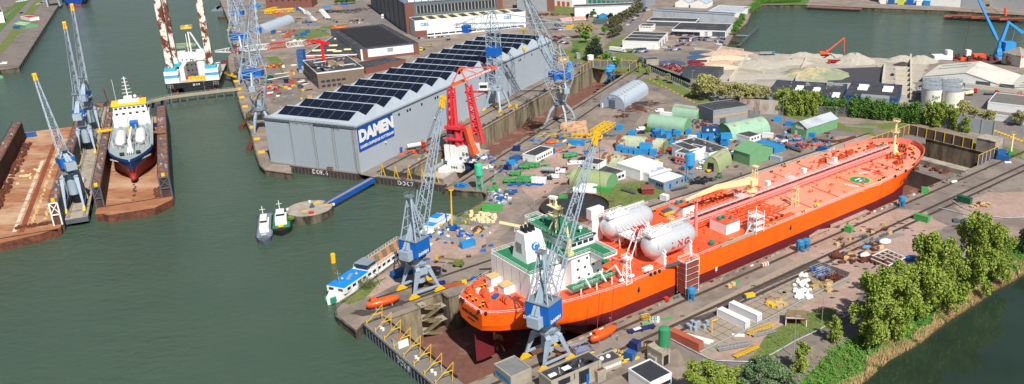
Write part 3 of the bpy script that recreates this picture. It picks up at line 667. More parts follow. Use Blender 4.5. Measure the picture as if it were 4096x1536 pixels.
# cargo hose crane
cr=K('deck_crane',MB().tube((135,1.2,21),(135,1.2,28.6),1.7,1.5,n=12).bx(133.2,136.8,-.9,3.4,28.6,31.4).tube((135,1.2,26),(135,1.2,26.4),2.6,n=12).rail([(137.4,1.2,26.4),(135,3.8,26.4),(132.6,1.2,26.4),(135,-1.4,26.4)],1,.07,1.5),m_offw,SH)
K('crane_boom',MB().loft([[(133.6,.2,29.4),(133.6,2.4,29.4),(133.6,2.4,31.6),(133.6,.2,31.6)],[(116,1.5,31.2),(116,3,31.2),(116,3,33),(116,1.5,33)],[(99,2.9,30.3),(99,3.5,30.3),(99,3.5,31),(99,2.9,31)]]),m_offw,cr)
K('crane_mast',MB().lattice((137,1.2,31),(137,1.2,36),1.8,1.4,4,.14).bx(136,138.2,0,2.4,36,36.3),m_offw,cr)
def latmast(x,y,h,w0,w1,mat,nm='lattice_mast',plat=True):
 mb=MB().lattice((x,y,21),(x,y,21+h),w0,w1,6,.17)
 if plat: mb.bx(x-w1,x+w1,y-w1,y+w1,21+h,21.2+h).rail([(x-w1,y-w1,21.2+h),(x+w1,y-w1,21.2+h),(x+w1,y+w1,21.2+h),(x-w1,y+w1,21.2+h),(x-w1,y-w1,21.2+h)],1,.08,1.4)
 K(nm,mb,mat,SH)
latmast(145.3,-13.7,7.4,2.2,1.1,m_offw);latmast(86,-2.4,7,2,1,m_offw)
latmast(48.5,-20.6,9,2.4,1.4,m_sw);latmast(48.5,20.6,9,2.4,1.4,m_sw);latmast(198,6.5,6,1.6,.9,m_pipe)
K('derrick_post',MB().tube((93.2,-8.5,21),(93.2,-8.5,36),.75,.6,n=8).bx(92,94.4,-9.8,-7.2,35.4,35.7).rail([(92,-9.8,35.7),(94.4,-9.8,35.7),(94.4,-7.2,35.7)],1,.07,1.3),m_pipeP,SH)
K('derrick_beam',MB().tube((48.5,-19.2,28),(48.5,-3,27),.5,n=6).bar((48.5,-3,21),(48.5,-3,27),.4),m_pipeP,SH)
for (x,y,sx,sy,nm) in ((106,-11.3,7.5,8.6,'stbd'),(105.5,11.2,7.5,8,'port')):
 h_=K('deck_machinery_house',MB().box(x,y,21,sx,sy,4)(1).box(x,y,25,sx-.4,sy-.4,.08),[m_sw,m_deckA],SH)
 K('house_rail',MB().rail([(x-sx/2,y-sy/2,25),(x+sx/2,y-sy/2,25),(x+sx/2,y+sy/2,25),(x-sx/2,y+sy/2,25),(x-sx/2,y-sy/2,25)],1.1,.08,1.6),m_pipeP,SH)
 K('roof_vent',MB().ball(x-2,y+1,25.9,.9).tube((x+.5,y+1,25),(x+.5,y+1,26.3),.7,n=8).tube((x+2,y-1,25),(x+2,y-1,26),.5,n=8),M('teal_cover',(30,120,110),.6),SH)
mb=MB()
for k in range(3): mb.bx(111,115.6,-22.6,-18.4,22+k*2.6,22.15+k*2.6).rail([(111,-22.6,22.15+k*2.6),(115.6,-22.6,22.15+k*2.6),(115.6,-18.4,22.15+k*2.6),(111,-18.4,22.15+k*2.6),(111,-22.6,22.15+k*2.6)],1.1,.08,1.4)
for x in (111.1,115.5):
 for y in (-22.5,-18.5): mb.bar((x,y,21),(x,y,29.8),.25)
mb.bar((108,-20,21),(111,-20,24.6),.4)
K('access_tower',mb,m_sw,SH)
K('portable_compressor',MB().box(99.5,14,21,4.4,2.2,2.3)(1).box(99.5,14,21.5,4.5,2.3,1.2),[m_dgrey,m_yel],SH)
K('white_tote_row',MB().box(60,-18,21,4,1.6,1.3),m_sw,SH)
K('green_tarpaulin_bundle',MB().ball(92,-18,21.9,1.3,1.0,1.2,n=8,m=5),M('teal_cover',(30,120,110)),SH)
K('side_fender_plank',MB().bx(93,112,-21.9,-21.3,21,21.9),M('plank_grey',(160,150,140)),SH)
mb=MB().ball(152,-19.5,21.6,1.6,.8,.6,n=8,m=4).ball(149.5,-9,21.5,1.2,.8,.6,n=8,m=4)
K('yellow_cover',mb,m_yel,SH)
# foremast
mb=MB().taper(235.5,-1,21,4.2,4.2,1.6,1.6,4).tube((235.5,-1,24),(235.5,-1,37),.75,.55,n=8).bx(234,237,-2.6,.6,31,31.2).bx(234.2,236.8,-2.4,.4,36.4,36.7)
mb.rail([(234,-2.6,31.2),(237,-2.6,31.2),(237,.6,31.2),(234,.6,31.2),(234,-2.6,31.2)],.9,.07,1.5).rail([(234.2,-2.4,36.7),(236.8,-2.4,36.7),(236.8,.4,36.7),(234.2,.4,36.7),(234.2,-2.4,36.7)],.9,.07,1.3)
K('foremast',mb,m_offw,SH)
mb=MB()
for k in range(9): mb.box(228+k*2.1,(k*5)%13-6,21,1.2,.9,.9,k*33)
K('deck_store_box',mb,m_yel,SH)
K('deck_store_box',MB().box(243,3,21,2.4,1.4,.8).box(241,-1,21,2,1.2,.9,30),m_blue,SH)
mb=MB()
for k in range(50):
 t=rnd.random();x=206+t*42;y=U(-1,1)*(interp(hdt,x)-2.2);mb.box(x,y,21,U(.4,1.4),U(.4,1.2),U(.5,1.3),U(0,90))
K('forecastle_gear',mb,M('gear_dark_red',(150,50,36),.6,var=.3),SH)
# load mark arrows and draught marks on the hull side
mb=MB()
for x in (52.5,132.5,213.5):
 y=-interp(hdt,x)-.04-(.35 if x>200 else 0);mb.add([(x-.35,y,17.6),(x+.35,y,17.6),(x+.35,y,18.6),(x-.35,y,18.6),(x-.9,y,17.6),(x+.9,y,17.6),(x,y,16.2)],[(0,1,2,3),(4,6,5)])
K('tug_mark',mb,m_black,SH)
K('draught_mark',MB().bx(90,90.9,-22.06,-22.0,11.6,13.9)(1).bx(90,90.9,-22.07,-22.01,11.6,12.4),[m_sw,m_red],SH)
# name on transom
place_text('stern_lettering','EAGLE BRASILIA',1.55,m_black,(-.06,0,18.6),(0,-1,0),(0,0,1),SH,bold=.05,sx=.92)
place_text('stern_lettering','IMO 9795062',.75,m_black,(-.06,-.4,16.7),(0,-1,0),(0,0,1),SH,bold=.03)
# fenders (black) along stern and side
mb=MB()
for x,y in ((0,5.5),(0,4),(0,-5.4),(1,-8),(58,-22),(60,-22),(62,-22),(205,-21.6),(215,-20.5),(180,22),(182,22),(232,17),(14,16),(12,15)): mb.ball(x,y,21.5,.55,.55,.75,n=7,m=4)
K('mooring_chock',mb,m_black,SH)
# keel blocks
mb=MB()
for k in range(30):
 for y in (-12,0,12): mb.box(36+k*7,y,-2.0,1.6,2.6,2.0)
Z('support_block',mb,m_conc,'concrete keel block under the orange tanker','block',A(118,214.5,-11.4),AZA,'keel blocks under the tanker')
# ================= CRANES =================
m_crope=M('wire_rope',(70,72,76),.6)
m_lg=M('crane_grey_blue',(152,168,182),.45,var=.1,c2=(110,124,136),mix=(.6,.75),scale2=.5)
m_bcrane=M('crane_house_blue',(22,96,180),.45,var=.06)
m_yh=M('crane_head_yellow',(232,176,30),.5,var=.08)
m_plat=M('platform_grey',(120,130,138),.7,var=.1)
def az2(v): return math.degrees(math.atan2(v[1],v[0]))
def wheels(root,gx,gy,mat=None,w=4.2):
 for sx in (-1,1):
  for sy in (-1,1):
   mb=MB();x=sx*gx/2;y=sy*gy/2
   mb.add([(x-w/2,y-.5,.35),(x+w/2,y-.5,.35),(x+w/2,y+.5,.35),(x-w/2,y+.5,.35),(x-.6,y-.5,1.9),(x+.6,y-.5,1.9),(x+.6,y+.5,1.9),(x-.6,y+.5,1.9)],[(3,2,1,0),(4,5,6,7),(0,1,5,4),(1,2,6,5),(2,3,7,6),(3,0,4,7)])
   b=K('bogie',mb,mat or m_yh,root)
   mb=MB()
   for k in (-.38,-.13,.13,.38): mb.tube((x+k*w,y-.3,.4),(x+k*w,y+.3,.4),.36,n=8)
   K('wheel_set',mb,m_black,b)
def dock_crane(label,loc,prot,gx,gy,hp,hc,hm,tip,group,word='DAMEN',hs=(9,7,5.8),kind='big'):
 """level luffing crane: prot = rail heading, tip = world position of the jib head"""
 root=T('dock_crane',label,'crane',loc,prot,group)
 wheels(root,gx,gy)
 inv=Matrix.Rotation(R(-prot),4,'Z')
 t=inv@(V(tip)-V(loc));sa=math.atan2(t.y,t.x);rad=math.hypot(t.x,t.y)
 D=V((cos(sa),sin(sa),0));Sv=V((-D.y,D.x,0))
 P=lambda f,s,z: D*f+Sv*s+V((0,0,z))
 # portal: each leg a tapering box
 for sx in (-1,1):
  for sy in (-1,1):
   f=V((sx*gx/2,sy*gy/2,1.6));k=V((sx*gx*.22,sy*gy*.40,hp*.86));r_=V((sx*1.2,sy*1.2,hp))
   mb=MB();mb.tube(f,k,.45,1.05,n=4).tube(k,r_,1.05,.9,n=4)
   K('leg',mb,m_lg,root)
 mb=MB()
 for sy in (-1,1): mb.bar((-gx/2,sy*gy/2,2.3),(gx/2,sy*gy/2,2.3),.6).box(0,sy*gy*.34,hp*.72,gx*.5,1.0,hp*.2)
 K('tie_beam',mb,m_lg,root)
 K('tower',MB().tube((0,0,hp*.35),(0,0,hc),1.95,n=16),m_lg,root,smooth=False)
 K('portal_platform',MB().bx(-gx*.3,gx*.3,-gy*.3,gy*.3,hp,hp+.2).rail([(-gx*.3,-gy*.3,hp+.2),(gx*.3,-gy*.3,hp+.2),(gx*.3,gy*.3,hp+.2),(-gx*.3,gy*.3,hp+.2),(-gx*.3,-gy*.3,hp+.2)],1.1,.07,1.6),m_plat,root)
 K('slew_ring',MB().tube((0,0,hc),(0,0,hc+.9),2.9,n=16).tube((0,0,hc-.5),(0,0,hc-.3),3.1,n=16),m_dgrey,root)
 z=hc+.9;L_,Wd,Hh=hs
 def obox(mb,f0,f1,s0,s1,z0,z1):
  v=[P(f,s,zz) for zz in (z0,z1) for f,s in ((f0,s0),(f1,s0),(f1,s1),(f0,s1))]
  return mb.add(v,[(3,2,1,0),(4,5,6,7),(0,1,5,4),(1,2,6,5),(2,3,7,6),(3,0,4,7)])
 h_=K('machine_house',obox(obox(MB(),-L_*.5,L_*.28,-Wd/2,-Wd*.14,z,z+Hh),-L_*.5,L_*.28,Wd*.14,Wd/2,z,z+Hh),m_bcrane,root)
 obox(obox(mb:=MB(),-L_*.52,L_*.3,-Wd/2-.1,Wd/2+.1,z+Hh,z+Hh+.15),L_*.28,L_*.3,-Wd*.14,Wd*.14,z,z+Hh);K('house_roof',mb,m_plat,h_)
 if word:
  place_text('house_lettering',word,1.35,m_white,P(-L_*.5-.03,0 if kind!='big' else Wd*.32,z+1.1),-Sv,(0,0,1),h_,bold=.05)
  place_text('house_lettering',word,1.5,m_white,P(-L_*.12,-Wd/2-.04,z+1.1),D,(0,0,1),h_,bold=.05)
  place_text('house_lettering',word,1.5,m_white,P(-L_*.12,Wd/2+.04,z+1.1),-D,(0,0,1),h_,bold=.05)
 cab=K('driver_cab',obox(MB(),L_*.3,L_*.3+2.2,Wd*.2,Wd*.2+1.9,z+1.5,z+3.8),m_bcrane,root)
 K('cab_window',obox(MB(),L_*.3+2.2,L_*.3+2.25,Wd*.2+.2,Wd*.2+1.7,z+2.2,z+3.5),m_glass,cab)
 zt=z+Hh+.15
 mb=MB();top=P(-1.2,0,hm)
 for s in (-1,1):
  mb.tube(P(2.4,s*Wd*.36,zt),top+Sv*s*.7,.28,n=5).tube(P(-L_*.42,s*Wd*.42,zt),top+Sv*s*.7,.28,n=5).tube(P(-.6,s*Wd*.36,zt),top+Sv*s*.7,.22,n=5)
  for q in (.25,.5,.75): mb.tube(P(2.4,s*Wd*.36,zt).lerp(top,q),P(-L_*.42,s*Wd*.42,zt).lerp(top,q),.14,n=4)
  for q in (.0,.25,.5): mb.tube(P(2.4,s*Wd*.36,zt).lerp(top,q),P(-L_*.42,s*Wd*.42,zt).lerp(top,q+.25),.12,n=4)
 for q in (.3,.6): mb.tube(P(2.4,-Wd*.36,zt).lerp(top,q),P(2.4,Wd*.36,zt).lerp(top,q),.14,n=4)
 K('mast_frame',mb,m_lg,root)
 K('mast_head',obox(MB().rail([P(-2.2,-1.3,hm+.4),P(.2,-1.3,hm+.4),P(.2,1.3,hm+.4),P(-2.2,1.3,hm+.4)],1.0,.06,1.2),-2.2,.2,-1.3,1.3,hm-.2,hm+.4),m_plat,root)
 # luffing lever with counterweight
 pv=P(.4,0,zt+(hm-zt)*.45);cw=P(-5.2,0,z+1.8)
 mb=MB()
 for s in (-.5,.5): mb.tube(pv+Sv*s,cw+Sv*s+V((0,0,1)),.5,1.05,n=4)
 mb.tube(pv,P(rad*.16,0,zt+(t.z-zt)*.36),.3,.2,n=4)
 lv=K('counterweight_arm',mb,m_lg,root)
 mb=MB();mb.tube(cw+Sv*-2.1-V((0,0,.6)),cw+Sv*2.1-V((0,0,.6)),2.35,n=4)
 K('counterweight',mb,m_lg,lv)
 # jib: lattice narrowing to the yellow head
 ft=P(1.8,0,zt+.3);tp=V(t);q=ft.lerp(tp,.93)
 mb=MB().lattice(ft,q,Wd*.62,1.1,16,.2,.1,up=D,h0=2.6,h1=1.0)
 jb=K('jib',mb,m_lg,root)
 mb=MB().lattice(q,tp,1.1,.9,2,.3,.2,up=D).tube(tp-Sv*.8,tp+Sv*.8,.85,n=10).tube(q-Sv*.9,q+Sv*.9,.4,n=6)
 hd=K('jib_head',mb,m_yh,jb)
 mb=MB().tube(top,tp,.09,n=3).tube(top+Sv*.5,tp+Sv*.6,.09,n=3).tube(tp+D*1.1,V((tp.x+D.x*1.1,tp.y+D.y*1.1,max(6,tp.z-22))),.07,n=3).tube(tp+D*.9,tp.lerp(ft,.8)+D*2,.06,n=3)
 K('hoist_rope',mb,m_crope,jb)
 mb=MB()
 for k in range(11): mb.bar((-gx/2+.5,-gy/2,1.8),(-gx*.22,-gy*.40-.6,hp*.86),.12)
 K('leg_ladder',mb,m_steel,root)
 return root
DG='luffing dock cranes with blue machine houses'
dock_crane('grey-blue luffing crane with blue house on the quay beside the orange lifeboat',A(120,252.7,0),AZA,10,9.5,10.5,14,36.2,PD(1773,392,290),DG,hs=(9,8,6))
dock_crane('grey-blue luffing crane with blue house standing in front of the orange tanker stern',A(127.4,185.6,0),AZA,10,9.5,10,13.5,36.2,PD(2388,535,236+14),DG,hs=(9,8.5,6.5))
L1=W(429,56.4,1);L2=W(522,57,1);L3=W(568,57,1)
dock_crane('luffing crane on the jetty nearest the viewer, its white jib crossing the rusty dock',L1,AZW,17,7,16.5,18,27,PD(136,300,L1.y+12),DG,word='',hs=(6,6,4.6),kind='s')
dock_crane('luffing crane in the middle of the jetty beside the dark floating dock wall',L2,AZW,12,7,14.5,18.5,32,PD(258,92,L2.y+10),DG,word='DAMEN',hs=(5,5.5,4.4),kind='s')
dock_crane('luffing crane at the far end of the jetty with the tallest jib on the left',L3,AZW,12,7,14.5,18.5,32,PD(288,20,L3.y+14),DG,word='DAMEN',hs=(5,5.5,4.4),kind='s')
# ---- big lattice slewing cranes ----
def lattice_crane(label,loc,prot,gx,gy,hp,hb,tip,group,drum=False,top=None,wb=13,jw=6):
 root=T('lattice_crane',label,'crane',loc,prot,group);wheels(root,gx,gy,m_plat)
 inv=Matrix.Rotation(R(-prot),4,'Z');t=inv@(V(tip)-V(loc));sa=math.atan2(t.y,t.x)
 D=V((cos(sa),sin(sa),0));Sv=V((-D.y,D.x,0));P=lambda f,s,z: D*f+Sv*s+V((0,0,z))
 for sx in (-1,1):
  for sy in (-1,1):
   mb=MB().tube((sx*gx/2,sy*gy/2,1.4),(sx*gx*.34,sy*gy*.36,hp*.62),.5,.9,n=4).tube((sx*gx*.34,sy*gy*.36,hp*.62),(sx*1.6,sy*1.6,hp),.9,.8,n=4);K('leg',mb,m_lg,root)
 mb=MB()
 for sy in (-1,1): mb.bar((-gx/2,sy*gy/2,2),(gx/2,sy*gy/2,2),.5)
 K('tie_beam',mb,m_lg,root)
 K('slew_platform',MB().tube((0,0,hp-.4),(0,0,hp+.6),4.2,n=16).rail([(4.4*cos(k*.5236),4.4*sin(k*.5236),hp+.6) for k in range(13)],1.1,.08,2),m_plat,root)
 mb=MB().tube((0,0,hp+.6),(0,0,hp+5),1.7,n=12)
 K('king_post',mb,m_lg,root)
 if drum: K('cable_drum',MB().tube(P(-3.2,-1.9,hp+8),P(-3.2,1.9,hp+8),2.6,n=20)(1).tube(P(-3.2,-2.0,hp+8),P(-3.2,2.0,hp+8),.9,n=12),[M('drum_beige',(160,150,130),.8),m_dgrey],root)
 zm=hp+hb*.42;zT=top or hp+hb
 mb=MB().lattice(P(0,0,hp+.6),P(0,0,zm),4.5,wb,3,.3,.16,up=(1,0,0)).lattice(P(0,0,zm),P(0,0,zm+5),wb,wb,2,.3,.16,up=(1,0,0)).lattice(P(0,0,zm+5),P(-1,0,zT),wb,1.6,6,.26,.14,up=(1,0,0))
 for z in (zm,zm+5): mb.bar(P(-wb/2,-wb/2,z),P(wb/2,wb/2,z),.2).bar(P(-wb/2,wb/2,z),P(wb/2,-wb/2,z),.2)
 K('lattice_tower',mb,m_lg,root)
 hh=K('machine_house',MB(),m_bcrane,root);bpy.data.objects.remove(hh)
 v=[P(f,s,zz) for zz in (zm+.6,zm+3.8) for f,s in ((-wb*.44,-wb*.4),(wb*.3,-wb*.4),(wb*.3,wb*.4),(-wb*.44,wb*.4))]
 hh=K('machine_house',MB().add(v,[(3,2,1,0),(4,5,6,7),(0,1,5,4),(1,2,6,5),(2,3,7,6),(3,0,4,7)]),m_bcrane,root)
 cw=K('counterweight',MB().tube(P(-wb*.8,-1.6,zm-5),P(-wb*.8,1.6,zm-5),2.0,n=4).tube(P(-wb*.5,0,zm+3),P(-wb*.8,0,zm-4),.7,n=4),m_lg,root)
 ft=P(wb*.35,0,zm+4);tp=V(t)
 mb=MB().lattice(ft,ft.lerp(tp,.3),3,jw,4,.26,.14,up=D).lattice(ft.lerp(tp,.3),tp,jw,1.3,14,.24,.13,up=D)
 jb=K('jib',mb,m_lg,root)
 mb=MB().tube(P(-1,.4,zT),tp,.1,n=3).tube(P(-1,-.4,zT),tp,.1,n=3).tube(P(-1,0,zT),ft.lerp(tp,.45),.16,n=4)
 K('luffing_rope',mb,m_crope,jb)
 return root
LG='tall grey lattice cranes'
lattice_crane('tall grey lattice crane with beige cable drum beside the deep dock by the tanker yard',G(2243,492,0),AZC,13,13,12.5,34,PD(2080,-60,540),LG,drum=True)
N1=G(1052,520,0);N2=G(985,330,0);N3=G(975,215,0)
lattice_crane('tall grey lattice crane right at the corner of the grey hall',N1,112,12,9,13,46,PD(1010,-40,N1.y+35),LG)
lattice_crane('tall grey lattice crane behind the walkway landing with a low counterweight plate',N2,112,12,9,13,44,PD(905,-60,N2.y+40),LG)
lattice_crane('farthest of the grey lattice cranes on the canal quay, near the arched store',N3,112,12,9,13,46,PD(960,-90,N3.y+40),LG)
# ---- hammerhead crane by the hall ----
h0=G(1990,436,0);hz=HT((1990,436),106)
root=T('hammerhead_crane','grey hammerhead crane with horizontal lattice jib and blue cabin beside the hall','crane',h0,AZC)
wheels(root,13,11,m_yh)
for sx in (-1,1):
 for sy in (-1,1): K('leg',MB().tube((sx*6.5,sy*5.5,1.4),(sx*2.6,sy*2.6,13),.6,.9,n=4),m_lg,root)
K('portal_beam',MB().bar((-6.5,-5.5,2.2),(6.5,-5.5,2.2),.6).bar((-6.5,5.5,2.2),(6.5,5.5,2.2),.6).bx(-3.6,3.6,-3.6,3.6,12.6,13.6).tube((0,0,13.6),(0,0,15.2),3.8,n=14),m_lg,root)
mb=MB().lattice((0,0,15.2),(0,0,hz-2),6.6,6.4,12,.34,.18);K('tower',mb,m_lg,root)
zc=HT((1990,436),222);K('cabin',MB().box(0,0,zc,8,7,5.4,0),m_bcrane,root)
e1=PD(1822,106,h0.y+6)-h0;e2=PD(2290,118,h0.y+2)-h0
inv=Matrix.Rotation(R(-AZC),3,'Z');e1=inv@e1;e2=inv@e2;e1.z=hz;e2.z=hz;apex=V((0,0,hz+9))
jr=MB()
jr.lattice(e1.lerp(V((0,0,hz)),.0),V((0,0,hz)),2.2,4.0,8,.24,.14).lattice(V((0,0,hz)),e2,4.0,3.0,14,.24,.14)
for s in (-1.6,1.6):
 o_=V((0,s,0));jr.tube(e1+o_*.3,apex+o_,.25,n=4).tube(apex+o_,e2+o_*.5,.25,n=4)
 for q in (.25,.5,.75):
  for e in (e1,e2): jr.tube(e.lerp(apex,q)+o_*.5,e.lerp(V((0,0,hz)),q)+o_*.5,.14,n=4)
jr.lattice((0,0,hz-2),apex,6.2,3,3,.26,.15)
jb=K('horizontal_jib',jr,m_lg,root)
q=e2.lerp(V((0,0,hz)),.62);K('hoist_rope',MB().tube(q,(q.x,q.y,hz-20),.12,n=4).tube(q+V((1.4,0,0)),(q.x+.3,q.y,hz-14),.07,n=3),m_crope,jb)
K('trolley',MB().box(q.x,q.y,hz-2.2,3.6,3,1.1).box(e2.x*.97,e2.y*.97,hz-1.8,5,3,1.6),m_yh,jb)
K('hook_block',MB().ball(q.x,q.y,hz-14.2,1.1,1.1,1.7),m_yh,jb)
K('counterweight_box',MB().box(e1.x*.7,e1.y*.7,hz-4,5,4,4.4),m_bcrane,jb)
# ---- red floating grab crane on a white barge in the dock ----
m_cr=M('grab_crane_red',(206,58,66),.5,var=.08);m_co=M('grab_crane_orange',(222,92,56),.5,var=.06)
zb=-6.5;b0=G(1878,668,zb)
dirc=Cc(1,0)-Cc(0,0);rc=AZC+4
bg=T('crane_barge','white work barge with deck houses lying in the dock under the red crane','barge',G(1820,690,-12),AZC)
K('barge_hull',MB().loft([[(-22,-7,0),(24,-7,0),(24,7,0),(-22,7,0)],[(-24,-7.5,5.5),(26,-7.5,5.5),(26,7.5,5.5),(-24,7.5,5.5)]]),M('barge_hull_white',(172,166,158),.6,c2=(150,130,110),mix=(.5,.7)),bg)
K('barge_deck_house',MB().bx(-6,4,-3,4,5.5,9).bx(-16,-9,-5,0,5.5,7.6),m_white,bg)
K('barge_tank',MB().tube((-18,3,7),(-8,3,7),1.3,n=12),m_steel,bg)
mb=MB()
for k in range(16): mb.box(U(-20,10),U(-6,6),5.5,U(.8,3),U(.8,2),U(.5,2),U(0,90))
K('deck_gear',mb,m_dgrey,bg)
er=T('grab_crane','red lattice grab crane with orange jib and white E B S house in the dock','crane',b0,0)
sc=1.0
HTb=lambda py:HT((1878,668),py,zb)-zb
z_house0,z_house1,z_leg,z_top=HTb(638),HTb(575),HTb(560),HTb(322)
K('column',MB().tube((0,0,0),(0,0,z_house0+2),3.4,n=16),M('column_navy',(24,60,104),.5),er)
hh=K('machine_house',MB().box(-3,0,z_house0,17,8,z_house1-z_house0,rc-90).box(-6,-2,z_house0-5,8,7,5.2,rc-90),m_white,er)
zf=(z_house0+z_house1)/2
dn=V((cos(R(rc-90)),sin(R(rc-90)),0));dp=V((-dn.y,dn.x,0))
place_text('house_lettering','E·B·S',2.6,m_black,V((-3,0,zf))-dp*4.05+dn*4.4,dn,(0,0,1),hh,bold=.08)
place_text('house_lettering','E·B·S',1.8,m_black,V((-6,-2,z_house0-2.5))-dp*3.55,dn,(0,0,1),hh,bold=.06)
mb=MB()
P=lambda a,b_,z:dn*a+dp*b_+V((0,0,z))
zl=z_house1;zt=z_top-4
mb.lattice(P(-7,-2,zl+8),P(-6.5,-1,zt),3.4,2.4,10,.62,.36).lattice(P(4,3,zl+6),P(2,2,zt+1),3.6,2.6,10,.62,.36)
mb.tube(P(-3.5,-4,zl),P(-5,-2,zt-6),1.5,.9,n=6).tube(P(8,2,zl),P(3,2,zt),1.3,.8,n=6)
K('lattice_mast',mb,m_cr,er)
mb=MB()
for a,b_ in ((-8,-3),(-2,-3),(-8,3),(4,3)): mb.tube(P(a,b_,zl),P(a*.9,b_,zl+11),.9,.6,n=5)
mb.box(-5,1.5,zl,11,4,9,rc-90).box(-6,-1,zl+9,9,6,1.5,rc-90).box(-6,-1,zl+3,10,6,.8,rc-90);K('winch_frame',mb,m_cr,er)
mb=MB()
for a,b_ in ((-8,-2.6),(-3.4,-2.6)): mb.tube(P(a,b_-1,zl+4),P(a,b_+1,zl+4),2.5,n=16)
K('winch_drum',mb,m_dgrey,er)
mb=MB().tube(P(2,-3.6,zl+10),P(4.5,-5,zl+2),2.2,1.8,n=4).tube(P(4.5,-5,zl+2),P(7,-6,zl-3.6),1.9,2.6,n=4);K('counterweight_arm',mb,m_co,er)
e=PD(1985,268,b0.y+12)-b0;s0=P(-6.5,-1,zt+1)
mb=MB();
for o_ in (V((0,0,0)),V((0,2,0))): mb.tube(s0+o_,e+o_*.3,.9,.6,n=4).tube(s0+o_+V((5,0,9)),e+o_*.3,.26,n=4).tube(s0+o_,s0+o_+V((5,0,9)),.4,n=4).tube(P(2,2,zt+1),s0+o_+V((5,0,9)),.3,n=4).tube(s0+o_+V((5,0,9)),s0.lerp(e,.6)+o_,.2,n=4)
jb=K('jib_beam',mb,m_co,er)
jd=(e-s0).normalized()
place_text('jib_lettering','EUROPEAN BULK SERVICES',1.3,m_white,s0.lerp(e,.58)+V((0,-.95,.0)),jd,V((0,0,1)),jb,bold=.05)
cb=PD(1935,345,b0.y+6)-b0;mb=MB().box(cb.x,cb.y,cb.z-2,4.4,3.4,3.6).rail([cb+V((-3,-2.4,-2)),cb+V((3,-2.4,-2)),cb+V((3,2.4,-2))],1.1,.08,1.5)
K('driver_cab',mb,m_white,er);K('cab_window',MB().box(cb.x,cb.y-1.72,cb.z-.6,3.8,.06,1.6),m_glass,er)
K('cab_bridge',MB().bar(cb+V((-10,0,-3)),cb+V((2,0,-2.6)),1.0).bar(cb+V((-10,0,-8)),cb+V((2,0,-3)),.5),m_cr,er)
# ---- blue floating crane on the river ----
m_fb=M('floating_crane_blue',(60,150,215),.4,var=.06)
f0=G(3988,246,-3);fc=T('floating_crane','bright blue slewing crane on an orange and black pontoon in the far river','crane',f0,0)
hf=lambda py:HT((3988,246),py,-3)+3
K('pontoon',MB().bx(-34,18,-9,9,-.6,2.2),m_dgrey,fc)
K('pontoon_deck',MB().bx(-34,18,-9,9,2.2,2.35),M('pontoon_red',(160,80,62),.7,c2=(120,60,50)),fc)
mb=MB().taper(0,0,2.3,7,6,3,3,8).tube((0,0,10),(0,0,hf(165)),1.5,1.2,n=8)
K('column',mb,m_fb,fc)
K('machine_house',MB().bx(3,11,-4,4,7,15).bx(-2,8,-3,3,5,8),m_fb,fc)
ap=V((4.5,0,hf(85)));K('mast',MB().tube((1,0,hf(165)),ap,1.8,1.2,n=4).tube(ap+V((-1,0,0)),ap+V((12,0,-9)),.9,1.6,n=4).tube((9,0,14),ap+V((6,0,-3)),.2,n=4),m_fb,fc)
tip=PD(3905,-20,f0.y-4)-f0;K('boom',MB().tube((-2,0,hf(160)),V((-2,0,hf(160))).lerp(tip,.15),1.1,1.5,n=4).tube(V((-2,0,hf(160))).lerp(tip,.15),tip,1.5,.7,n=4),m_fb,fc)
K('hoist_rope',MB().tube((-24,0,40),(-27,0,6),.12,n=3).tube(ap,tip,.12,n=3),m_crope,fc)
K('luffing_cylinder',MB().tube(ap+V((-3,0,4)),ap+V((-4,0,10)),.9,n=6),m_co,fc)
K('deck_house',MB().bx(-50,-36,-4,4,1.5,6).bx(-40,-36,-3,3,6,9.5),m_white,fc)
K('bow_hull',MB().prism([(-56,0),(-50,-5),(-35,-5),(-35,5),(-50,5)],-.5,1.6),m_dgrey,fc)
mb=MB()
for k in range(26): mb.box(U(-33,-4),U(-8,8),2.3,U(1,3.4),U(1,2.6),U(1,3.4),U(0,90))
K('deck_machinery',mb,m_rust,fc);K('orange_winch',MB().box(-14,2,2.3,9,6,3.4).box(-28,-3,2.3,4,3,2),m_co,fc)
K('control_cabin',MB().bx(-25,-21.5,-2,2,5,9.5).bx(-24,-22.5,-1,1,2.3,5),m_white,fc)
# ================= GREY HALL =================
m_clad=M('hall_cladding',(166,176,186),.55,var=.04,scale=.1,kind='corr',bscale=1.2)
m_cladd=M('hall_door_panel',(156,166,176),.55,var=.04)
m_hroof=M('hall_roof_white',(160,171,180),.5,var=.04)
m_pan=M('solar_panel',(22,28,42),.22,var=.1,spec=.5)
s0,s1,t0,t1,hh=328.2,562,258.6,314.6,24.6
HL=T('shipyard_hall','huge grey shipyard hall with a sawtooth roof of solar panels and blue DAMEN sign','hall',Cc(s0,t0),AZC)
LX,LY=s1-s0,t1-t0
K('wall',MB().prism([(0,0),(LX,0),(LX,LY),(0,LY)],0,hh,top=False),m_clad,HL)
K('roof_slab',MB().bx(.3,LX-.3,.3,LY-.3,hh-1.2,hh-1),m_hroof,HL)
n=15;pw=LX/n;hr=3.9;UR=.74
mb=MB()
for k in range(n):
 x=k*pw;xm=x+pw*UR
 a=[(x+.02,.1,hh-1),(x+.02,LY-.1,hh-1),(x+pw-.02,LY-.1,hh-1),(x+pw-.02,.1,hh-1),(xm,6,hh+hr),(xm,LY-6,hh+hr)]
 mb.add(a,[(0,4,5,1),(3,2,5,4),(0,3,4),(1,5,2)])
rf=K('sawtooth_roof',mb,m_hroof,HL)
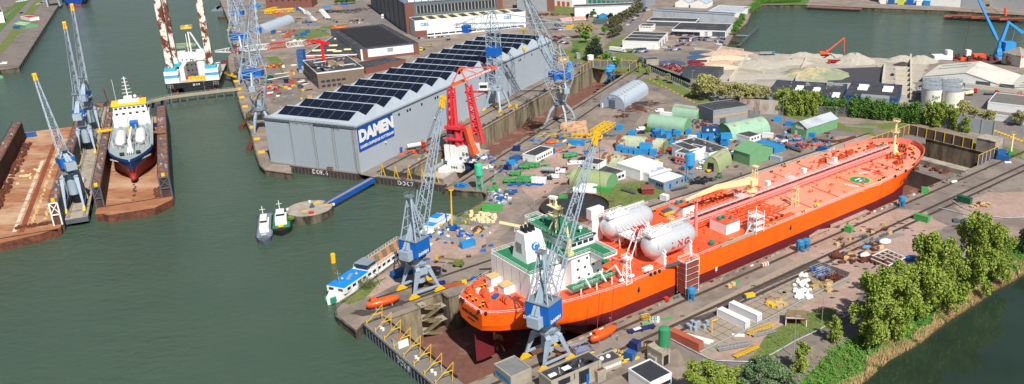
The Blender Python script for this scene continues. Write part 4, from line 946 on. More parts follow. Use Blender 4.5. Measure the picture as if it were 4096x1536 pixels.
for k in range(n):
 x=k*pw;xm=x+pw*UR
 def pf(u,v,off=.14):
  return (xm+(x+.02-xm)*u,6.8+(LY-12)*v-(u-.5)*0,hh+hr-(1+hr)*u+off)
 mb=MB();nb=7;rows=3 if k else 2
 for j in range(nb):
  for i in range(rows):
   u0=.07+i*.29;u1=u0+.282
   for c in range(3):
    v0=(j+.012+c*.327)/nb;v1=v0+.322/nb
    mb.add([pf(u0,v0),pf(u1,v0),pf(u1,v1),pf(u0,v1)],[(3,2,1,0)])
 K('solar_field',mb,m_pan,rf)
K('eaves_gutter',MB().bx(-.4,LX,-.35,-.02,hh-1.3,hh-.8).bx(-1.0,-.02,-.4,LY,hh-1.5,hh-.7),m_dgrey,HL)
mb=MB().rail([(-.8,0,hh-.7),(-.8,LY,hh-.7)],1.3,.1,2.5).rail([(-2.4,8,hh-.7),(-2.4,LY-18,hh-.7)],2.2,.14,4)
K('roof_walkway_rail',mb,m_steel,HL)
# sliding door leaves on the water side
doors=[(1.2,13.2,-.35),(13.6,25.6,-.75),(26,40,-.35),(40.4,55,-.75)]
for i,(a,b_,d) in enumerate([(1.6,12.8,-.35),(13.2,24.6,-.75),(24.9,39.0,-1.1),(39.3,55.6,-.35)]):
 dl=K('sliding_door',MB().bx(d-.3,d,a,b_,.3,hh-(2.0 if d>-1 else .8)),m_cladd,HL)
 mb=MB().bx(d-.5,d-.3,a,a+.8,.3,hh-2).bx(d-.38,d-.3,a,b_,.3,1.1)
 K('door_edge',mb,m_steel,dl)
K('drain_pipe',MB().tube((-.9,1.0,1),(-.9,1.0,hh-2),.25).bar((-.5,.5,.2),(-.5,.5,hh-1),.8),m_steel,HL)
# blue sign on the long wall facing the dock
sg=K('company_sign',MB().bx(.6,30.6,-.3,-.08,hh-13.6,hh-1.5),M('sign_blue',(8,76,168),.45,var=.02),HL)
place_text('sign_lettering','DAMEN',8.0,m_white,(16,-.32,hh-6.2),(1,0,0),(0,0,1),sg,bold=.5,sx=1.06)
place_text('sign_lettering','DAMEN SHIPREPAIR ROTTERDAM',2.1,m_white,(15.8,-.32,hh-11.6),(1,0,0),(0,0,1),sg,bold=.05,sx=.9)
for i,x in enumerate((36,44,46.5,58,72,74.5,90,106,108.5,124,140,142.5,160,178,180.5,198,214)):
 K('wall_window',MB().bx(x,x+1.5,-.06,-.0,hh-4.6,hh-3.2),m_glass,HL)
for x in (22,70,118,170): K('floodlight',MB().box(x,-.5,hh-15,.6,.9,.5),m_white,HL)
K('side_door',MB().bx(34,36.4,-.1,0,0.2,3),m_blue,HL);K('side_door',MB().bx(84,86,-.1,0,.2,2.8),m_dgrey,HL)
# ================= DOCK GATES =================
m_gate=M('gate_dark_steel',(60,50,46),.75,var=.2,c2=(96,66,52),mix=(.45,.65),scale2=.4)
m_navy=M('gate_navy',(38,42,48),.7,var=.15,c2=(70,64,58),mix=(.5,.7))
m_gd=M('gate_deck',(122,116,108),.85,var=.12)
def caisson(label,fr_,az,s,ta,tb,wd,z0,z1,word,size,tc,mat,frames):
 o=T('dock_gate',label,'dock gate',fr_(s,0,0),az)
 K('caisson',MB().bx(0,wd,ta,tb,z0,z1),mat,o)
 d=K('walkway_deck',MB().bx(.1,wd-.1,ta+.1,tb-.1,z1,z1+.06),m_gd,o)
 place_text('gate_lettering',word,size,m_white,(-.05,tc,z1-1.6),(0,-1,0),(0,0,1),o,bold=.06)
 K('gate_rail',MB().rail([(.2,ta+.2,z1+.06),(.2,tb-.2,z1+.06)],1.1,.07,2),m_steel,o)
 mb=MB()
 for k in range(int((tb-ta)/2.2)): mb.box(-.15,ta+1+k*2.2,z0,.3,.35,z1-z0-.5)
 K('fender_rib',mb,m_dgrey,o)
 return o
g8=caisson('dark dock gate with DOK-8 lettering and yellow frames closing the tanker dock',A,AZA,93.3,186,242.3,7.4,-13,.4,'DOK-8',3.0,214,m_navy,8)
for k in range(8):
 t=240.0-k*6.6
 mb=MB().bar((5.6,t,.46),(6.2,t-.4,6.8),.16).bar((6.2,t-.4,6.8),(.9,t+1.4,1.2),.15).bar((6.0,t,4),(3.0,t+.7,3.6),.2).bar((.9,t+1.4,.4),(.9,t+1.4,2.2),.22)
 K('yellow_frame',mb,m_yel,g8)
K('control_cabin',MB().box(3.6,222.5,.46,3.4,4.2,2.7)(1).box(3.6,222.5,3.16,3.5,4.3,.1),[m_white,M('cabin_top',(140,110,90))],g8)
for t in (236,234.5,212,210.5,202,200): K('mooring_bollard',MB().tube((3.4,t,.46),(3.4,t,1.3),.45,.5,n=8),m_white,g8)
K('debris_net',MB().poly([(7.2,240,1.2),(7.6,232,.3),(7.3,226,1.0),(7.7,218,.2),(7.3,210,1.0),(7.6,202,.3),(7.3,194,1)],.4),m_black,g8)
g6=caisson('rusty dock gate with DOK 6 lettering below the hall doors',Cc,AZC,325.4,259,300.4,2.6,-8,.6,'DOK 6',3.2,281.5,m_gate,0)
K('winch_box',MB().box(1.4,276,.66,2,3,1.4),m_rust,g6)
g7=caisson('rusty dock gate with DOK 7 lettering and yellow frames beside the blue gangway',Cc,AZC,325.4,209.5,248,2.6,-10,.3,'DOK 7',3.0,231,m_gate,5)
for k in range(5):
 t=245-k*7.6;K('yellow_frame',MB().bar((2.2,t-1.2,.4),(1.8,t,6.6),.3).bar((2.2,t+1.2,.4),(1.8,t,6.6),.3).bar((2.1,t-.8,2.8),(2.1,t+.8,2.8),.2),m_yel,g7)
mb=MB().add([(2.4,246,.4),(2.4,214,.4),(2.2,214,3.2),(2.2,222,2.6),(2.2,230,3.6),(2.2,238,3.4),(2.2,246,5)],[(0,1,2,3,4,5,6)])
K('dark_mesh_screen',mb,M('mesh_dark',(64,66,64),.9),g7)
K('winch_box',MB().box(1.4,232.5,.4,2,2.4,1.6),m_rust,g7)
# blue gangway to the round dolphin
a_=G(1491,712,1.2);b_=G(1305,815,1.2);d_=b_-a_
gw=T('gangway','blue footbridge leading from the quay to the round concrete dolphin','gangway',(a_.x,a_.y,0),az2(d_))
Lg=d_.length
K('deck',MB().bx(0,Lg,-1.3,1.3,.9,1.1),M('gangway_deck',(150,120,110)),gw)
for s in (-1,1): K('side_girder',MB().bx(0,Lg,s*1.35-.1,s*1.35+.1,-.6,1.6),M('gangway_blue',(20,86,170),.5),gw);
K('hand_rail',MB().rail([(0,1.3,1.6),(Lg,1.3,1.6)],1.0,.06,2),m_steel,gw)
c=G(1238,840,0);dl=T('mooring_dolphin','round grey concrete mooring dolphin with yellow hatches in the basin','dolphin',(c.x,c.y,0))
rr=(G(1325,830,0)-G(1152,830,0)).length/2
ring=[(rr*cos(k*.2618),rr*sin(k*.2618)) for k in range(24)]
K('wall_ring',MB().prism(ring,-7,.9,top=False).prism([(a*1.03,b) for a,b in ring],.4,.9,top=False),m_quay,dl)
K('top_slab',MB().sheet(ring,.9),m_conc,dl)
for a,b,w_ in ((1.5,6.5,2.2),(7,4,2.2),(-1,-3.4,1.6)): K('yellow_hatch',MB().box(a,b,.92,w_*1.2,w_,.12,20),m_yel,dl)
for a,b in ((-2,7),(10,3),(-9,-2)): K('bollard',MB().tube((a,b,.9),(a,b,1.8),.5,.6,n=8),m_white,dl)
K('winch',MB().tube((1,1,.9),(1,1,2.6),.6,n=8).tube((1,1,.9),(1,1,1.5),1.2,n=8),m_dgrey,dl)
K('red_box',MB().box(3,-6.5,.9,2,1.2,.9),m_red,dl)
K('ivy_patch',MB().ball(-5,-10,.4,1.8,1.2,1.3,n=8,m=5),m_dgrass,dl)
# far end of the tanker dock: mesh fence, concrete block, braced screens
m_mesh=M('brown_mesh',(96,84,78),.9,var=.15)
def mesh_fence(label,pts,h,mat,post=m_yel,step=5):
 o=T('mesh_fence',label,'fence',pts[0]);p0=V(pts[0])
 for a,b in zip(pts,pts[1:]):
  a=V(a)-p0;b=V(b)-p0;n=max(1,int((b-a).length/step));d=(b-a).normalized();nn=V((-d.y,d.x,0))*.04
  K('mesh_panel',MB().add([a+nn,b+nn,b+nn+V((0,0,h-.2)),a+nn+V((0,0,h-.2)),a-nn,b-nn,b-nn+V((0,0,h-.2)),a-nn+V((0,0,h-.2))],[(0,1,2,3),(5,4,7,6),(3,2,6,7)]),mat,o)
  for k in range(n+1): c=a.lerp(b,k/n);K('post',MB().bar(c-nn*4,c-nn*4+V((0,0,h)),.25),post,o)
  K('top_rail',MB().bar(a+V((0,0,h)),b+V((0,0,h)),.2),post,o)
 return o
hfz=HT((3732,560),521)
mesh_fence('brown mesh fence with yellow posts round the far end of the tanker dock',[A(372,241.6),A(413.6,241.8),A(413.8,205)],hfz,m_mesh)
Z('concrete_block_house',MB().box(0,0,0,9,10,6.5)(0).box(0,0,6.5,9.4,10.4,.4),m_conc,'tall grey concrete block at the corner of the dock end','block house',A(418,198),AZA)
mesh_fence('blue mesh screen with yellow braces on the dock edge near the bow',[A(391,189.9),A(411,190.2)],5.5,M('blue_mesh',(52,70,110),.8),step=3.4)
o=struct('dock_sill',MB().box(387,214,-13.5,4,50,9),m_conc,rot=0);bpy.data.objects.remove(o)
v=[A(386,190,0),A(392,190,0),A(392,240.5,0),A(386,240.5,0)]
Z('inner_dock_wall',MB().prism([(p.x,p.y) for p in v],-13.4,-2.5),m_conc,'low concrete cross wall inside the dock behind the bow','wall')
v=[A(372,190),A(386,190),A(386,226),A(376,226)]
Z('work_ledge',MB().prism([(p.x,p.y) for p in v],-13.4,-5),m_asph,'raised ledge with rusty blocks inside the dock in front of the bow','ledge')
for k in range(22):
 p=A(U(373,385),U(191.5,222),-5);Z('rusty_block',MB().box(0,0,0,U(2,4),U(1,1.6),U(.8,1.6)),m_rust,'rusty steel block lying among others on the ledge by the bow','block',p,U(20,60),'rusty blocks on the ledge')
# far end of dock 7: fence with water spray wall
mesh_fence('yellow railing round the far end of the dock beside the blue silos',[Cc(566,239),Cc(590.5,238.6),Cc(598.5,206.6),Cc(583,206.4)],5.2,M('grey_mesh',(100,104,106),.8),step=5)
# stair tower beside the hull
st=T('scaffold_stair','rust-brown scaffold stair tower with white posts against the orange hull','stair tower',A(187.2,189.0),AZA)
for k in range(5):
 K('stair_panel',MB().bx(.2,6,-2.4,-2.2,1.1+k*2.35,2.8+k*2.35).bx(-.2,-.05,-2,1.8,1.1+k*2.35,2.8+k*2.35).bx(6.05,6.15,-2,1.8,1.0+k*2.35,2.5+k*2.35),M('stair_brown',(132,66,58),.7,var=.15),st)
 K('landing',MB().bx(0,6.2,-2.2,2,.8+k*2.35,.92+k*2.35).bar((.5 if k%2 else 5.7,-1,.9+k*2.35),(5.7 if k%2 else .5,-1,.9+(k+1)*2.35),.35),m_dgrey,st)
mb=MB()
for x in (0,6.2):
 for y in (-2.2,2): mb.bar((x,y,0),(x,y,13.2),.2)
for k in range(6): mb.bx(0,6.2,-2.35,-2.15,.9+k*2.35,1.1+k*2.35).bx(-.15,.05,-2.2,2,.9+k*2.35,1.1+k*2.35)
mb.rail([(0,-2.2,12.6),(6.2,-2.2,12.6),(6.2,2,12.6),(0,2,12.6),(0,-2.2,12.6)],1.1,.07,1.5)
K('scaffold_post',mb,m_white,st)
K('gangplank',MB().bar((0,1,12),(-4,3.4,11),.9),m_dgrey,st)
# stairs in the wall recess
ds=T('dock_stair','zigzag steel stairs inside the recess of the dock wall near the lifeboat','stairs',A(113.7,241.3,-13.5),AZA)
for k in range(5):
 z=k*2.6;K('stair_flight',MB().bar((1 if k%2 else 8,1.2,z),(8 if k%2 else 1,1.2,z+2.6),.9).rail([(1 if k%2 else 8,.6,z+.3),(8 if k%2 else 1,.6,z+2.9)],1.0,.07,1.5),M('stair_olive',(120,110,84),.8),ds)
 K('landing',MB().bx(.2 if k%2==0 else 7,3 if k%2==0 else 10,.4,4,z+2.5,z+2.7),m_conc,ds)
# ================= FLOATING DOCKS, JETTY AND BOATS =================
m_rdeck=M('rusty_dock_deck',(156,104,72),.85,var=.22,scale=.35,c2=(190,158,130),mix=(.46,.62),scale2=.05,bump=.2,stretch=(.5,1.,1))
m_rwall=M('rusty_dock_wall',(96,62,52),.85,var=.3,scale=.4,c2=(58,48,46),mix=(.42,.6),scale2=.15,stretch=(1,1,.3))
m_rtop=M('rusty_walkway',(138,98,82),.9,var=.25,scale=.5,c2=(92,74,66),mix=(.45,.6),scale2=.3)
m_dwall=M('dock_outer_slate',(66,82,94),.6,var=.12,c2=(44,50,56),mix=(.5,.65),scale2=.2)
def scrap(root,name,n,x0,x1,y0,y1,z,mat,a=.6,b=2.2,h=1.3,ang=90):
 mb=MB()
 for _ in range(n): mb.box(U(x0,x1),U(y0,y1),z,U(a,b),U(a,b*.7),U(.3,h),U(0,ang))
 return K(name,mb,mat,root)
def fdock(label,s0,s1,ti0,ti1,to0,to1,apron,zt,label2):
 o=T('floating_dock',label,'floating dock',W(s0,0,0),AZW)
 L_=s1-s0
 K('pontoon',MB().prism([(x-s0,y) for x,y in apron],-4,.5),m_rust,o)
 K('dock_deck',MB().sheet([(x-s0,y) for x,y in apron],.55),m_rdeck,o)
 for nm,a,b in (('side_wall',to0,ti0),('side_wall',ti1,to1)):
  a,b=min(a,b),max(a,b)
  w=K(nm,MB().prism([(12,a),(L_-16,a),(L_-16,b),(12,b)],-4,zt,top=False),[m_rwall],o,label='dark rusty dock wall')
  inner=b if a==to0 else a
  K('wall_walkway',MB().sheet([(12,a),(L_-16,a),(L_-16,b),(12,b)],zt+.02),m_rtop,w)
  K('walkway_rail',MB().rail([(12,a+.1,zt),(L_-16,a+.1,zt)],1.2,.05,2.5).rail([(12,b-.1,zt),(L_-16,b-.1,zt)],1.2,.05,2.5),m_rust,w)
  scrap(w,'walkway_gear',26,16,L_-18,a+.8,b-.8,zt,m_dgrey,.6,1.8,1.2,8)
  scrap(w,'walkway_gear',10,16,L_-18,a+.8,b-.8,zt,m_steel,.6,1.6,1.5,8)
  K('yellow_winch',MB().box(14,(a+b)/2,zt,1.6,1.4,1.3),m_yel,w)
  e=MB()
  for yy in (a+.3,b-.3): e.bar((11.6,yy,.5),(11.6,yy,zt),.5)
  e.bar((11.6,a+.3,zt*.5),(11.6,b-.3,zt*.5),.5).bar((11.6,a+.3,zt*.55),(11.6,b-.3,zt),.35).bar((11.6,b-.3,zt*.55),(11.6,a+.3,zt),.35).bar((11.6,a+.3,zt),(11.6,b-.3,zt),.5)
  K('end_frame',e,m_white if a==to0 and zt<11 else m_dgrey,w)
 return o
dl_=fdock('wide empty floating dock with orange rusty deck at the left edge',396,585,64,91.3,60.3,95.5,[(404,61),(400,68),(396.5,82),(399,96),(585,96),(585,61)],10.6,'')
K('outer_plating',MB().bx(12,170,60.15,60.28,-4,10.5),m_dwall,dl_)
scrap(dl_,'keel_block',90,20,165,67.5,68.4,.5,m_wood,.8,1.3,1.0,10);scrap(dl_,'keel_block',80,22,150,72,72.8,.5,m_wood,.8,1.3,1.0,10)
scrap(dl_,'chain_heap',200,22,160,87.5,90.8,.5,m_rust,.6,1.8,1.6);scrap(dl_,'chain_heap',60,14,17,63,78,.5,m_rust,.5,1.8,1.2)
scrap(dl_,'sand_bag',14,80,110,78,86,.5,m_offw,.8,1.8,1.0)
K('deck_groove',MB().bx(6,6.8,62,95,.56,.6),m_black,dl_)
K('rust_strip',MB().bx(10,170,74.5,76.6,.57,.6),M('rust_strip',(134,72,48),.9,var=.25),dl_)
K('pale_strip',MB().bx(12,120,77.5,79,.57,.6),M('pale_strip',(216,196,176),.9,var=.2,c2=(176,120,86),mix=(.5,.6),scale2=.2),dl_)
dr_=fdock('narrower floating dock with brown deck holding the blue and white ship',410,585,45,22,48.6,17.2,[(413,45.5),(410,43.5),(409.5,25),(418,17.4),(585,17.4),(585,48.6),(414,48.6)],10.4,'')
scrap(dr_,'rusty_block',30,14,28,22.5,25,.5,m_rust,.6,1.8,1.0,10);K('deck_groove',MB().bx(12.2,13,22,46,.56,.6),m_black,dr_)
scrap(dr_,'keel_block',24,14,60,33,34,.5,m_rust,.7,1.4,.5,4)
K('outer_plating',MB().bx(12,159,17.02,17.15,-4,10.3),m_dwall,dr_)
for p,c_ in ((W(531,86.5,.55),m_blue),):
 pass
# jetty with crane rails
jt=T('jetty','concrete crane jetty between the two floating docks','jetty',W(412.5,0,0),AZW)
K('deck',MB().bx(0,215,51.3,60,-.2,1.0),m_conc,jt)
mb=MB()
for k in range(14):
 for y in (52,59.3): mb.tube((3+k*15,y,-5),(3+k*15,y,-.2),.9,n=6)
K('pile',mb,m_dgrey,jt)
mb=MB()
for y in (52.4,53,58.4,59): mb.bar((0,y,1.06),(215,y,1.06),.16)
K('crane_rail',mb,M('rail_dark',(72,60,52)),jt)
K('fender',MB().bx(-.4,0,51.3,60,-1.4,.6),m_dgrey,jt)
for k in range(10): Z('supply_crate',MB().box(0,0,0,U(1,2.4),U(1,2),U(.8,1.8)),rnd.choice([m_cblue,m_yel,m_dgrey,m_steel,m_rust]),'small crate or winch standing along the concrete jetty','crate',W(U(470,600),U(50.5,51.2)+rnd.choice((0,9)),1),AZW,'crates along the jetty')
# generic hull
def hull(mb,L_,B,D,zk=0,bow=.25,stern=.85,flare=1.15,z0=-1.2,n=10):
 """hull along +x, stern at 0"""
 xs_=[i/n for i in range(n+1)];rings=[]
 for u in xs_:
  w=B/2*(stern+(1-stern)*min(1,u/.2)) if u<.2 else (B/2 if u<1-bow else B/2*max(.02,1-((u-(1-bow))/bow)**2.2))
  x=u*L_;sh=D*(1+.18*max(0,(u-.7)/.3)**2)
  rings.append([(x*(1.0 if u<1 else .97),-w*.8,z0),(x,-w,z0+D*.5),(x+(flare-1)*u*B*.3,-w,sh),(x+(flare-1)*u*B*.3,w,sh),(x,w,z0+D*.5),(x*(1.0 if u<1 else .97),w*.8,z0)])
 return mb.loft(rings)
# ---- blue ship in the right floating dock ----
m_nb=M('ship_navy_blue',(24,66,128),.4,var=.05);m_rh=M('ship_red_bottom',(150,52,48),.6,var=.12,c2=(120,60,60),mix=(.5,.7));m_nd=M('ship_grey_deck',(150,162,160),.6,var=.1)
sp=T('gas_tanker','small blue and white gas tanker standing bow-on in the floating dock','ship',W(546,33.6,1.4),AZW+180)
L_=98;hb=[(0,7),(6,9),(14,10.2),(70,10.4),(80,9.2),(88,6.6),(94,3.6),(98,.3)]
zs_=[0,1.5,4,6,6.01,9,11.2];vs=[];xs_=[0,6,14,30,50,66,74,80,85,89,92,95,98]
mb=MB()
for x in xs_:
 d=interp(hb,x)
 for z in zs_:
  low=interp([(0,5),(14,9.5),(62,10),(72,7.4),(80,4),(88,1.3),(92,.4),(98,.2)],x);w=low+(d-low)*min(1,(z/11.2))**1.4
  xx=x-(5.5*(1-z/11.2) if x>93 else 0);vs.append((xx,-w,z))
 for z in zs_:
  low=interp([(0,5),(14,9.5),(62,10),(72,7.4),(80,4),(88,1.3),(92,.4),(98,.2)],x);w=low+(d-low)*min(1,(z/11.2))**1.4
  xx=x-(5.5*(1-z/11.2) if x>93 else 0);vs.append((xx,w,z))
mb.v=vs;nz=len(zs_);W2=2*nz
for i in range(len(xs_)-1):
 for k in range(nz-1):
  a=i*W2+k;b=(i+1)*W2+k;m=0 if zs_[k]<6 else 1
  mb.f+=[(a,b,b+1,a+1),(b+nz,a+nz,a+nz+1,b+nz+1)];mb.m+=[m,m]
 mb.f.append((i*W2,i*W2+nz,(i+1)*W2+nz,(i+1)*W2));mb.m.append(0)
for k in range(nz-1): mb.f.append((k,k+1,k+1+nz,k+nz));mb.m.append(1)
a=(len(xs_)-1)*W2
for k in range(nz-1): mb.f.append((a+k,a+k+nz,a+k+1+nz,a+k+1));mb.m.append(0 if zs_[k]<6 else 1)
K('hull',mb,[m_rh,m_nb],sp)
K('bulbous_bow',MB().ball(93,0,2.2,4.2,1.7,1.9,n=12,m=8),m_rh,sp,smooth=True)
K('deck',MB().sheet([(x,-interp(hb,x)+.25) for x in xs_[:-1]]+[(x,interp(hb,x)-.25) for x in reversed(xs_[:-1])],10.4),m_nd,sp)
mb=MB()
for sg in (-1,1):
 for p,q in zip(xs_[6:],xs_[7:]):
  A_,B_=(p,sg*interp(hb,p)),(q,sg*interp(hb,q));mb.add([(A_[0],A_[1],10.8),(B_[0],B_[1],10.8),(B_[0],B_[1],12.2),(A_[0],A_[1],12.2),(A_[0],A_[1]*.97,10.8),(B_[0],B_[1]*.97,10.8),(B_[0],B_[1]*.97,12.2),(A_[0],A_[1]*.97,12.2)],[(0,1,2,3),(7,6,5,4),(3,2,6,7)])
K('bulwark',mb,m_nb,sp)
for sg in (-1,1): K('guard_rail',MB().rail([(2,sg*7.6,10.5),(14,sg*9.9,10.5),(70,sg*10.1,10.5)],1.2,.07,2.5),m_white,sp)
for sg in (-1,1): K('gas_tank',MB().loft([[(x,sg*4.6+2.5*k*cos(t*.5236),12.8+2.5*k*sin(t*.5236)) for t in range(12)] for x,k in ((46,.05),(46.6,.55),(48,.88),(50,1),(65,1),(67,.88),(68.4,.55),(69,.05))]),m_white,sp,smooth=True)
hz_=10.5
dh=K('deckhouse',MB().bx(8,24,-9,9,hz_,hz_+5.6).bx(10,23,-8.4,8.4,hz_+5.6,hz_+8.4).bx(12,22,-8,8,hz_+8.4,hz_+11),m_white,sp)
K('bridge_band',MB().bx(11.6,22.6,-8.6,8.6,hz_+11.2,hz_+12.3),M('band_yellow',(244,200,40),.5),dh)
for z_,n_ in ((hz_+9.2,7),(hz_+6.4,5)):
 for k in range(n_): K('window',MB().box(22.03 if z_>hz_+8 else 23.03,-6.6+k*13.2/(n_-1),z_,.08,1.4,1.1),m_glass,dh)
K('bridge_top',MB().bx(13,21,-5,5,hz_+12.4,hz_+13).bx(15,19,-2,2,hz_+13,hz_+15.2),m_white,sp)
mb=MB().bar((16,0,hz_+15),(16,0,hz_+26),.5)
for k in range(5): mb.bar((16,-2.4+k*.3,hz_+17+k*2),(16,2.4-k*.3,hz_+17+k*2),.22)
mb.tube((16,-6,hz_+13),(16,-6,hz_+25),.1,n=4);K('signal_mast',mb,m_white,sp)
K('dome',MB().ball(15,3.4,hz_+14.4,.9),m_white,sp,smooth=True)
mb=MB()
for y in (-1.2,-.4,.4,1.2): mb.tube((26,y,11.4),(84,y*1.2,11.4),.25,n=5)
for k in range(60): mb.box(U(26,74),U(-8,8),10.5,U(.6,2.4),U(.6,2),U(.6,3),0)
for k in range(14): mb.tube((U(46,74),rnd.choice((-8,8,0)),10.5),(U(46,74),rnd.choice((-8.5,8.5,.5)),13.5),.18,n=4)
K('deck_piping',mb,m_steel,sp)
K('crane_pedestal',MB().tube((73,0,10.5),(73,0,15.5),.9,n=8).bar((73,0,15),(56,1,17.4),.8).taper(78,0,10.5,5,3.2,3,2,2.4),m_white,sp)
K('hose_crane',MB().bar((44,-1,10.5),(44,-1,16),.6).bar((44,-1,16),(38,-1,18.5),.5),m_yel,sp)
for sg in (-1,1): K('anchor_winch',MB().tube((83,sg*2.6,11.3),(83,sg*4.6,11.3),.9,n=9),m_black,sp)
K('blue_deck_box',MB().box(30,1,12,6,4,2.4),m_blue,sp)
place_text('bow_lettering','ENVIRONMENT',1.0,m_white,(86.8,-7.0,9.6),(.82,.56,0),(0,0,1),sp,bold=.02)
place_text('bow_lettering','ENVIRONMENT',1.0,m_white,(86.8,7.0,9.6),(-.82,.56,0),(0,0,1),sp,bold=.02)
K('gangway',MB().bar((30,-17,11.2),(30,-9.6,11.2),1.0).rail([(30,-17,11.6),(30,-9.6,11.6)],1,.06,1.5),m_yel,sp,label='yellow gangway to the dock wall')
K('gangway',MB().bar((46,10,11),(46,15.8,10.4),1.0),M('gangway_brown',(130,104,70)),sp)
# ---- jack-up barge ----
c0=G(666,358,1);c1=G(882,340,1);dj=(c1-c0);wj=dj.length;aj=az2(dj)
m_leg=M('leg_rust_white',(222,214,204),.6,var=.05,c2=(104,54,38),mix=(.46,.5),scale2=.14,stretch=(1,1,.7))
ju=T('jack_up_barge','white jack-up barge with black hull, tall rusty legs and green helideck','jack-up barge',(c0.x,c0.y,0),aj)
zd=HT((666,358),337,0)
K('hull',MB().bx(0,wj,0,58,1,1+zd),m_black,ju)
K('deck',MB().bx(.3,wj-.3,.3,57.7,1+zd,1.1+zd),M('jack_deck',(176,168,156),.8,var=.1),ju)
zd+=1.1
for x in (0,wj-9):
 b_=K('corner_house',MB().bx(x,x+9,.5,9,zd,zd+8),m_white,ju)
 K('light_blue_band',MB().bx(x-.05,x+9.05,.42,9.1,zd+3.6,zd+5.4)(1).bx(x-.06,x+9.06,.40,9.12,zd+5.0,zd+5.4),[M('band_light_blue',(70,165,215)),M('band_mid_blue',(24,110,170))],b_)
hleg=95
for x,y in ((4.4,5),(wj-4.6,5),(5.4,21)):
 lg=K('jack_leg',MB().bx(x-2.1,x+2.1,y-2.1,y+2.1,-4,hleg),m_leg,ju,label='tall square leg, white at the top and rusty below')
 K('jack_housing',MB().bx(x-3.6,x+3.6,y-3.6,y+3.6,zd+8,zd+10.4),M('jack_cyan',(70,170,190)),lg)
ac=K('accommodation',MB().bx(3,wj-9,25,38,zd,zd+13).bx(6,wj-9,27,40,zd+13,zd+16).bx(9.2,12,9,25,zd,zd+9).bx(wj-4,wj-1,9,30,zd,zd+7),m_white,ju)
for k in range(7):
 for z in (3,7,11): K('window',MB().box(7+k*2.8,24.96,zd+z,1.0,.1,1.0),m_glass,ac)
hx=8;hp_=[(hx+11*cos(k*.785+.39),46+11*sin(k*.785+.39)) for k in range(8)]
hd=K('helideck',MB().prism(hp_,zd+18,zd+18.6),M('heli_deck_grey',(116,146,124),.7),ju)
mb=MB();disc(mb,V((hx,46,zd+18.65)),7.4,V((1,0,0)),V((0,1,0)),r2=6.2);K('yellow_circle',mb,m_yel,hd)
mb=MB()
for p in hp_[::2]: mb.bar((p[0],p[1],zd+8),(p[0]*.9+hx*.1,p[1],zd+18),.5)
K('helideck_strut',mb,m_white,hd)
K('deck_crane_column',MB().tube((wj-12,14,zd),(wj-12,14,zd+13),3.0,n=14).tube((wj-12,14,zd+13),(wj-12,14,zd+14.2),3.8,n=14),m_white,ju)
K('crane_cab',MB().bx(wj-22,wj-8,12,18,zd+14.2,zd+17.5),M('crane_cab_white',(214,218,220)),ju)
K('crane_frame',MB().bar((wj-17,15,zd+17),(wj-17,17,zd+36),.8).bar((wj-9,15,zd+17),(wj-17,17,zd+35),.8).bar((wj-19,17,zd+15),(wj-19,18,zd+34),.4),m_white,ju)
K('crane_head',MB().bx(wj-21,wj-14,14,20,zd+35,zd+35.4).rail([(wj-21,14,zd+35.4),(wj-14,14,zd+35.4),(wj-14,20,zd+35.4),(wj-21,20,zd+35.4),(wj-21,14,zd+35.4)],1.4,.15,1.8).box(wj-17,17,zd+35.4,2,2,2),M('head_yellow',(216,190,90)),ju)
mb=MB()
for k in range(8): mb.box(15+k*1.7,7+(k%2),zd,1.5,3.4,2.2)
K('yellow_drum_row',mb,m_yel,ju)
K('blue_container',MB().bx(20,25,14,17,zd,zd+4.4),m_cblue,ju)
scrap(ju,'deck_cargo',30,10,wj-13,8,24,zd,m_dgrey,.8,2.8,2.0);scrap(ju,'deck_cargo',12,10,wj-13,8,24,zd,m_red,.6,1.6,1.2)
place_text('bow_lettering','JB 114',1.7,m_white,(wj*.56,-.04,zd-2.0),(1,0,0),(0,0,1),ju,bold=.05)
for x in (2.8,wj-2.8): K('anchor_rack',MB().rail([(x-1.6,-.3,zd-3.6),(x+1.6,-.3,zd-3.6)],2.6,.18,1.6),m_steel,ju)
# its long red and white boom, lying level over the canal quay
j0=PD(862,205,c1.y+14)-V((c0.x,c0.y,0));j1=PD(1285,165,c1.y-14)-V((c0.x,c0.y,0))
iv=Matrix.Rotation(R(-aj),3,'Z');j0=iv@j0;j1=iv@j1
seg=[0,.17,.30,.52,.70,.86,1.];bm=None
m_br=M('boom_red',(196,60,56),.5);
for k in range(6):
 a,b=j0.lerp(j1,seg[k]),j0.lerp(j1,seg[k+1]);w0=1.2 if k==0 else 4.2;w1=1.6 if k==5 else 4.2
 K('boom_section',MB().lattice(a,b,w0,w1,max(3,int((b-a).length/4)),.3,.18,h0=w0*.8,h1=w1*.8),m_white if k%2==0 else m_br,ju,label='white boom section' if k%2==0 else 'red boom section')
hdp=j1;K('boom_head',MB().bar(hdp-V((6,0,-1.2)),hdp+V((5,0,-2)),1.6).bar(hdp,hdp+V((0,0,-12)),1.8).ball(*(hdp+V((0,0,-12.4))),1.3),M('boom_head_red',(222,24,34),.45),ju)
K('boom_rest',MB().lattice(j0.lerp(j1,.35)*1,V((*(j0.lerp(j1,.35)).xy,.1)),2.4,4,5,.25,.15),m_lg,ju)
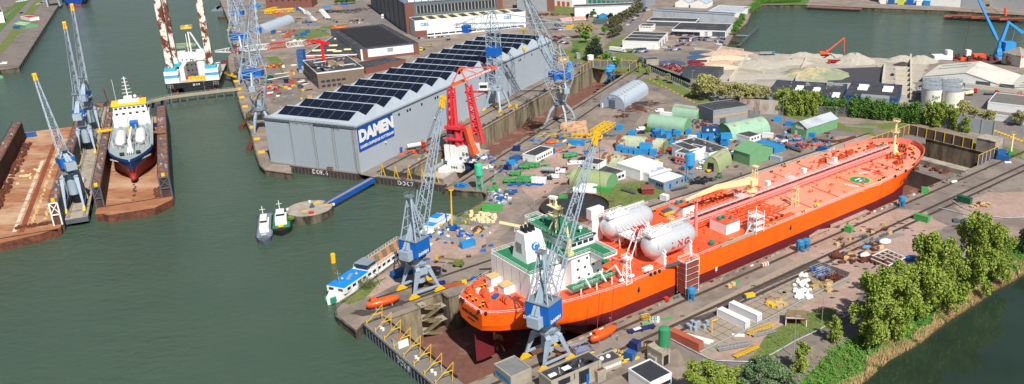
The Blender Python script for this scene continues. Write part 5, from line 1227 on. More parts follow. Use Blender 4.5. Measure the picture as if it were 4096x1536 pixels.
# ---- curved walkway ----
pts=[G(x,y,2) for x,y in ((500,440),(549,424),(600,404),(666,389),(730,380),(806,371),(880,362),(950,355))]
wk=T('walkway_bridge','long curved concrete walkway bridge crossing the canal to the quay','bridge',(pts[0].x,pts[0].y,0))
o0=V((pts[0].x,pts[0].y,0));mb=MB();ml=MB();mpz=MB()
for i,(a,b) in enumerate(zip(pts,pts[1:])):
 a=a-o0;b=b-o0;d=(b-a).normalized();nn=V((-d.y,d.x,0))
 mb.add([a-nn*2.4,b-nn*2.4,b+nn*2.4,a+nn*2.4,a-nn*2.4-V((0,0,.9)),b-nn*2.4-V((0,0,.9)),b+nn*2.4-V((0,0,.9)),a+nn*2.4-V((0,0,.9))],[(0,1,2,3),(4,5,1,0),(3,2,6,7)])
 for s in (-1,1): ml.rail([a+nn*s*2.3,b+nn*s*2.3],1.1,.06,2.5)
 for q in (.2,.75):
  p=a.lerp(b,q);mpz.box(p.x,p.y,-5.2,1.2,4.6,6.4,az2(d))
K('deck',mb,M('walkway_concrete',(156,146,124),.85,var=.12),wk);K('hand_rail',ml,m_steel,wk);K('pier',mpz,m_dgrey,wk)
for px,py in ((688,387),(822,371)):
 p=G(px,py,2.);Z('lamp_post',MB().tube((0,0,0),(0,0,8),.12,.08,n=5).box(.5,0,7.9,1.4,.3,.15),m_steel,'thin lamp post on the walkway '+('left of the barge middle' if px<700 else 'right of the barge middle'),'lamp post',p)
# ---- small craft and pontoons ----
def slab_barge(label,pl,pr,depth,z0,z1,mat,rot=None,cat='pontoon',extra=None,matd=None,name='pontoon'):
 a=G(*pl,-3);b=G(*pr,-3);d=b-a;o=T(name,label,cat,a,az2(d));w=d.length
 K('hull',MB().bx(0,w,0,depth,0,z1+3),mat,o);K('deck',MB().bx(.2,w-.2,.2,depth-.2,z1+3,z1+3.05),matd or mat,o)
 if extra: extra(o,w)
 return o
slab_barge('brown steel barge moored by the canal quay behind the jack-up',(872,268),(912,266),16,-3,-.6,m_rust)
slab_barge('grey flat pontoon, left one of two at the top of the canal',(845,46),(868,45),34,-3,-1.6,m_plat)
slab_barge('grey flat pontoon, right one of two at the top of the canal',(869,45),(894,43),34,-3,-1.6,m_plat)
slab_barge('small rusty raft beside the quay with the arched store',(900,76),(909,74),10,-3,-1.5,m_rust)
slab_barge('narrow rusty raft by the canal quay, upper one of two',(954,517),(973,516),16,-3,-1.4,m_rust)
slab_barge('narrow rusty raft by the canal quay, lower one of two',(984,607),(1006,605),18,-3,-1.4,m_rust)
slab_barge('brown work pontoon with winches behind the docked gas tanker',(405,437),(590,402),12,-3,-1.2,m_rtop,extra=lambda o,w: (scrap(o,'deck_gear',30,2,w-2,1,11,1.8,m_dgrey),K('post',MB().bar((6,3,1.8),(5,3,12),.6),m_rust,o)))
slab_barge('green topped pontoon at the left edge of the harbour',(-20,318),(14,312),9,-3,-1.4,m_hgreen)
def boat(label,stern,bow_,B,D,mats,builder,name='boat',cat='boat',z=-3):
 a=G(*stern,z);b=G(*bow_,z);d=b-a;o=T(name,label,cat,a,az2(d));L_=d.length
 K('hull',hull(MB(),L_,B,D),mats[0],o);builder(o,L_,B,D);return o
def tug(o,L_,B,D):
 green='green' in o['label']
 K('deck',MB().bx(1,L_*.85,-B*.42,B*.42,D,D+.08),m_sgreen if green else M('tug_deck_grey',(120,130,140)),o)
 mb=MB()
 for k in range(9): 
  u=.06+k*.1;
  for s in (-1,1): mb.ball(u*L_,s*B*(.5 if u<.75 else .5*(1-((u-.75)/.25)**2)),D*.75,.6,.4,.6,n=6,m=4)
 K('tyre_fender',mb,m_black,o)
 w=K('wheelhouse',MB().bx(L_*.35,L_*.7,-B*.28,B*.28,D,D+2.4).bx(L_*.42,L_*.62,-B*.2,B*.2,D+2.4,D+5),m_white,o)
 K('window_band',MB().bx(L_*.418,L_*.622,-B*.205,B*.205,D+3.5,D+4.4),m_glass,w)
 K('mast',MB().bar((L_*.5,0,D+5),(L_*.5,0,D+9.5),.25).bar((L_*.5,-1.2,D+8),(L_*.5,1.2,D+8),.15),m_white,o)
 K('towing_winch',MB().tube((L_*.82,-1,D+.8),(L_*.82,1,D+.8),.7,n=8).box(L_*.22,0,D,1.6,1.6,1),m_yel if green else m_steel,o)
 if not green: K('red_waterline',MB().bx(0,L_*.8,-B*.505,B*.505,-.3,.4),m_red,o)
boat('green and black tugboat with white wheelhouse beside the round dolphin','a' and (1130,862),(1128,945),8.4,2.2,[m_black],tug,'tugboat')
boat('slim grey and red launch moored left of the wider tugboat',(1068,868),(1058,984),6.6,1.9,[M('launch_grey',(88,98,112))],tug,'launch')
def ferry(o,L_,B,D):
 bl=M('ferry_blue',(24,132,214),.5,var=.04)
 K('green_band',MB().bx(L_*.9,L_*.985,-B*.2,B*.2,.5,D+.1),M('ferry_teal',(40,150,120)),o)
 w=K('saloon',MB().bx(3,L_*.9,-B*.46,B*.46,D,D+2.3),m_white,o)
 for k in range(int(L_*.86/3)):
  for s in (-1,1): K('window',MB().box(4.6+k*3,s*B*.463,D+.8,1.7,.06,1.0),m_glass,w)
 for y in (-2,2): K('window',MB().box(L_*.9+.03,y,D+.8,.08,2,1.0),m_glass,w)
 K('blue_roof',MB().bx(L_*.62,L_*.9,-B*.44,B*.44,D+2.3,D+2.42),bl,w)
 K('sun_deck',MB().bx(3,L_*.5,-B*.42,B*.42,D+2.3,D+2.4),M('sun_deck_brown',(176,128,84),.8,var=.12),w)
 K('awning',MB().bx(L_*.5,L_*.61,-B*.36,B*.36,D+4.3,D+4.5).bar((L_*.5,-2.6,D+2.3),(L_*.5,-2.6,D+4.3),.15).bar((L_*.5,2.6,D+2.3),(L_*.5,2.6,D+4.3),.15),M('awning_grey',(130,140,150)),w)
 K('bar_room',MB().bx(L_*.505,L_*.605,-B*.3,B*.3,D+2.3,D+4.3),m_glass,w)
 K('deck_rail',MB().rail([(L_*.6,-B*.44,D+2.4),(3,-B*.44,D+2.4),(3,B*.44,D+2.4),(L_*.6,B*.44,D+2.4)],1.1,.07,1.8),m_white,w)
 mb=MB()
 for k in range(14): mb.box(5+k*L_*.032,(k%3-1)*1.5,D+2.4,1.8,.9,.7)
 K('deck_bench',mb,M('bench_grey',(120,110,96)),w)
 K('life_float',MB().ball(L_*.7,1.4,D+3,.7).ball(L_*.8,-1,D+3,.6).box(L_*.74,0,D+2.4,4,1.2,.5,20),m_steel,w)
 K('mast',MB().bar((L_*.86,0,D+2.4),(L_*.86,0,D+8),.16).bar((L_*.86,-1.4,D+6.6),(L_*.86,1.4,D+6.6),.12),m_steel,o)
boat('long white passenger boat with bright blue roof and brown sun deck along the quay',(1640,995),(1312,1222),8.6,2.6,[m_white],ferry,'passenger_boat')
def yacht(o,L_,B,D):
 w=K('cabin',MB().bx(2,L_*.8,-B*.4,B*.4,D,D+2.2).bx(L_*.3,L_*.6,-B*.3,B*.3,D+2.2,D+4),m_white,o)
 K('blue_top',MB().bx(3,L_*.78,-B*.36,B*.36,D+2.2,D+2.3).bx(L_*.32,L_*.58,-B*.28,B*.28,D+4,D+4.1),M('ferry_blue'),w)
 for k in range(int(L_*.7/2.4)): K('window',MB().box(3.5+k*2.4,-B*.403,D+.8,1.4,.06,.9),m_glass,w)
 K('deck_rail',MB().rail([(1,-B*.4,D+.1),(1,B*.4,D+.1),(L_*.8,B*.42,D+.1)],1.1,.06,1.6),m_white,o)
boat('white and blue cabin boat moored beyond the crane at the quay',(1800,885),(1690,958),6.6,2.2,[m_white],yacht,'cabin_boat')
p=G(1333,1050,-3);Z('buoy',MB().tube((0,0,-1),(.25,0,3.6),1.0,.95,n=14)(0).tube((.25,0,3.6),(.28,0,3.9),.7,n=10),m_yel,'yellow cylindrical buoy floating alone in the harbour','buoy',p)
# blue ship bow at the top edge
p=G(345,24,-3);q=G(262,14,-3);bs=T('moored_ship','blue hulled ship moored stern-on at the top edge beside the far left quay','ship',G(300,22,-3),az2(W(1,0)-W(0,0)))
K('hull',MB().loft([[(0,-6,0),(0,6,0),(0,11,9),(0,-11,9)],[(6,-9,0),(6,9,0),(6,12,9),(6,-12,9)],[(80,-11,0),(80,11,0),(80,12,9),(80,-12,9)]]),M('hull_royal_blue',(20,62,140),.4),bs)
K('boot_band',MB().loft([[(-.1,-6.4,-.4),(-.1,6.4,-.4),(-.1,7,1.2),(-.1,-7,1.2)],[(5.9,-9.4,-.4),(5.9,9.4,-.4),(5.9,9.8,1.2),(5.9,-9.8,1.2)],[(80,-11.1,-.4),(80,11.1,-.4),(80,11.2,1.2),(80,-11.2,1.2)]]),m_rh,bs)
K('superstructure',MB().bx(10,26,-9,9,9,20),m_white,bs)
# piles of the left quay
mb=MB()
a,b=G(74,272),G(248,0)
for k in range(46):
 p=a.lerp(b,k/45);mb.tube((p.x+.4,p.y-.2,-5),(p.x+.4,p.y-.2,-.4),.55,n=6)
Z('quay_pile',mb,m_dgrey,'dark pile in the row along the edge of the far left quay','pile',group='piles of the far left quay')
# ================= BUILDINGS =================
def zc(ox,oy,s): return lambda x,y:(ox+x*s,oy+y*s)
w1=zc(950,0,.388);hA=zc(1400,0,.5435);hB=zc(2000,0,.4658);hC=zc(2500,0,.4658);hD=zc(3000,0,.4658);hE=zc(3496,0,.4658)
m1=zc(2300,400,.4658);m2=zc(2700,400,.4658);n3=zc(2000,1150,.4);r4=zc(3400,300,.5404);yd=zc(1650,400,.5435);dd=zc(2100,200,.388)
f5=zc(2600,1000,.5548);q1=zc(1024,0,.795);q2=zc(2048,0,.795);q3=zc(3072,0,.795);b2=zc(1024,768,.795);b3=zc(2048,768,.795);b4=zc(3072,768,.795);k2=zc(3072-3072+3072,768,.795)
m_bw=M('building_white',(226,228,226),.6,var=.04,c2=(196,194,188),mix=(.55,.75),scale2=.2)
m_bg=M('building_grey',(140,146,152),.65,var=.06,kind='corr',bscale=1.5)
m_tan=M('concrete_render',(158,152,138),.85,var=.12,c2=(140,132,118),mix=(.5,.7),scale2=.2)
m_lroof=M('light_metal_roof',(176,184,190),.5,var=.08,c2=(150,156,160),mix=(.5,.7),scale2=.1)
m_bb=M('building_blue',(28,72,128),.5,var=.08,kind='corr',bscale=1.5)
m_win=m_glass;m_oxd=M('pipe_oxide',(150,84,58),.8,var=.2)
def frame(pa,pb):
 a=G(*pa);b=G(*pb);d=b-a;return a,az2(d),d.length
def depth_of(a,rot,pc,z):
 p=G(pc[0],pc[1],z)-a;r=R(rot);return -p.x*sin(r)+p.y*cos(r)
def flat(name,label,pa,pb,ty=None,pc=None,h=None,dep=None,wall=None,roof=None,win=(),cat='building',fascia=None,group=None,gable=0,sheds=0):
 """building standing on the ground line pa-pb, roof at image height ty above pa, back roof corner pc"""
 wall=wall or m_bw;roof=roof or m_roof
 a,rot,w=frame(pa,pb)
 if h is None: h=HT(pa,ty)
 if dep is None: dep=depth_of(a,rot,pc,h)
 o=T(name,label,cat,a,rot,group)
 K('wall',MB().prism([(0,0),(w,0),(w,dep),(0,dep)],0,h,top=False),wall,o)
 rt=MB()
 if gable:
  g_=abs(gable)
  if gable>0: rt.add([(-.3,-.4,h-.05),(w+.3,-.4,h-.05),(w+.3,dep/2,h+g_),(-.3,dep/2,h+g_),(-.3,dep+.4,h-.05),(w+.3,dep+.4,h-.05)],[(0,1,2,3),(3,2,5,4)]);e=MB().add([(0,0,h),(0,dep,h),(0,dep/2,h+g_-.05),(w,0,h),(w,dep,h),(w,dep/2,h+g_-.05)],[(2,1,0),(3,4,5)])
  else: rt.add([(-.4,-.3,h-.05),(w/2,-.3,h+g_),(w/2,dep+.3,h+g_),(-.4,dep+.3,h-.05),(w+.4,-.3,h-.05),(w+.4,dep+.3,h-.05)],[(0,1,2,3),(1,4,5,2)]);e=MB().add([(0,0,h),(w,0,h),(w/2,0,h+g_-.05),(0,dep,h),(w,dep,h),(w/2,dep,h+g_-.05)],[(0,1,2),(5,4,3)])
  K('gable_wall',e,wall,o)
  rf=K('roof',rt,roof,o)
 else:
  rf=K('roof',rt.bx(.25,w-.25,.25,dep-.25,h-.5,h-.05),roof,o)
  p=MB().bx(-.08,w+.08,-.08,.25,h-.6,h+.25).bx(-.08,w+.08,dep-.25,dep+.08,h-.6,h+.25).bx(-.08,.25,.25,dep-.25,h-.6,h+.25).bx(w-.25,w+.08,.25,dep-.25,h-.6,h+.25)
  K('parapet',p,fascia or wall,o)
 for wn in win:   # (face, count, x0, x1, z, width, height[,material,name])
  f_,n,x0,x1,z,ww,wh=wn[:7];mt=wn[7] if len(wn)>7 else m_win;nm=wn[8] if len(wn)>8 else 'window'
  L_=w if f_=='f' else dep
  for k in range(n):
   u=(x0+(x1-x0)*((k+.5)/n))*L_
   if f_=='f': mb=MB().bx(u-ww/2,u+ww/2,-.06,.02,z,z+wh)
   elif f_=='r': mb=MB().bx(w-.02,w+.06,u-ww/2,u+ww/2,z,z+wh)
   else: mb=MB().bx(-.06,.02,u-ww/2,u+ww/2,z,z+wh)
   K(nm,mb,mt,o)
 o['_w']=w;o['_d']=dep;o['_h']=h;o['_r']=0
 return o,w,dep,h,rf
def clean(o):
 for k in ('_w','_d','_h','_r'):
  if k in o: del o[k]
def roofbits(o,w,dep,h,n,mat=m_steel,nm='roof_vent'):
 for _ in range(n):
  x,y=U(.1,.9)*w,U(.1,.9)*dep
  if rnd.random()<.5: K(nm,MB().box(x,y,h-.06,U(.8,2),U(.8,1.6),U(.5,1.2)),mat,o)
  else: K(nm,MB().tube((x,y,h-.06),(x,y,h+.7),.4,n=8),mat,o)
def skyl(o,w,dep,h,rects,mat=None):
 for (u,v,a,b) in rects: K('rooflight',MB().arch(u*w-a/2,u*w+a/2,b,b*.22,v*dep,h-.02,n=6),mat or m_offw,o)
B_={}
# --- top centre ---
o,w,d,h,_=flat('brick_building','long brick building with flat roof at the top edge behind the yellow lattice parts',w1(300,92),w1(772,76),h=13,dep=30,wall=m_brick,win=(('f',7,.05,.95,8,2.2,1.4),))
o,w,d,h,rf=flat('workshop','flat dark roofed workshop with white domed rooflights and white front edge',w1(690,612),w1(1232,600),ty=222,pc=w1(1050,352),wall=m_brick,fascia=m_bw,win=(('f',2,.03,.2,1.2,3.4,2.4,M('pink_panel',(200,130,130)),'pink_door'),('f',8,.3,.98,1,2,1.2)))
skyl(rf,w,d,h,[(u,v,7,4) for u,v in ((.12,.2),(.3,.42),(.2,.75),(.44,.83),(.7,.55),(.78,.75),(.72,.22),(.9,.42),(.93,.2),(.55,.15),(.4,.2))])
o,w,d,h,rf=flat('ribbed_roof_hall','large hall with black ribbed roof, brick corners and a white front wall',hA(85,447),hA(512,398),ty=198,pc=hA(300,172),wall=m_brick,fascia=m_dgrey,win=(('f',1,.12,.9,1.6,.1,.1),))
K('white_front',MB().bx(w*.12,w*.9,-.12,-.02,2.2,h-.6).bx(w*.0,w*.03,-.1,0,0,h),m_bw,o)
K('left_cladding',MB().bx(-.12,-.02,1,d-1,1,h-.5),m_bg,o)
for k in range(14): K('roof_rib',MB().loft([[(w*.12,y,h-.05),(w*.86,y,h-.05),(w*.86,y+d*.022,h+1.1),(w*.12,y+d*.022,h+1.1)],[(w*.12,y+d*.05,h-.05),(w*.86,y+d*.05,h-.05),(w*.86,y+d*.052,h-.04),(w*.12,y+d*.052,h-.04)]]),M('rib_dark',(40,40,44),.6),rf) if (y:=d*(.06+k*.062)) or True else 0
K('vent_grille',MB().bx(w*.45,w*.55,-.2,-.12,h-4.4,h-1.2),m_steel,o)
o,w,d,h,rf=flat('office_building','two storey brown brick office with dark flat roof full of pipes beside the hall',(1276,357),(1462,333),ty=293,pc=w1(1160,570),wall=M('brown_brick',(118,104,92),.85,var=.12),fascia=m_bw,win=(('f',5,.05,.6,4.2,2.6,1.6),('f',4,.05,.5,1,2.2,1.6),('l',9,.05,.95,3.8,1.8,2),('l',9,.05,.95,.8,1.6,1.6,m_blue,'blue_door')))
roofbits(rf,w,d,h,26);K('roof_pipe',MB().poly([(w*.15,d*.7,h+.4),(w*.6,d*.75,h+.4),(w*.6,d*.3,h+.4),(w*.9,d*.3,h+.4)],.3).poly([(w*.1,d*.3,h+.4),(w*.4,d*.34,h+.4),(w*.4,d*.5,h+.4)],.3),m_white,rf)
K('plant_room',MB().box(w*.45,d*.45,h-.05,5,4,3.4).box(w*.62,d*.4,h-.05,6,3,2),M('plant_tan',(140,120,96)),rf)
flat('low_building','low dark roofed building between the ribbed hall and the grey sawtooth hall',(1465,297),(1625,262),h=4.5,dep=22,wall=m_brick)
# GBS hall
o,w,d,h,rf=flat('machining_hall','white fronted hall with GBS lettering below a huge glazed grey hall',hA(485,277),(2104,110),ty=84,pc=hA(442,128),wall=m_bw,fascia=m_bw,win=(('f',14,.1,.98,1.2,6,1.4),))
K('brick_plinth',MB().bx(0,w*.1,-.1,-.02,0,6),m_brick,o)
for k in range(9): K('rooflight',MB().bx(w*(.1+k*.095),w*(.1+k*.095)+4,1,d-1,h-.02,h+.4),m_offw,rf)
place_text('wall_lettering','GBS',4.4,M('lettering_blue',(40,120,180)),(9,-.14,h-4),(1,0,0),(0,0,1),o,bold=.1)
place_text('wall_lettering','GBS',4.4,M('lettering_blue'),(w-18,-.14,h-4),(1,0,0),(0,0,1),o,bold=.1)
h2=h+13;uh=K('upper_hall',MB().prism([(-3,d),(w*.86,d),(w*.86,d+190),(-3,d+190)],0,h2,top=False),M('hall_glass_grey',(96,104,110),.5,var=.12,kind='corr',bscale=.6),o)
K('glazing_band',MB().bx(w*.07,w*.8,d-.15,d-.02,h+3,h2-3),m_glass,uh)
for k in range(24): K('mullion',MB().bx(w*(.07+k*.031),w*(.07+k*.031)+.8,d-.3,d-.16,h+3,h2-3),M('mullion_grey',(150,150,146)),uh)
K('brick_end',MB().bx(-3,w*.05,d-.2,d-.02,0,h2).bx(w*.81,w*.86,d-.2,d-.02,h,h2),m_brick,uh)
ur=K('upper_roof',MB().bx(-3.5,w*.86+.5,d-.5,d+190,h2,h2+.6),M('glass_roof',(110,122,134),.4,var=.2,scale=.2),uh)
for i in range(14):
 for j in range(5): K('arched_rooflight',MB().arch(2+i*w*.06,2+i*w*.06+5.5,9,1.8,d+10+j*22,h2+.6,n=6),m_bw,ur)
for k in range(7): K('wall_pilaster',MB().bx(-3.3,-3.02,d+8+k*24,d+9.4+k*24,0,h2),m_dgrey,uh)
for pa,pb,hh_,mt,lb in ((hB(150,104),hB(470,93),15,m_bg,'grey clad hall with brick end at the top edge right of the GBS hall'),(hB(470,48),hB(622,60),12,m_bw,'white building with orange doors at the top edge')):
 o,w,d,h,_=flat('industrial_hall',lb,pa,pb,h=hh_,dep=40,wall=mt,win=(('f',3,.1,.9,.2,4,5,M('orange_door',(190,90,60)),'roller_door'),) if mt is m_bw else ())
 if mt is m_bg: K('brick_end',MB().bx(w*.8,w+.05,-.15,d,0,h+.1),m_brick,o)
flat('long_hall','long white hall with dark roof and small windows behind the hedge of trees',hB(632,126),hB(1140,108),ty=hB(0,40)[1],pc=hB(1170,42),win=(('f',2,.05,.16,7,4,2.6),))
flat('teal_hall','grey hall with teal doors behind the long white hall',hB(700,30),hB(1250,66),h=11,dep=24,wall=m_bg,win=(('f',12,.1,.98,1,4,4,M('teal_door',(30,120,100)),'teal_door'),('f',12,.05,.95,7,3.5,1.6)))
for pa,pb,lb in ((hB(530,202),hB(622,192),'left of two huts with salmon pink roofs by the car park'),(hB(636,188),hB(738,184),'right of two huts with salmon pink roofs by the car park')):
 flat('pink_roof_hut',lb,pa,pb,h=3,dep=8,gable=1.6,roof=M('salmon_roof',(216,150,134),.7))
flat('canopy_shed','wide brown flat canopy roof behind the willow trees',hB(540,262),hB(800,240),h=4,dep=26,wall=m_tan,roof=M('brown_roof',(140,124,104),.85,var=.15))
flat('brick_hut','small brick hut with dark hipped roof near the end of the grey hall',hB(500,535),hB(592,528),h=4,dep=12,wall=M('yellow_brick',(190,150,90)),win=(('f',2,.1,.8,1,1.6,1.4,m_bw,'door'),))
flat('market_tent','blue and white tent roofed huts among the trees',hB(848,164),hB(922,160),h=4,dep=9,wall=m_sky,roof=m_bw,gable=-2)
flat('teal_carport','teal roofed carport left of the dark conifer',hB(802,208),hB(918,206),h=3.6,dep=11,wall=m_dgrey,roof=M('teal_door'))
flat('electric_cabinet','light grey cabinet on the grass near the deep dock',hB(660,506),hB(690,504),h=4,dep=5,wall=m_steel,roof=m_steel,cat='cabinet')
o,w,d,h,rf=flat('white_hall','white hall with dark roof beside the scrapped cars',hB(1052,416),hC(286,426),ty=163,pc=hC(385,280),win=(('r',3,.1,.9,.2,3.4,4,m_dgrey,'roller_door'),))
for k in (.33,.66): K('roof_seam',MB().bx(0.4,w-.4,d*k,d*k+.5,h,h+.2),m_bw,rf)
o,w,d,h,rf=flat('garage','long garage with dark roof, white posts and many car bays',hC(402,304),hC(868,320),ty=118,pc=hC(600,196),wall=m_bw,fascia=m_bw,win=(('f',9,.02,.5,.3,4.6,3.4,m_glass,'bay'),('f',2,.55,.72,.3,7,4,m_bw,'bay'),('f',2,.76,.96,.3,7,4.4,m_dgrey,'bay')))
flat('black_roof_office','low office with black roof and white edges behind the garage',hC(190,220),hC(606,232),ty=hC(0,178)[1],pc=hC(600,158),fascia=m_bw,wall=m_dgrey)
flat('small_white_house','small white house with dark roof left of the garage',hC(120,266),hC(232,270),ty=hC(0,222)[1],dep=13,win=(('f',4,.08,.92,3.4,2,1.6),))
o,w,d,h,rf=flat('sawtooth_warehouse','warehouse with a wide pale roof carrying dark panel strips',hC(246,170),hC(938,214),h=10,pc=hC(300,88),wall=m_lroof,roof=m_lroof)
K('glazed_band',MB().bx(1,w-1,.6,9,h,h+.15),M('band_blue_grey',(92,112,130),.4,var=.1),rf)
for k,x in enumerate((.06,.13,.22,.35)): K('dark_panel_strip',MB().bx(w*x,w*(x+.05+.012*k),d*.36,d*.92,h,h+.1),m_pan,rf)
K('dark_panel_strip',MB().bx(w*.56,w*.59,d*.3,d*.92,h,h+.1).bx(w*.59,w*.66,d*.8,d*.92,h,h+.1).bx(w*.59,w*.64,d*.5,d*.6,h,h+.1).bx(w*.71,w*.74,d*.3,d*.92,h,h+.1).bx(w*.74,w*.79,d*.78,d*.9,h,h+.1),m_pan,rf)
flat('white_tent_hall','white hall with ribbed roof and light blue strips by the water inlet',hC(1000,150),hC(1078,100),h=5,dep=34,wall=m_bw,roof=m_lroof)
flat('pale_gable_hall','left of the two pale gabled halls at the top edge',hC(430,60),hC(545,64),h=5,dep=24,wall=m_bw,roof=m_lroof,gable=-4)
flat('pale_gable_hall','right of the two pale gabled halls at the top edge',hC(560,66),hC(700,72),h=5,dep=24,wall=m_bw,roof=m_lroof,gable=-4)
flat('guard_hut','black roofed hut at the corner of the scrapped car yard',hC(184,566),hC(290,560),h=4.6,dep=9,wall=m_tan)
flat('dark_shed','dark open shed between the trees and the sand bays',hC(800,690),hC(846,640),h=5.4,dep=26,wall=m_dgrey)
# --- blue industrial halls (right) ---
o,w,d,h,rf=flat('blue_hall','left part of the blue industrial hall with three long rooflights',(3068,405),(3368,425),ty=377,pc=(3062,318),wall=m_bb,win=(('f',3,.02,.25,.5,3,2.6,m_steel,'roller_door'),('f',6,.3,.98,.6,4,1.4,m_bw,'panel')))
for u,v in ((.38,.62),(.62,.55),(.9,.3)): K('rooflight',MB().arch(u*w-2.2,u*w+2.2,4,1,v*d,h,n=6).arch(u*w-2.2,u*w+2.2,5,1.2,v*d-7,h,n=6),m_bw,rf)
roofbits(rf,w,d,h,14);scrap(rf,'roof_unit',3,w*.72,w*.95,d*.88,d*.95,h,m_steel,4,6,2,2)
o,w,d,h,rf=flat('blue_hall','right part of the blue industrial hall with the glazed office box',(3374,425),(3586,442),ty=380,pc=(3385,325),wall=m_bb,win=(('f',2,.02,.28,.4,4,3.6,m_dgrey,'roller_door'),))
for u in (.28,.76): K('rooflight',MB().arch(u*w-3,u*w+3,5,1.2,d*.72,h,n=6).arch(u*w-3,u*w+3,5,1.2,d*.5,h,n=6),m_bw,rf)
K('office_box',MB().bx(w*.33,w*.85,-7,-.1,0,h+1.6)(1).bx(w*.34,w*.84,-7.08,-7,h-3.4,h-1.4).bx(w*.34,w*.84,-7.08,-7,1,3.2),[m_steel,m_glass],o)
# --- white warehouse with two gables ---
a,rot,w=frame(hE(415,706),(4330,402));hw_=HT(hE(415,706),305);dpt=depth_of(a,rot,hE(400,540),hw_)
o=T('gabled_warehouse','long white warehouse with pale panelled roof and two low gables by the river','warehouse',a,rot)
g1=w*.28;pk=[0,g1,g1*2,g1*3.3,g1*4.6];zp=[hw_,hw_+5.5,hw_-1.2,hw_+6,hw_-1]
K('wall',MB().prism([(0,0),(w*1.25,0),(w*1.25,dpt),(0,dpt)],0,hw_-1.3,top=False),M('warehouse_lower',(150,142,126),.8,var=.15),o)
mb=MB()
for k in range(4): mb.add([(pk[k],0,hw_-4.4),(pk[k+1],0,hw_-4.4),(pk[k+1],0,zp[k+1]),(pk[k],0,zp[k])],[(0,1,2,3)])
K('white_fascia',mb,m_bw,o)
mb=MB()
for k in range(4): mb.add([(pk[k],-.4,zp[k]+.05),(pk[k+1],-.4,zp[k+1]+.05),(pk[k+1],dpt,zp[k+1]+.05),(pk[k],dpt,zp[k]+.05)],[(0,1,2,3)])
rf=K('roof',mb,M('warehouse_roof',(206,202,190),.6,var=.05,c2=(176,172,160),mix=(.5,.7),scale2=.08),o)
mb=MB()
for k in (0,2):
 for q in (.2,.45,.7,.9):
  if k==0 and q>.5: continue
  x0,x1=pk[k]+(pk[k+1]-pk[k])*.15,pk[k]+(pk[k+1]-pk[k])*.85;z0=zp[k]+(zp[k+1]-zp[k])*.15+.12;z1=zp[k]+(zp[k+1]-zp[k])*.85+.12;y=dpt*(1-q)
  mb.add([(x0,y,z0),(x1,y,z1),(x1,y+1.6,z1),(x0,y+1.6,z0)],[(0,1,2,3)])
K('dark_roof_strip',mb,M('strip_dark',(66,84,92)),rf)
for k in (.35,.5,.68,.8): K('loading_opening',MB().bx(w*k,w*k+9,-.1,.1,2,5),m_dgrey,o)
place_text('wall_lettering','GROENE DIJK WEG',3.0,M('lettering_pale_blue',(130,170,200)),(g1*1.0,-.12,hw_-2.4),(1,0,0),(0,0,1),o,bold=.03) and None
place_text('wall_lettering','Cool Rooi',2.8,M('lettering_pale_blue'),(g1*2.75,-.12,hw_-1.2),(1,0,0),(0,0,1),o,bold=.05)
# storage tanks
tkb=None
for i,(x,y) in enumerate(((488,832),(652,846),(490,870),(660,888),(495,908),(665,925))):
 p=G(*hE(x,y));lab=['back left','back right','middle left','middle right','front left','front right'][i]
 if tkb is None:
  tkb=T('storage_tank','white cylindrical storage tank with grey lid, '+lab+' of the six','tank',p,0,'six white storage tanks')
  K('shell',MB().tube((0,0,0),(0,0,11.4),6.3,n=28,cap=False),M('tank_white',(224,222,208),.5,var=.04,c2=(196,190,172),mix=(.55,.7)),tkb,smooth=True)
  K('lid',MB().tube((0,0,11.3),(0,0,12.1),6.5,.4,n=28),M('tank_lid',(140,150,156),.6),tkb)
  K('lid_rail',MB().rail([(6.2*cos(k*.5236),6.2*sin(k*.5236),11.4) for k in range(13)],1.0,.08,3),m_steel,tkb)
 else: dup(tkb,p,0,'white cylindrical storage tank with grey lid, '+lab+' of the six')
p=G(*hE(495,912));t_=Z('tank_sign',text_mb('Rooi',2.6,.06,.03),m_black,'black lettering reading Rooi on the front left storage tank','lettering')
t_.data.transform(Matrix.Translation((p.x-.6,p.y-6.45,7.4))@Matrix.Rotation(R(90),4,'X'))
o,w,d,h,rf=flat('grey_roof_shed','long shed with ribbed grey roof and white wall at the right edge',(3948,440),(4130,462),h=5,dep=26,wall=m_bw,roof=M('ribbed_grey_roof',(112,108,104),.8,kind='corr',bscale=.8))
flat('boundary_wall','low white boundary wall with trees at the right edge',(3940,476),(4120,502),h=3.4,dep=1,wall=m_bw,cat='wall')
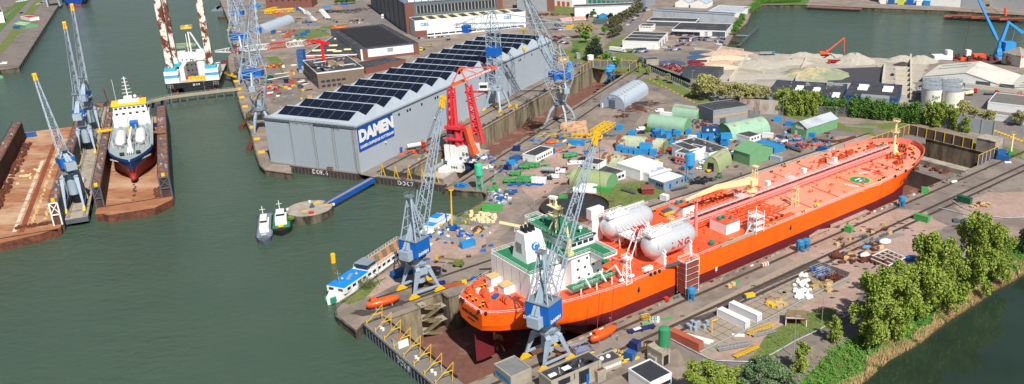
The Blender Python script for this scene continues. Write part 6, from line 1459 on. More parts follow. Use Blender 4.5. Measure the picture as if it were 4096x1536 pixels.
# --- dark grey house and huts in the yard ---
o,w,d,h,rf=flat('grey_house','tall dark grey clad house with black roof and a tan band in the yard',m2(193,155),m2(326,216),h=8.6,dep=24,wall=m_bg,win=(('r',1,.1,.45,.3,4,3.2,m_dgrey,'roller_door'),))
K('tan_band',MB().bx(w,w+.12,0,d,h*.48,h*.6),M('tan_band',(176,150,110)),o)
def hut(label,pa,pb,pc,h,mat,roof,door=None,wall=0.,name='arched_hut',strips=0,smat=None):
 """vaulted hut, gable end on the line pa-pb, running back to the base corner pc behind pb"""
 a,rot,w=frame(pa,pb);o=T(name,label,'hut',a,rot);dep=max(6,depth_of(a,rot,pc,0))
 n=14;prof=[(0,0),(0,wall)] if wall else [(0,0)]
 for i in range(1,n): t=math.pi*i/n;prof.append((w/2-w/2*cos(t),wall+(h-wall)*sin(t)))
 prof+= [(w,wall),(w,0)] if wall else [(w,0)]
 P0=[(x,0,z) for x,z in prof];P1=[(x,dep,z) for x,z in prof]
 K('vault',MB().loft([P0,P1],cap=False),roof,o,smooth=False)
 K('end_wall',MB().add([(x,.15,z) for x,z in prof],[tuple(range(len(prof)))]),mat,o);K('end_wall',MB().add([(x,dep-.15,z) for x,z in prof],[tuple(reversed(range(len(prof))))]),mat,o)
 if door: K('door',MB().bx(w*door[0],w*door[1],.02,.12,0,door[2]),door[3],o)
 mb=MB()
 for k in range(strips):
  y=dep*(k+.5)/strips
  for t0 in (1.0,1.9):
   q=[]
   for tt in (t0,t0+.28): q.append((w/2-w/2*cos(tt)*1.01,wall+(h-wall)*sin(tt)*1.02+.04))
   mb.add([(q[0][0],y-1,q[0][1]),(q[1][0],y-1,q[1][1]),(q[1][0],y+1,q[1][1]),(q[0][0],y+1,q[0][1])],[(0,1,2,3)])
 if strips: K('rooflight_strip',mb,smat or m_tan,o)
 return o,w,dep
def hutL(label,pa,pb,w,h,mat,roof,wall=0.,**k):
 """vaulted hut whose long near side stands on the line pa-pb"""
 a=G(*pa);b=G(*pb);d=(b-a).normalized();nn=V((-d.y,d.x,0));L_=(b-a).length
 c=b+nn*w  # gable end at b: from b to c, running back towards a
 return hut(label,pj(b),pj(c),pj(a+nn*w),h,mat,roof,wall=wall,**k)
m_gr=M('hut_grey',(138,150,164),.5,var=.05,kind='corr',bscale=1.5);m_grr=M('hut_grey_roof',(168,180,192),.45,var=.05)
m_hg=M('hut_wall_green',(112,160,116),.6,var=.06,kind='corr',bscale=1.5)
m_hgr=M('hut_roof_mint',(142,178,152),.6,var=.08,c2=(164,186,160),mix=(.5,.7),scale2=.1)
m_hrr=M('hut_roof_rusty',(168,178,150),.7,var=.1,c2=(126,74,52),mix=(.5,.54),scale2=.1,stretch=(1,1,.4))
m_hol=M('hut_roof_olive',(150,164,118),.6,var=.08)
o,w,d=hut('big grey vaulted store with DAMEN sign over its sliding doors',dd(775,592),dd(1022,616),dd(1255,452),9.0,m_gr,m_grr,door=(.36,.62,5.4,m_dgrey),wall=2.6,strips=9)
K('white_door',MB().bx(w*.07,w*.13,0,.1,0,3),m_bw,o);K('sign_board',MB().bx(w*.36,w*.62,-.1,.05,6.0,7.4),m_bw,o)
place_text('sign_lettering','DAMEN',1.5,m_blue,(w*.49,-.14,6.7),(1,0,0),(0,0,1),o,bold=.05)
hut('grey arched store with bright blue door on the canal quay',w1(160,338),w1(290,338),w1(255,225),7,m_gr,m_grr,door=(.25,.72,5,m_blue))
hutL('mint green vaulted hut standing beside the dark grey house',m1(826,140),m1(1046,172),11,6.5,m_hg,m_hgr,strips=10)
hutL('long mint vaulted hut with a row of blue skips in front',m1(618,248),m1(934,294),11,7.5,m_hg,m_hgr,wall=2.4)
hutL('vaulted hut with heavily rusted roof above a row of blue containers',m1(346,425),m1(762,466),10,6.8,m_hg,m_hrr,strips=0)
hutL('pale vaulted hut with brown streaked roof right of the two storey cabin',m1(215,572),m1(436,602),10,6,m_hg,m_hrr,wall=0)
hutL('olive green vaulted hut behind the green tank wagons',(2278,742),(2424,768),12,7,m_hg,m_hol,wall=1.4)
hut('olive vaulted shed with dark doorway and yellow forklift at its mouth',m2(240,602),m2(374,626),m2(626,572),7.6,m_hol,m_hol,door=(.3,.68,4.4,m_black),wall=1,strips=9)
flat('green_gable_shed','large green gabled shed joined to the olive vaulted shed',m2(640,567),m2(836,504),ty=617,pc=m2(470,432),wall=m_hg,roof=m_hg,gable=-3.2)
hutL('mint vaulted shed with grey rooflights above the white container',(2930,562),(3082,530),15,7.5,m_hg,m_hgr,strips=3)
o,w,d,h,rf=flat('green_gable_shed','green gabled shed with grey roof and small windows near the row of poplars',m2(995,292),m2(1126,326),ty=499,pc=q3(313,588),wall=m_hg,roof=m_lroof,gable=-3,win=(('f',5,.3,.8,4.2,1.2,1.4,m_bw,'window'),('f',1,.25,.4,.1,1.6,2.6,m_bw,'door')))
flat('blue_awning_shed','row of low sheds with bright blue corrugated roofs beside the green gabled shed',m2(850,462),m2(940,440),h=3,dep=14,wall=m_sky,roof=m_sky)
flat('site_cabin','white cabin with dark roof on the yard beside the blue boxes',yd(812,445),yd(908,462),h=3.4,dep=16,win=(('r',7,.05,.95,1,1.1,1.2),))
def cabin(label,pa,pb,dep,h,wall=None,roof=None,win=None,name='site_cabin',gable=0,**k):
 return flat(name,label,pa,pb,h=h,dep=dep,wall=wall or m_bw,roof=roof or m_roof,win=win if win is not None else (('f',3,.1,.9,h-1.9,1.3,1.1),),gable=gable,**k)
cabin('two storey white cabin left of the streaked vaulted hut',(2331,695),(2392,706),8,6,win=(('f',3,.1,.9,3.8,1.2,1.1),('f',3,.1,.9,.9,1.2,1.1)))
o,w,d,h,rf=cabin('white cabin with black panelled roof between the olive hut and the white hall',(2440,735),(2502,712),22,3.4,win=(('f',4,.06,.94,1,1.8,1.4),))
cabin('small white hall with blank walls and bright roof in the yard',(2561,722),(2651,690),16,5,roof=m_bw,win=())
cabin('white lean-to left of the small white hall',(2497,700),(2557,716),12,4,roof=m_lroof,win=())
cabin('white cabin with patchy blue roof beside the small white hall',(2597,728),(2665,704),11,3.8,roof=M('patchy_roof',(150,160,190),.6,c2=(210,214,220),mix=(.45,.55),scale2=.3),win=())
cabin('grey-blue cabin with white roof and blue door near the rail track',(2593,742),(2655,764),14,3.8,wall=M('cabin_grey_blue',(120,140,160)),roof=m_bw,win=(('f',3,.5,.95,1.6,1,1.2),('r',1,.1,.5,.1,1.4,2.4,m_blue,'door'),('r',2,.5,1,1.4,1,1.2)))
flat('canopy_hut','small open hut with red-brown roof and white posts on the lawn',(2568,780),(2616,778),h=2.8,dep=6,wall=M('red_hut',(120,50,46)),roof=M('red_brown_roof',(128,78,70)),gable=1)
o,w,d,h,rf=cabin('two storey white site office with red scaffold beside the blue silo, left unit',(2700,652),(2752,664),16,6,win=(('f',3,.1,.9,4,1,1),('f',3,.1,.9,1,1,1)))
K('red_scaffold',MB().lattice((0,-1,0.2),(w,-1,.2),1.2,1.2,5,.1).lattice((0,-1,3.2),(w,-1,3.2),1.2,1.2,5,.1),m_red,o)
cabin('two storey white site office with red scaffold beside the blue silo, right unit',(2756,650),(2796,640),14,6.4,win=(('f',3,.1,.9,4,1,1),))
o,w,d,h,rf=cabin('white single storey office with black roof and rooftop units beside the blue containers',(2836,643),(2911,622),26,3.8,win=(('f',4,.3,.9,1.2,1.2,1.1),));roofbits(rf,w,d,h,5,m_steel)
cabin('white cabin with dark roof below the mint vaulted shed',m2(640,372),m2(734,342),22,3.2)
# round basin behind the bridge
c=G(2300,838);rr=15;o=T('round_basin','large round dark basin with low brown wall behind the green bridge of the tanker','basin',c)
ring=[(rr*cos(k*.1745),rr*sin(k*.1745)) for k in range(36)]
K('basin_wall',MB().prism(ring,0,2.2,top=False),m_rust,o);K('dark_water',MB().sheet(ring,1.5),M('basin_dark',(52,50,52),.5),o);K('rim',MB().poly([(a,b,2.2) for a,b in ring+ring[:1]],.18),m_rust,o)
# --- foreground bottom buildings ---
o,w,d,h,rf=flat('concrete_office','two storey concrete office with tarred roof at the bottom edge near the crane legs',(2208,1600),(2406,1512),ty=1528,pc=n3(880,642),wall=m_tan,fascia=m_tan,win=(('f',6,.14,.36,3.3,.95,2.4),('f',6,.14,.36,.3,.95,2.2),('f',5,.55,.74,1.0,1.0,4.6),))
K('blue_door',MB().bx(w*.69,w*.74,-.12,-.02,.1,3.4),m_blue,o);K('roof_hatch',MB().box(w*.42,d*.5,h-.02,2.6,1.8,.15)(0).box(w*.12,d*.4,h-.02,2.4,1.2,.4),m_white,rf)
for u,v in ((.25,.35),(.3,.6),(.7,.5),(.6,.2)): K('roof_vent',MB().tube((u*w,v*d,h),(u*w,v*d,h+.7),.28,n=8),m_steel,rf)
mb=MB()
for k in range(9): q=(U(.1,.9)*w,U(.15,.85)*d);mb.sheet([(q[0]+2.2*cos(t*.7)*U(.4,1),q[1]+1.3*sin(t*.7)*U(.4,1)) for t in range(9)],h-.03)
K('tar_patch',mb,m_black,rf)
for x in range(6): K('drain_pipe',MB().tube((w*(.45+.1*(x%2)),-.15,h-.4),(w*(.45+.1*(x%2)),-.15,h-2.2),.1,n=5),m_black,o) if x<2 else None
K('wall_ladder',MB().rail([(w*.93,-.25,1.5),(w*.93,-.25,h)],.5,.04,.5),m_dgrey,o)
o,w,d,h,rf=flat('concrete_shed','low concrete building with grey roof and blue windows at the bottom edge',(2046,1560),(2128,1524),h=4.2,dep=9,wall=m_tan,roof=M('grey_felt',(116,118,118),.85,c2=(56,56,58),mix=(.6,.64),scale2=.12),win=(('l',6,.1,.9,1.4,1.6,1.4,m_sky,'blue_window'),))
o,w,d,h,rf=flat('black_roof_building','broad low building with black felt roof and white wall at the bottom edge',(2600,1590),(2686,1548),h=4.6,pc=n3(1440,745),wall=m_bw,roof=M('black_felt',(52,54,60),.8,var=.15),win=(('f',4,.3,.95,1.6,1.4,1.2),))
o,w,d,h,rf=flat('link_building','low link block with two domed rooflights behind the concrete office',(2410,1496),(2486,1466),h=3,dep=5,wall=m_tan,fascia=m_tan,win=(('f',7,.05,.95,1,1.2,1,m_bw,'window'),))
for u in (.25,.6): K('dome',MB().ball(w*u,d*.6,h,.8),m_white,rf,smooth=True)
flat('concrete_box','small square concrete store with sunken roof between the offices',(2392,1534),(2424,1520),h=3.6,dep=4.6,wall=m_tan,roof=m_rust,fascia=m_tan)
o,w,d,h,rf=flat('silo_shed','concrete shed with open doorway under the green silo',(2648,1468),(2680,1452),h=4.4,dep=6.5,wall=m_conc,roof=m_conc,win=(('f',1,.15,.85,.1,2.0,3.2,m_black,'doorway'),))
flat('small_canopy','small grey roofed lean-to left of the silo shed',(2590,1444),(2620,1460),h=2.2,dep=3,wall=m_conc,roof=m_plat)
def silo(label,p,z0,z1,r,mat,loc=None,legs=True,name='silo'):
 q=loc or G(*p);o=T(name,label,'silo',q)
 K('drum',MB().tube((0,0,z0+r*.9),(0,0,z1),r,n=18).tube((0,0,z1),(0,0,z1+.5),r,r*.3,n=18),mat,o)
 K('hopper',MB().tube((0,0,max(.4,z0-.6)),(0,0,z0+r*.9),.4,r,n=18),mat,o)
 if legs:
  for k in range(4):
   t=k*1.571+.78;a=(cos(t)*r*.95,sin(t)*r*.95);K('leg',MB().bar((*a,0),(*a,z0+r),.22),mat,o)
  mb=MB()
  for k in range(4):
   t,u=k*1.571+.78,(k+1)*1.571+.78;mb.bar((cos(t)*r*.95,sin(t)*r*.95,.3),(cos(u)*r*.95,sin(u)*r*.95,z0+.6),.12)
  K('brace',mb,mat,o)
 K('ladder',MB().rail([(r+.2,0,.5),(r+.2,0,z1)],.5,.05,.7),m_steel,o)
 return o
m_sg=M('silo_green',(52,140,96),.5,var=.06);m_sb=M('silo_blue',(60,150,210),.5,var=.05)
sl_=silo('dark green cylindrical silo standing over the small concrete shed',None,3.2,HT(n3(1640,700),n3(0,408)[1]),1.75,m_sg,loc=G(*n3(1640,700)))
silo('pale green silo on a tall braced frame beside the barge basin',yd(497,665),HT(yd(497,665),yd(0,575)[1]),HT(yd(497,665),yd(0,475)[1]),1.9,M('silo_mint',(70,190,150),.5))
silo('slim bright blue silo on scaffold legs beside the two storey site office',m1(985,695),HT(m1(985,695),m1(0,590)[1]),HT(m1(985,695),m1(0,462)[1]),2.3,m_sb)
silo('tall blue silo at the far end of the deep dock, left one of two',dd(862,325),5,HT(dd(862,325),dd(0,186)[1]),2.7,m_sb)
silo('tall blue silo at the far end of the deep dock, right one of two',dd(892,300),5,HT(dd(892,300),dd(0,158)[1]),2.7,m_sb)
silo('white and blue upright gas vessel beside the grass near the deep dock',hB(778,558),2,HT(hB(778,558),hB(0,474)[1]),2.6,m_bw)
for lb,p in (('left one of the twin blue tanks on legs beside the tanker side',b4(160,300)),('right one of the twin blue tanks on legs beside the tanker side',b4(190,292)),('blue tank on legs between the bow and the green containers',b4(671,74)),('blue tank on legs beside the scaffold stair tower',b3(901,544))):
 silo(lb,p,1.7,4.6,1.45,m_sky,name='tank_on_legs')
Z('upright_tank',MB().tube((0,0,0),(0,0,7),2.2,n=16),m_sb,'short blue upright tank left of the fence at the dock end','tank',G(*dd(461,218)))
# hopper silos at the river
o,w,d,h,rf=flat('hopper_building','white hopper building on red columns with gravel heaped on top by the river',hE(1092,540),hE(1250,582),h=8,dep=12,wall=M('hopper_white',(214,206,192),.7,c2=(176,90,70),mix=(.52,.56),scale2=.2),roof=m_sandy)
K('gravel_top',MB().loft([[(0.3,.3,h),(w-.3,.3,h),(w-.3,d-.3,h),(.3,d-.3,h)],[(w*.45,d*.45,h+5),(w*.55,d*.45,h+5),(w*.55,d*.55,h+5),(w*.45,d*.55,h+5)]]),m_sandy,o)
# retaining and boundary walls
def wallP(label,pts,h,mat,th=.5,name='boundary_wall',cat='wall',z=0,posts=0):
 P_=[G(*p) for p in pts];o=T(name,label,cat,P_[0])
 for a,b in zip(P_,P_[1:]):
  a,b=a-P_[0],b-P_[0];d=b-a;m_=(a+b)/2;K('wall_panel',MB().box(m_.x,m_.y,0,d.length,th,h,az2(d)),mat,o)
  if posts:
   mb=MB();n=max(1,int(d.length/posts))
   for k in range(n+1): q=a.lerp(b,k/n);mb.box(q.x,q.y,0,.4,th+.5,h+.3,az2(d))
   K('post_row',mb,m_steel if mat is not m_rust else m_rust,o)
 return o
m_ph=M('panel_rust_white',(176,168,158),.7,var=.1,c2=(138,78,54),mix=(.48,.6),scale2=.12,stretch=(1,1,.3))
wallP('tall rust streaked white panel wall behind the yard in front of the pale trees',(hC(985,962),(3115,458)),8.5,m_ph,posts=9)
wallP('long dark grey wall behind the poplar row',((3115,458),(3420,468),(3660,490),(3826,520)),6,M('panel_dark',(92,94,98),.7,var=.1),posts=9)
wallP('tall light grey panelled wall right of the poplars by the road',((3826,520),(3972,543)),8.2,M('panel_grey',(150,156,160),.6,var=.1),posts=5)
wallP('grey mesh fence along the grass verge beside the public road',((2560,262),(2640,300),(2735,340),(2860,412),(2980,456),(3040,460)),2.6,M('fence_grey',(124,130,134),.7),th=.15,name='mesh_fence',cat='fence',posts=3)
wallP('black boundary wall between the red scrap cars and the road',(hC(200,580),hC(560,715)),2.6,m_black,name='boundary_wall')
for lb,pts in (('concrete block wall left of the sand bays',(hC(690,580),hC(830,415))),('concrete wall at the back of the sand bays by the quay',(hC(820,424),hC(1015,448))),('block wall between the two pale gravel stores',(hC(900,700),hC(1052,495))),('block wall left of the green sand heap',(hD(396,700),hD(486,520))),('block wall behind the red tipper truck',(hD(365,508),hD(850,545))),('block wall at the end of the black gravel store',(hD(1138,712),hD(1156,570))),('long block wall beside the white empty bays',(hE(316,850),hE(314,490))),('short block wall behind the black gravel store',(hD(1096,572),hD(1156,575))),('kerb wall of the pale gravel store',(hC(985,610),hC(1190,640))),('yard wall behind the tanker trucks',(hE(780,750),hE(1288,808)))):
 wallP(lb,pts,2.6,M('block_concrete',(196,188,170),.85,var=.08),th=1.2,name='block_wall')
for i in range(6):
 y=600+i*42;wallP(ORD[i]+' cross wall of the empty white bays counted from the river',(hE(182,y),hE(306,y+6)),2.4,M('block_concrete'),th=1,name='bay_wall')
# heaps
def heap(label,p,rx,ry,h,mat,rot=0):
 rings=[];mb=MB();c=G(*p);n=26;m_=8;h*=.62;rx*=.82;ry*=.8
 for k in range(m_+1):
  u=k/m_;rings.append([((1-u)*rx*cos(i*6.283/n)*(1+.12*sin(i*3+k)+U(-.03,.03)),(1-u)*ry*sin(i*6.283/n)*(1+.1*cos(i*2+k)),h*min(1,u*1.25)**.85*(1+U(-.09,.09))) for i in range(n)])
 mb.loft(rings);return Z('gravel_heap',mb,mat,label,'heap',c,rot)
m_sand=M('pale_sand',(194,180,154),.95,var=.14,scale=.8,bump=.8);m_grav=M('grey_gravel',(168,162,150),.95,var=.14,scale=.8,bump=.8);m_psand=M('pink_sand',(180,152,134),.95,var=.08)
heap('pinkish sand heap in the farthest bay',hC(880,465),26,9,6,m_psand);heap('cream sand heap in the second bay',hC(850,510),26,8,5,m_sand);heap('brownish sand heap in the third bay',hC(830,548),26,7,4.4,m_psand);heap('cream sand heap in the nearest bay',hC(800,585),24,8,4.5,m_sand)
heap('wide pale gravel heap beside the bays',hC(1130,560),27,20,6,m_grav);heap('low pale gravel bed in the front store',hC(1100,655),42,14,2.2,m_grav)
heap('green tinted sand heap beside the black yard',hD(560,640),30,26,7.5,M('green_sand',(138,146,120),.95,var=.1,c2=(178,166,130),mix=(.5,.56),scale2=.03))
heap('tiny sand heap on the black yard',hD(738,632),8,6,2.4,m_sand);heap('tall grey gravel heap right of the red tipper truck',hD(890,535),20,14,11,m_grav)
heap('long gravel heap behind the orange excavator, left part',hD(450,487),17,8,5.5,m_grav);heap('long gravel heap behind the orange excavator, right part',hD(640,490),28,7,4.4,m_grav);heap('gravel heap in front of the rusty fence of the river store',hD(360,545),20,9,5,m_grav)
heap('grey gravel heap left of the warehouse, left one',hE(240,525),16,9,7,m_grav);heap('grey gravel heap left of the warehouse, right one',hE(400,530),16,11,7.5,m_grav);heap('black soil heap before the grey gravel',hE(245,560),9,5,4,M('black_soil',(70,62,58),.95))
zz[0]+=.01
sheet('black_gravel_yard',g(hD(660,712),hD(1135,716),hD(1125,575),hD(700,590)),M('black_gravel',(70,70,74),.95,var=.12))
sheet('concrete_pad',g((3575,270),(3650,272),(3645,400),(3570,390)),m_sandy)
for (x,y,a,b) in ((640,460,9,4),(635,497,10,4),(390,548,12,5.5)):
 c=G(*hC(x,y));zz[0]+=.004;ringp=[(c.x+a*1.5*cos(k*.35)*(1+.06*sin(k*3)),c.y+a*1.5*sin(k*.35)*(1+.05*cos(k*4))) for k in range(18)];o=struct('mud_ring',MB().sheet(ringp,zz[0]+.03),m_asph)
 ringp=[(c.x+a*cos(k*.35),c.y+a*sin(k*.35)) for k in range(18)];o=struct('puddle',MB().sheet(ringp,zz[0]+.05),M('puddle_water',(60,76,100),.05,spec=.6))
# far bank buildings beyond the river
for i,(pa,pb,mt,hh_,lb) in enumerate(((hE(40,20),hE(740,62),m_bw,16,'very long white warehouse on the far river bank'),(hE(745,62),hE(955,68),m_bg,20,'grey warehouse block beyond the river with white end'),(hE(990,60),hE(1300,100),m_bw,14,'white plant building with pale pipes at the far right bank'))):
 flat('riverside_warehouse',lb,pa,pb,h=hh_,dep=50,wall=mt,roof=m_lroof)
for i,(x0,x1,y,mt,c_) in enumerate(((52,108,32,m_bw,'white'),(116,172,36,m_cblue,'blue'),(200,254,40,M('lime',(180,200,70)),'lime green'),(280,336,42,m_blue,'dark blue'),(362,416,46,m_bw,'white'),(422,480,50,m_sky,'light blue'))):
 flat('site_office_box',c_+' site office box on the far river bank, '+ORD[i]+' from the left',hE(x0,y),hE(x1,y+2),h=5,dep=6,wall=mt,roof=mt,cat='container',group='site boxes on the far bank')
# timber jetties
def jettyP(label,pa,pb,wd,z,mat,n=10,name='timber_jetty'):
 a=G(*pa,z);b=G(*pb,z);d=b-a;o=T(name,label,'jetty',(a.x,a.y,0),az2(d));L_=d.length
 K('deck',MB().bx(0,L_,0,wd,z-.5,z),mat,o);mb=MB()
 for k in range(n): mb.tube((L_*(k+.5)/n,.4,-5),(L_*(k+.5)/n,.4,z-.5),.4,n=6).tube((L_*(k+.5)/n,wd-.4,-5),(L_*(k+.5)/n,wd-.4,z-.5),.4,n=6)
 K('pile',mb,m_dgrey,o);return o
jettyP('dark pile jetty with rusty pipes beyond the river',hE(600,142),hE(1300,182),16,-.4,m_dgrey,40)
o=jettyP('far concrete quay deck with rusty scrap at the top edge',hD(482,60),hD(948,82),12,-.2,m_rtop,24)
jettyP('long narrow fender jetty running out into the inlet',hC(985,392),hC(1160,222),2.4,-.6,m_dgrey,16);jettyP('short footbridge to the fender jetty',hC(930,300),hC(1062,306),2,-.4,m_steel,5);jettyP('rusty footbridge across the inlet',hC(880,350),hC(1000,362),3,-.6,m_rust,5)
for k in range(16): Z('rusty_pipe_bundle',MB().tube((-7,0,.5),(7,0,.5),.6,n=6).tube((-7,1.3,.5),(7,1.3,.5),.6,n=6).tube((-7,.6,1.5),(7,.6,1.5),.6,n=6),m_rust if k%3 else m_oxd,'bundle of rusty pipes lying on the far pile jetty','pipes',G(*hE(660+k*40,148+k*2.2-8*(k%2)),-.4),U(-12,0),'pipe bundles on the far jetty')
# left quay buildings 
flat('grey_box_building','dark grey box building with white end in the top left corner',(0,92),(21,90),h=11,dep=110,wall=m_bw,roof=m_roof)
flat('green_hut','small green roofed hut on the far left quay',(58,108),(104,114),h=3,dep=12,wall=m_hg,roof=m_hgr,gable=2)
flat('red_roof_hut','hut with red and white edge on the far left quay',(84,77),(122,84),h=3,dep=9,wall=m_bw,roof=m_red)
# gantry legs at the top-left quay
gq=T('portal_crane_base','light blue portal crane legs standing on the far left quay at the top edge','crane',G(192,28),az2(W(1,0)-W(0,0)))
for x in (0,14):
 for y in (0,-12.5): K('leg',MB().bar((x,y,0),(x+(1 if x==0 else -1),y*.9,14),1.6),m_lg,gq)
K('portal_beam',MB().bx(-1,15,-13,1,13,16),m_lg,gq);K('crane_house',MB().bx(2,12,-10,-2,16,24),m_blue,gq)
for o in bpy.data.objects: clean(o)
# ================= CONTAINERS, VEHICLES, LOOSE THINGS =================
m_wc=M('container_white',(226,228,230),.55,var=.04,kind='corr',bscale=1.6,c2=(196,190,180),mix=(.58,.75),scale2=.4)
m_gc=M('container_green',(72,156,80),.55,var=.06,kind='corr',bscale=1.6);m_dgc=M('container_dark_green',(24,88,62),.6,kind='corr',bscale=1.6)
m_oc=M('container_oxide',(176,92,70),.6,var=.08,kind='corr',bscale=1.6,c2=(130,80,66),mix=(.55,.7));m_nc=M('container_navy',(24,44,96),.5)
m_grc=M('container_grey',(158,170,184),.55,kind='corr',bscale=1.6);m_skc=M('container_sky',(44,140,200),.55,var=.14,kind='corr',bscale=1.6,c2=(30,110,170),mix=(.55,.7))
SEEN={}
def uniq(l):
 SEEN[l]=SEEN.get(l,0)+1
 return l
PROTO={}
def container(label,loc,rot,mat,L_=6.06,w=2.44,h=2.6,name='shipping_container',cat='container',group=None,z=0):
 key=(mat.name,L_,w,h)
 loc=V((loc[0],loc[1],loc[2]+z))
 if key in PROTO:
  o=dup(PROTO[key],loc,rot,label)
  if group: o['group']=group
  elif 'group' in o: del o['group']
  return o
 o=T(name,label,cat,loc,rot,group)
 b=K('body',MB().bx(.06,L_-.06,.06,w-.06,.12,h-.05),mat,o)
 mb=MB()
 for x in (0,L_-.16):
  for y in (0,w-.16): mb.bx(x,x+.16,y,y+.16,0,h)
 mb.bx(.16,L_-.16,0,.1,h-.14,h).bx(.16,L_-.16,w-.1,w,h-.14,h).bx(.16,L_-.16,0,.1,0,.16).bx(.16,L_-.16,w-.1,w,0,.16)
 K('frame',mb,mat,o)
 for k in (0,1): 
  d=K('door',MB().bx(L_-.06,L_+.0,.2+k*(w/2-.16),w/2-.02+k*(w/2-.16),.2,h-.2),mat,o)
  K('lock_bar',MB().bar((L_+.03,.5+k*(w/2-.2),.25),(L_+.03,.5+k*(w/2-.2),h-.25),.05).bar((L_+.03,.85+k*(w/2-.2),.25),(L_+.03,.85+k*(w/2-.2),h-.25),.05),m_steel,d)
 PROTO[key]=o;return o
def cP(label,pa,pb,mat,w=2.44,h=2.6,L_=None,**k):
 a=G(*pa);b=G(*pb);d=b-a;L_=L_ or round(min(12.2,max(2,d.length))*2)/2
 return container(label,a,az2(d),mat,L_,w,h,**k)
cP('orange-brown container lying beside the green silo at the corner of the slabs',f5(133,636),f5(322,724),m_oc,h=2.9,L_=12.2)
cP('white refrigerated container nearer the silo of the pair on the slabs',f5(481,478),f5(672,571),m_wc,h=2.9,L_=12.2);cP('white refrigerated container farther from the silo of the pair on the slabs',f5(566,432),f5(762,524),m_wc,h=2.9,L_=12.2)
for i in (0,1):
 q=G(*(f5(714,550) if i==0 else f5(802,505)));
cP('bright green box container by the dock edge nearest the twin tanks',b4(381,200),b4(412,208),m_gc,L_=3);cP('bright green long container beyond the rails near the gravel yard',b4(732,138),b4(796,156),m_gc,L_=6.06)
cP('dark green container by the bow end of the rails',b4(947,46),b4(976,54),m_dgc,L_=6.06)
cP('light blue container at the bottom beside the navy sign container',n3(1238,715),n3(1300,738),m_cblue,L_=3);cP('navy container with white arrows and round signs',n3(1288,612),n3(1352,634),m_nc,L_=3)
cP('light blue container inside the fenced store near the quay crane',b2(1040,290),b2(1084,276),m_skc,L_=6.06);cP('dark blue shed container behind the legs of the quay crane',b2(690,442),b2(800,408),m_cblue,L_=12.2)
cP('long blue container left of the pair beside the white cabin',yd(738,462),yd(806,436),m_cblue,L_=6.06);cP('short blue container in front of the pair beside the white cabin',yd(713,494),yd(768,474),m_skc,L_=4.5)
cP('blue container right behind the white cabin',yd(990,412),yd(1056,390),m_cblue,L_=6.06);cP('blue container near the orange life raft',yd(1145,330),yd(1234,338),m_skc,L_=9)
cP('white container among the green tank frames',yd(868,612),yd(970,616),m_wc,L_=7.5);cP('green container beside the stacked timber crates',yd(512,822),yd(612,820),m_gc,L_=9)
cP('navy and white workshop box by the dock road',yd(738,378),yd(786,378),m_nc,L_=4);cP('open dark box with signs beside the green bins',yd(674,512),yd(700,520),m_nc,L_=3)
cP('grey-white container by the round basin, left one',yd(996,752),yd(1036,758),m_wc,L_=4);cP('white container on the track side between the lawn and the tanker',m1(727,858),m1(764,868),m_wc,L_=3.6)
cP('bright green box left of the round basin',yd(1075,748),yd(1110,748),m_gc,L_=4)
cP('white container with side vents beside the parked van and mint hut',m1(728,140),m1(828,150),m_wc,L_=7)
cP('white container beside the red loader',m1(967,345),m1(1020,352),m_wc,L_=4.5);cP('white container in front of the mint vaulted shed',m2(746,322),m2(836,330),m_wc,L_=6.06)
cP('grey container beside the rail track near the green gable shed',m2(812,518),m2(900,538),m_grc,L_=6.06);cP('royal blue container close to the tanker rail near the scrap skips',m2(1222,438),m2(1262,445),m_cblue,L_=5)
cP('blue container leaning against the green gabled shed with grey roof',m2(1142,320),m2(1180,326),m_skc,L_=3.6);cP('blue skip container by the tall white panel wall, left',m2(845,186),m2(890,188),m_skc,L_=4.5);cP('blue skip container by the tall white panel wall, right',m2(942,222),m2(985,228),m_skc,L_=5)
blues=[(350,440,395,445),(406,457,456,462),(462,462,502,465),(506,470,550,474),(556,470,618,476),(638,478,698,482),(455,312,512,316),(936,405,958,408),(992,415,1048,420),(1066,428,1140,432),(1090,330,1190,335),(1036,330,1072,332),(1148,352,1190,354),(1200,350,1240,356),(1248,392,1290,398),(948,300,994,303),(842,312,902,316),(350,262,400,266)]
bl_lab=['blue box at the left end of the row below the rusty vaulted hut','blue box second in the row below the rusty vaulted hut','blue box third in the row below the rusty vaulted hut','blue box fourth in the row below the rusty vaulted hut','blue box under the stacked one in the row below the rusty hut','blue box at the right end of the row below the rusty hut','blue skip behind the left end of the rusty vaulted hut','small blue box left of the big blue boxes by the site offices','tall blue box between the site offices and the white container','big blue box with pale lid behind the site offices','bright blue lower unit carrying the blue site house','blue box left of the yellow framed unit','blue box right of the yellow framed unit','blue box between the yellow frame and the stacked open skips','blue box at the right end of the blue box field','small blue box right of the mint vaulted hut','blue open skip in front of the right end of the mint hut','blue container near the coiled hoses and lamp post']
for (x0,y0,x1,y1),lb in zip(blues,bl_lab): cP(lb,m1(x0,y0),m1(x1,y1),m_skc,w=3.2,h=3.0)
a_=G(*m1(556,470));container('blue box stacked on top of another below the rusty hut',a_,0,m_skc,6,3.2,2.8,z=3)
a_=G(*m1(1090,330));o=container('blue site house with two white windows on top of a blue unit',a_,0,m_bb,9.5,3,3.2,z=3.0)
for x in (2.5,6): K('window',MB().bx(x,x+1.2,-.08,0,1.2,2.4),m_bw,o)
K('yellow_frame',MB(),m_yel,o) and None
k2_=[(392,350,488,356),(392,352,440,330),(340,352,388,358),(330,330,350,332)]
cP('tall blue open skip, front one beside the scrap filled shed',m2(392,392),m2(452,400),m_skc,w=3.4,h=3);a_=G(*m2(394,385));container('blue open skip stacked above another beside the scrap filled shed',a_,4,m_skc,6,3.4,2.8,z=3)
cP('light blue skip left of the stacked open skips',m2(340,352),m2(384,358),m_skc,w=3,h=3)
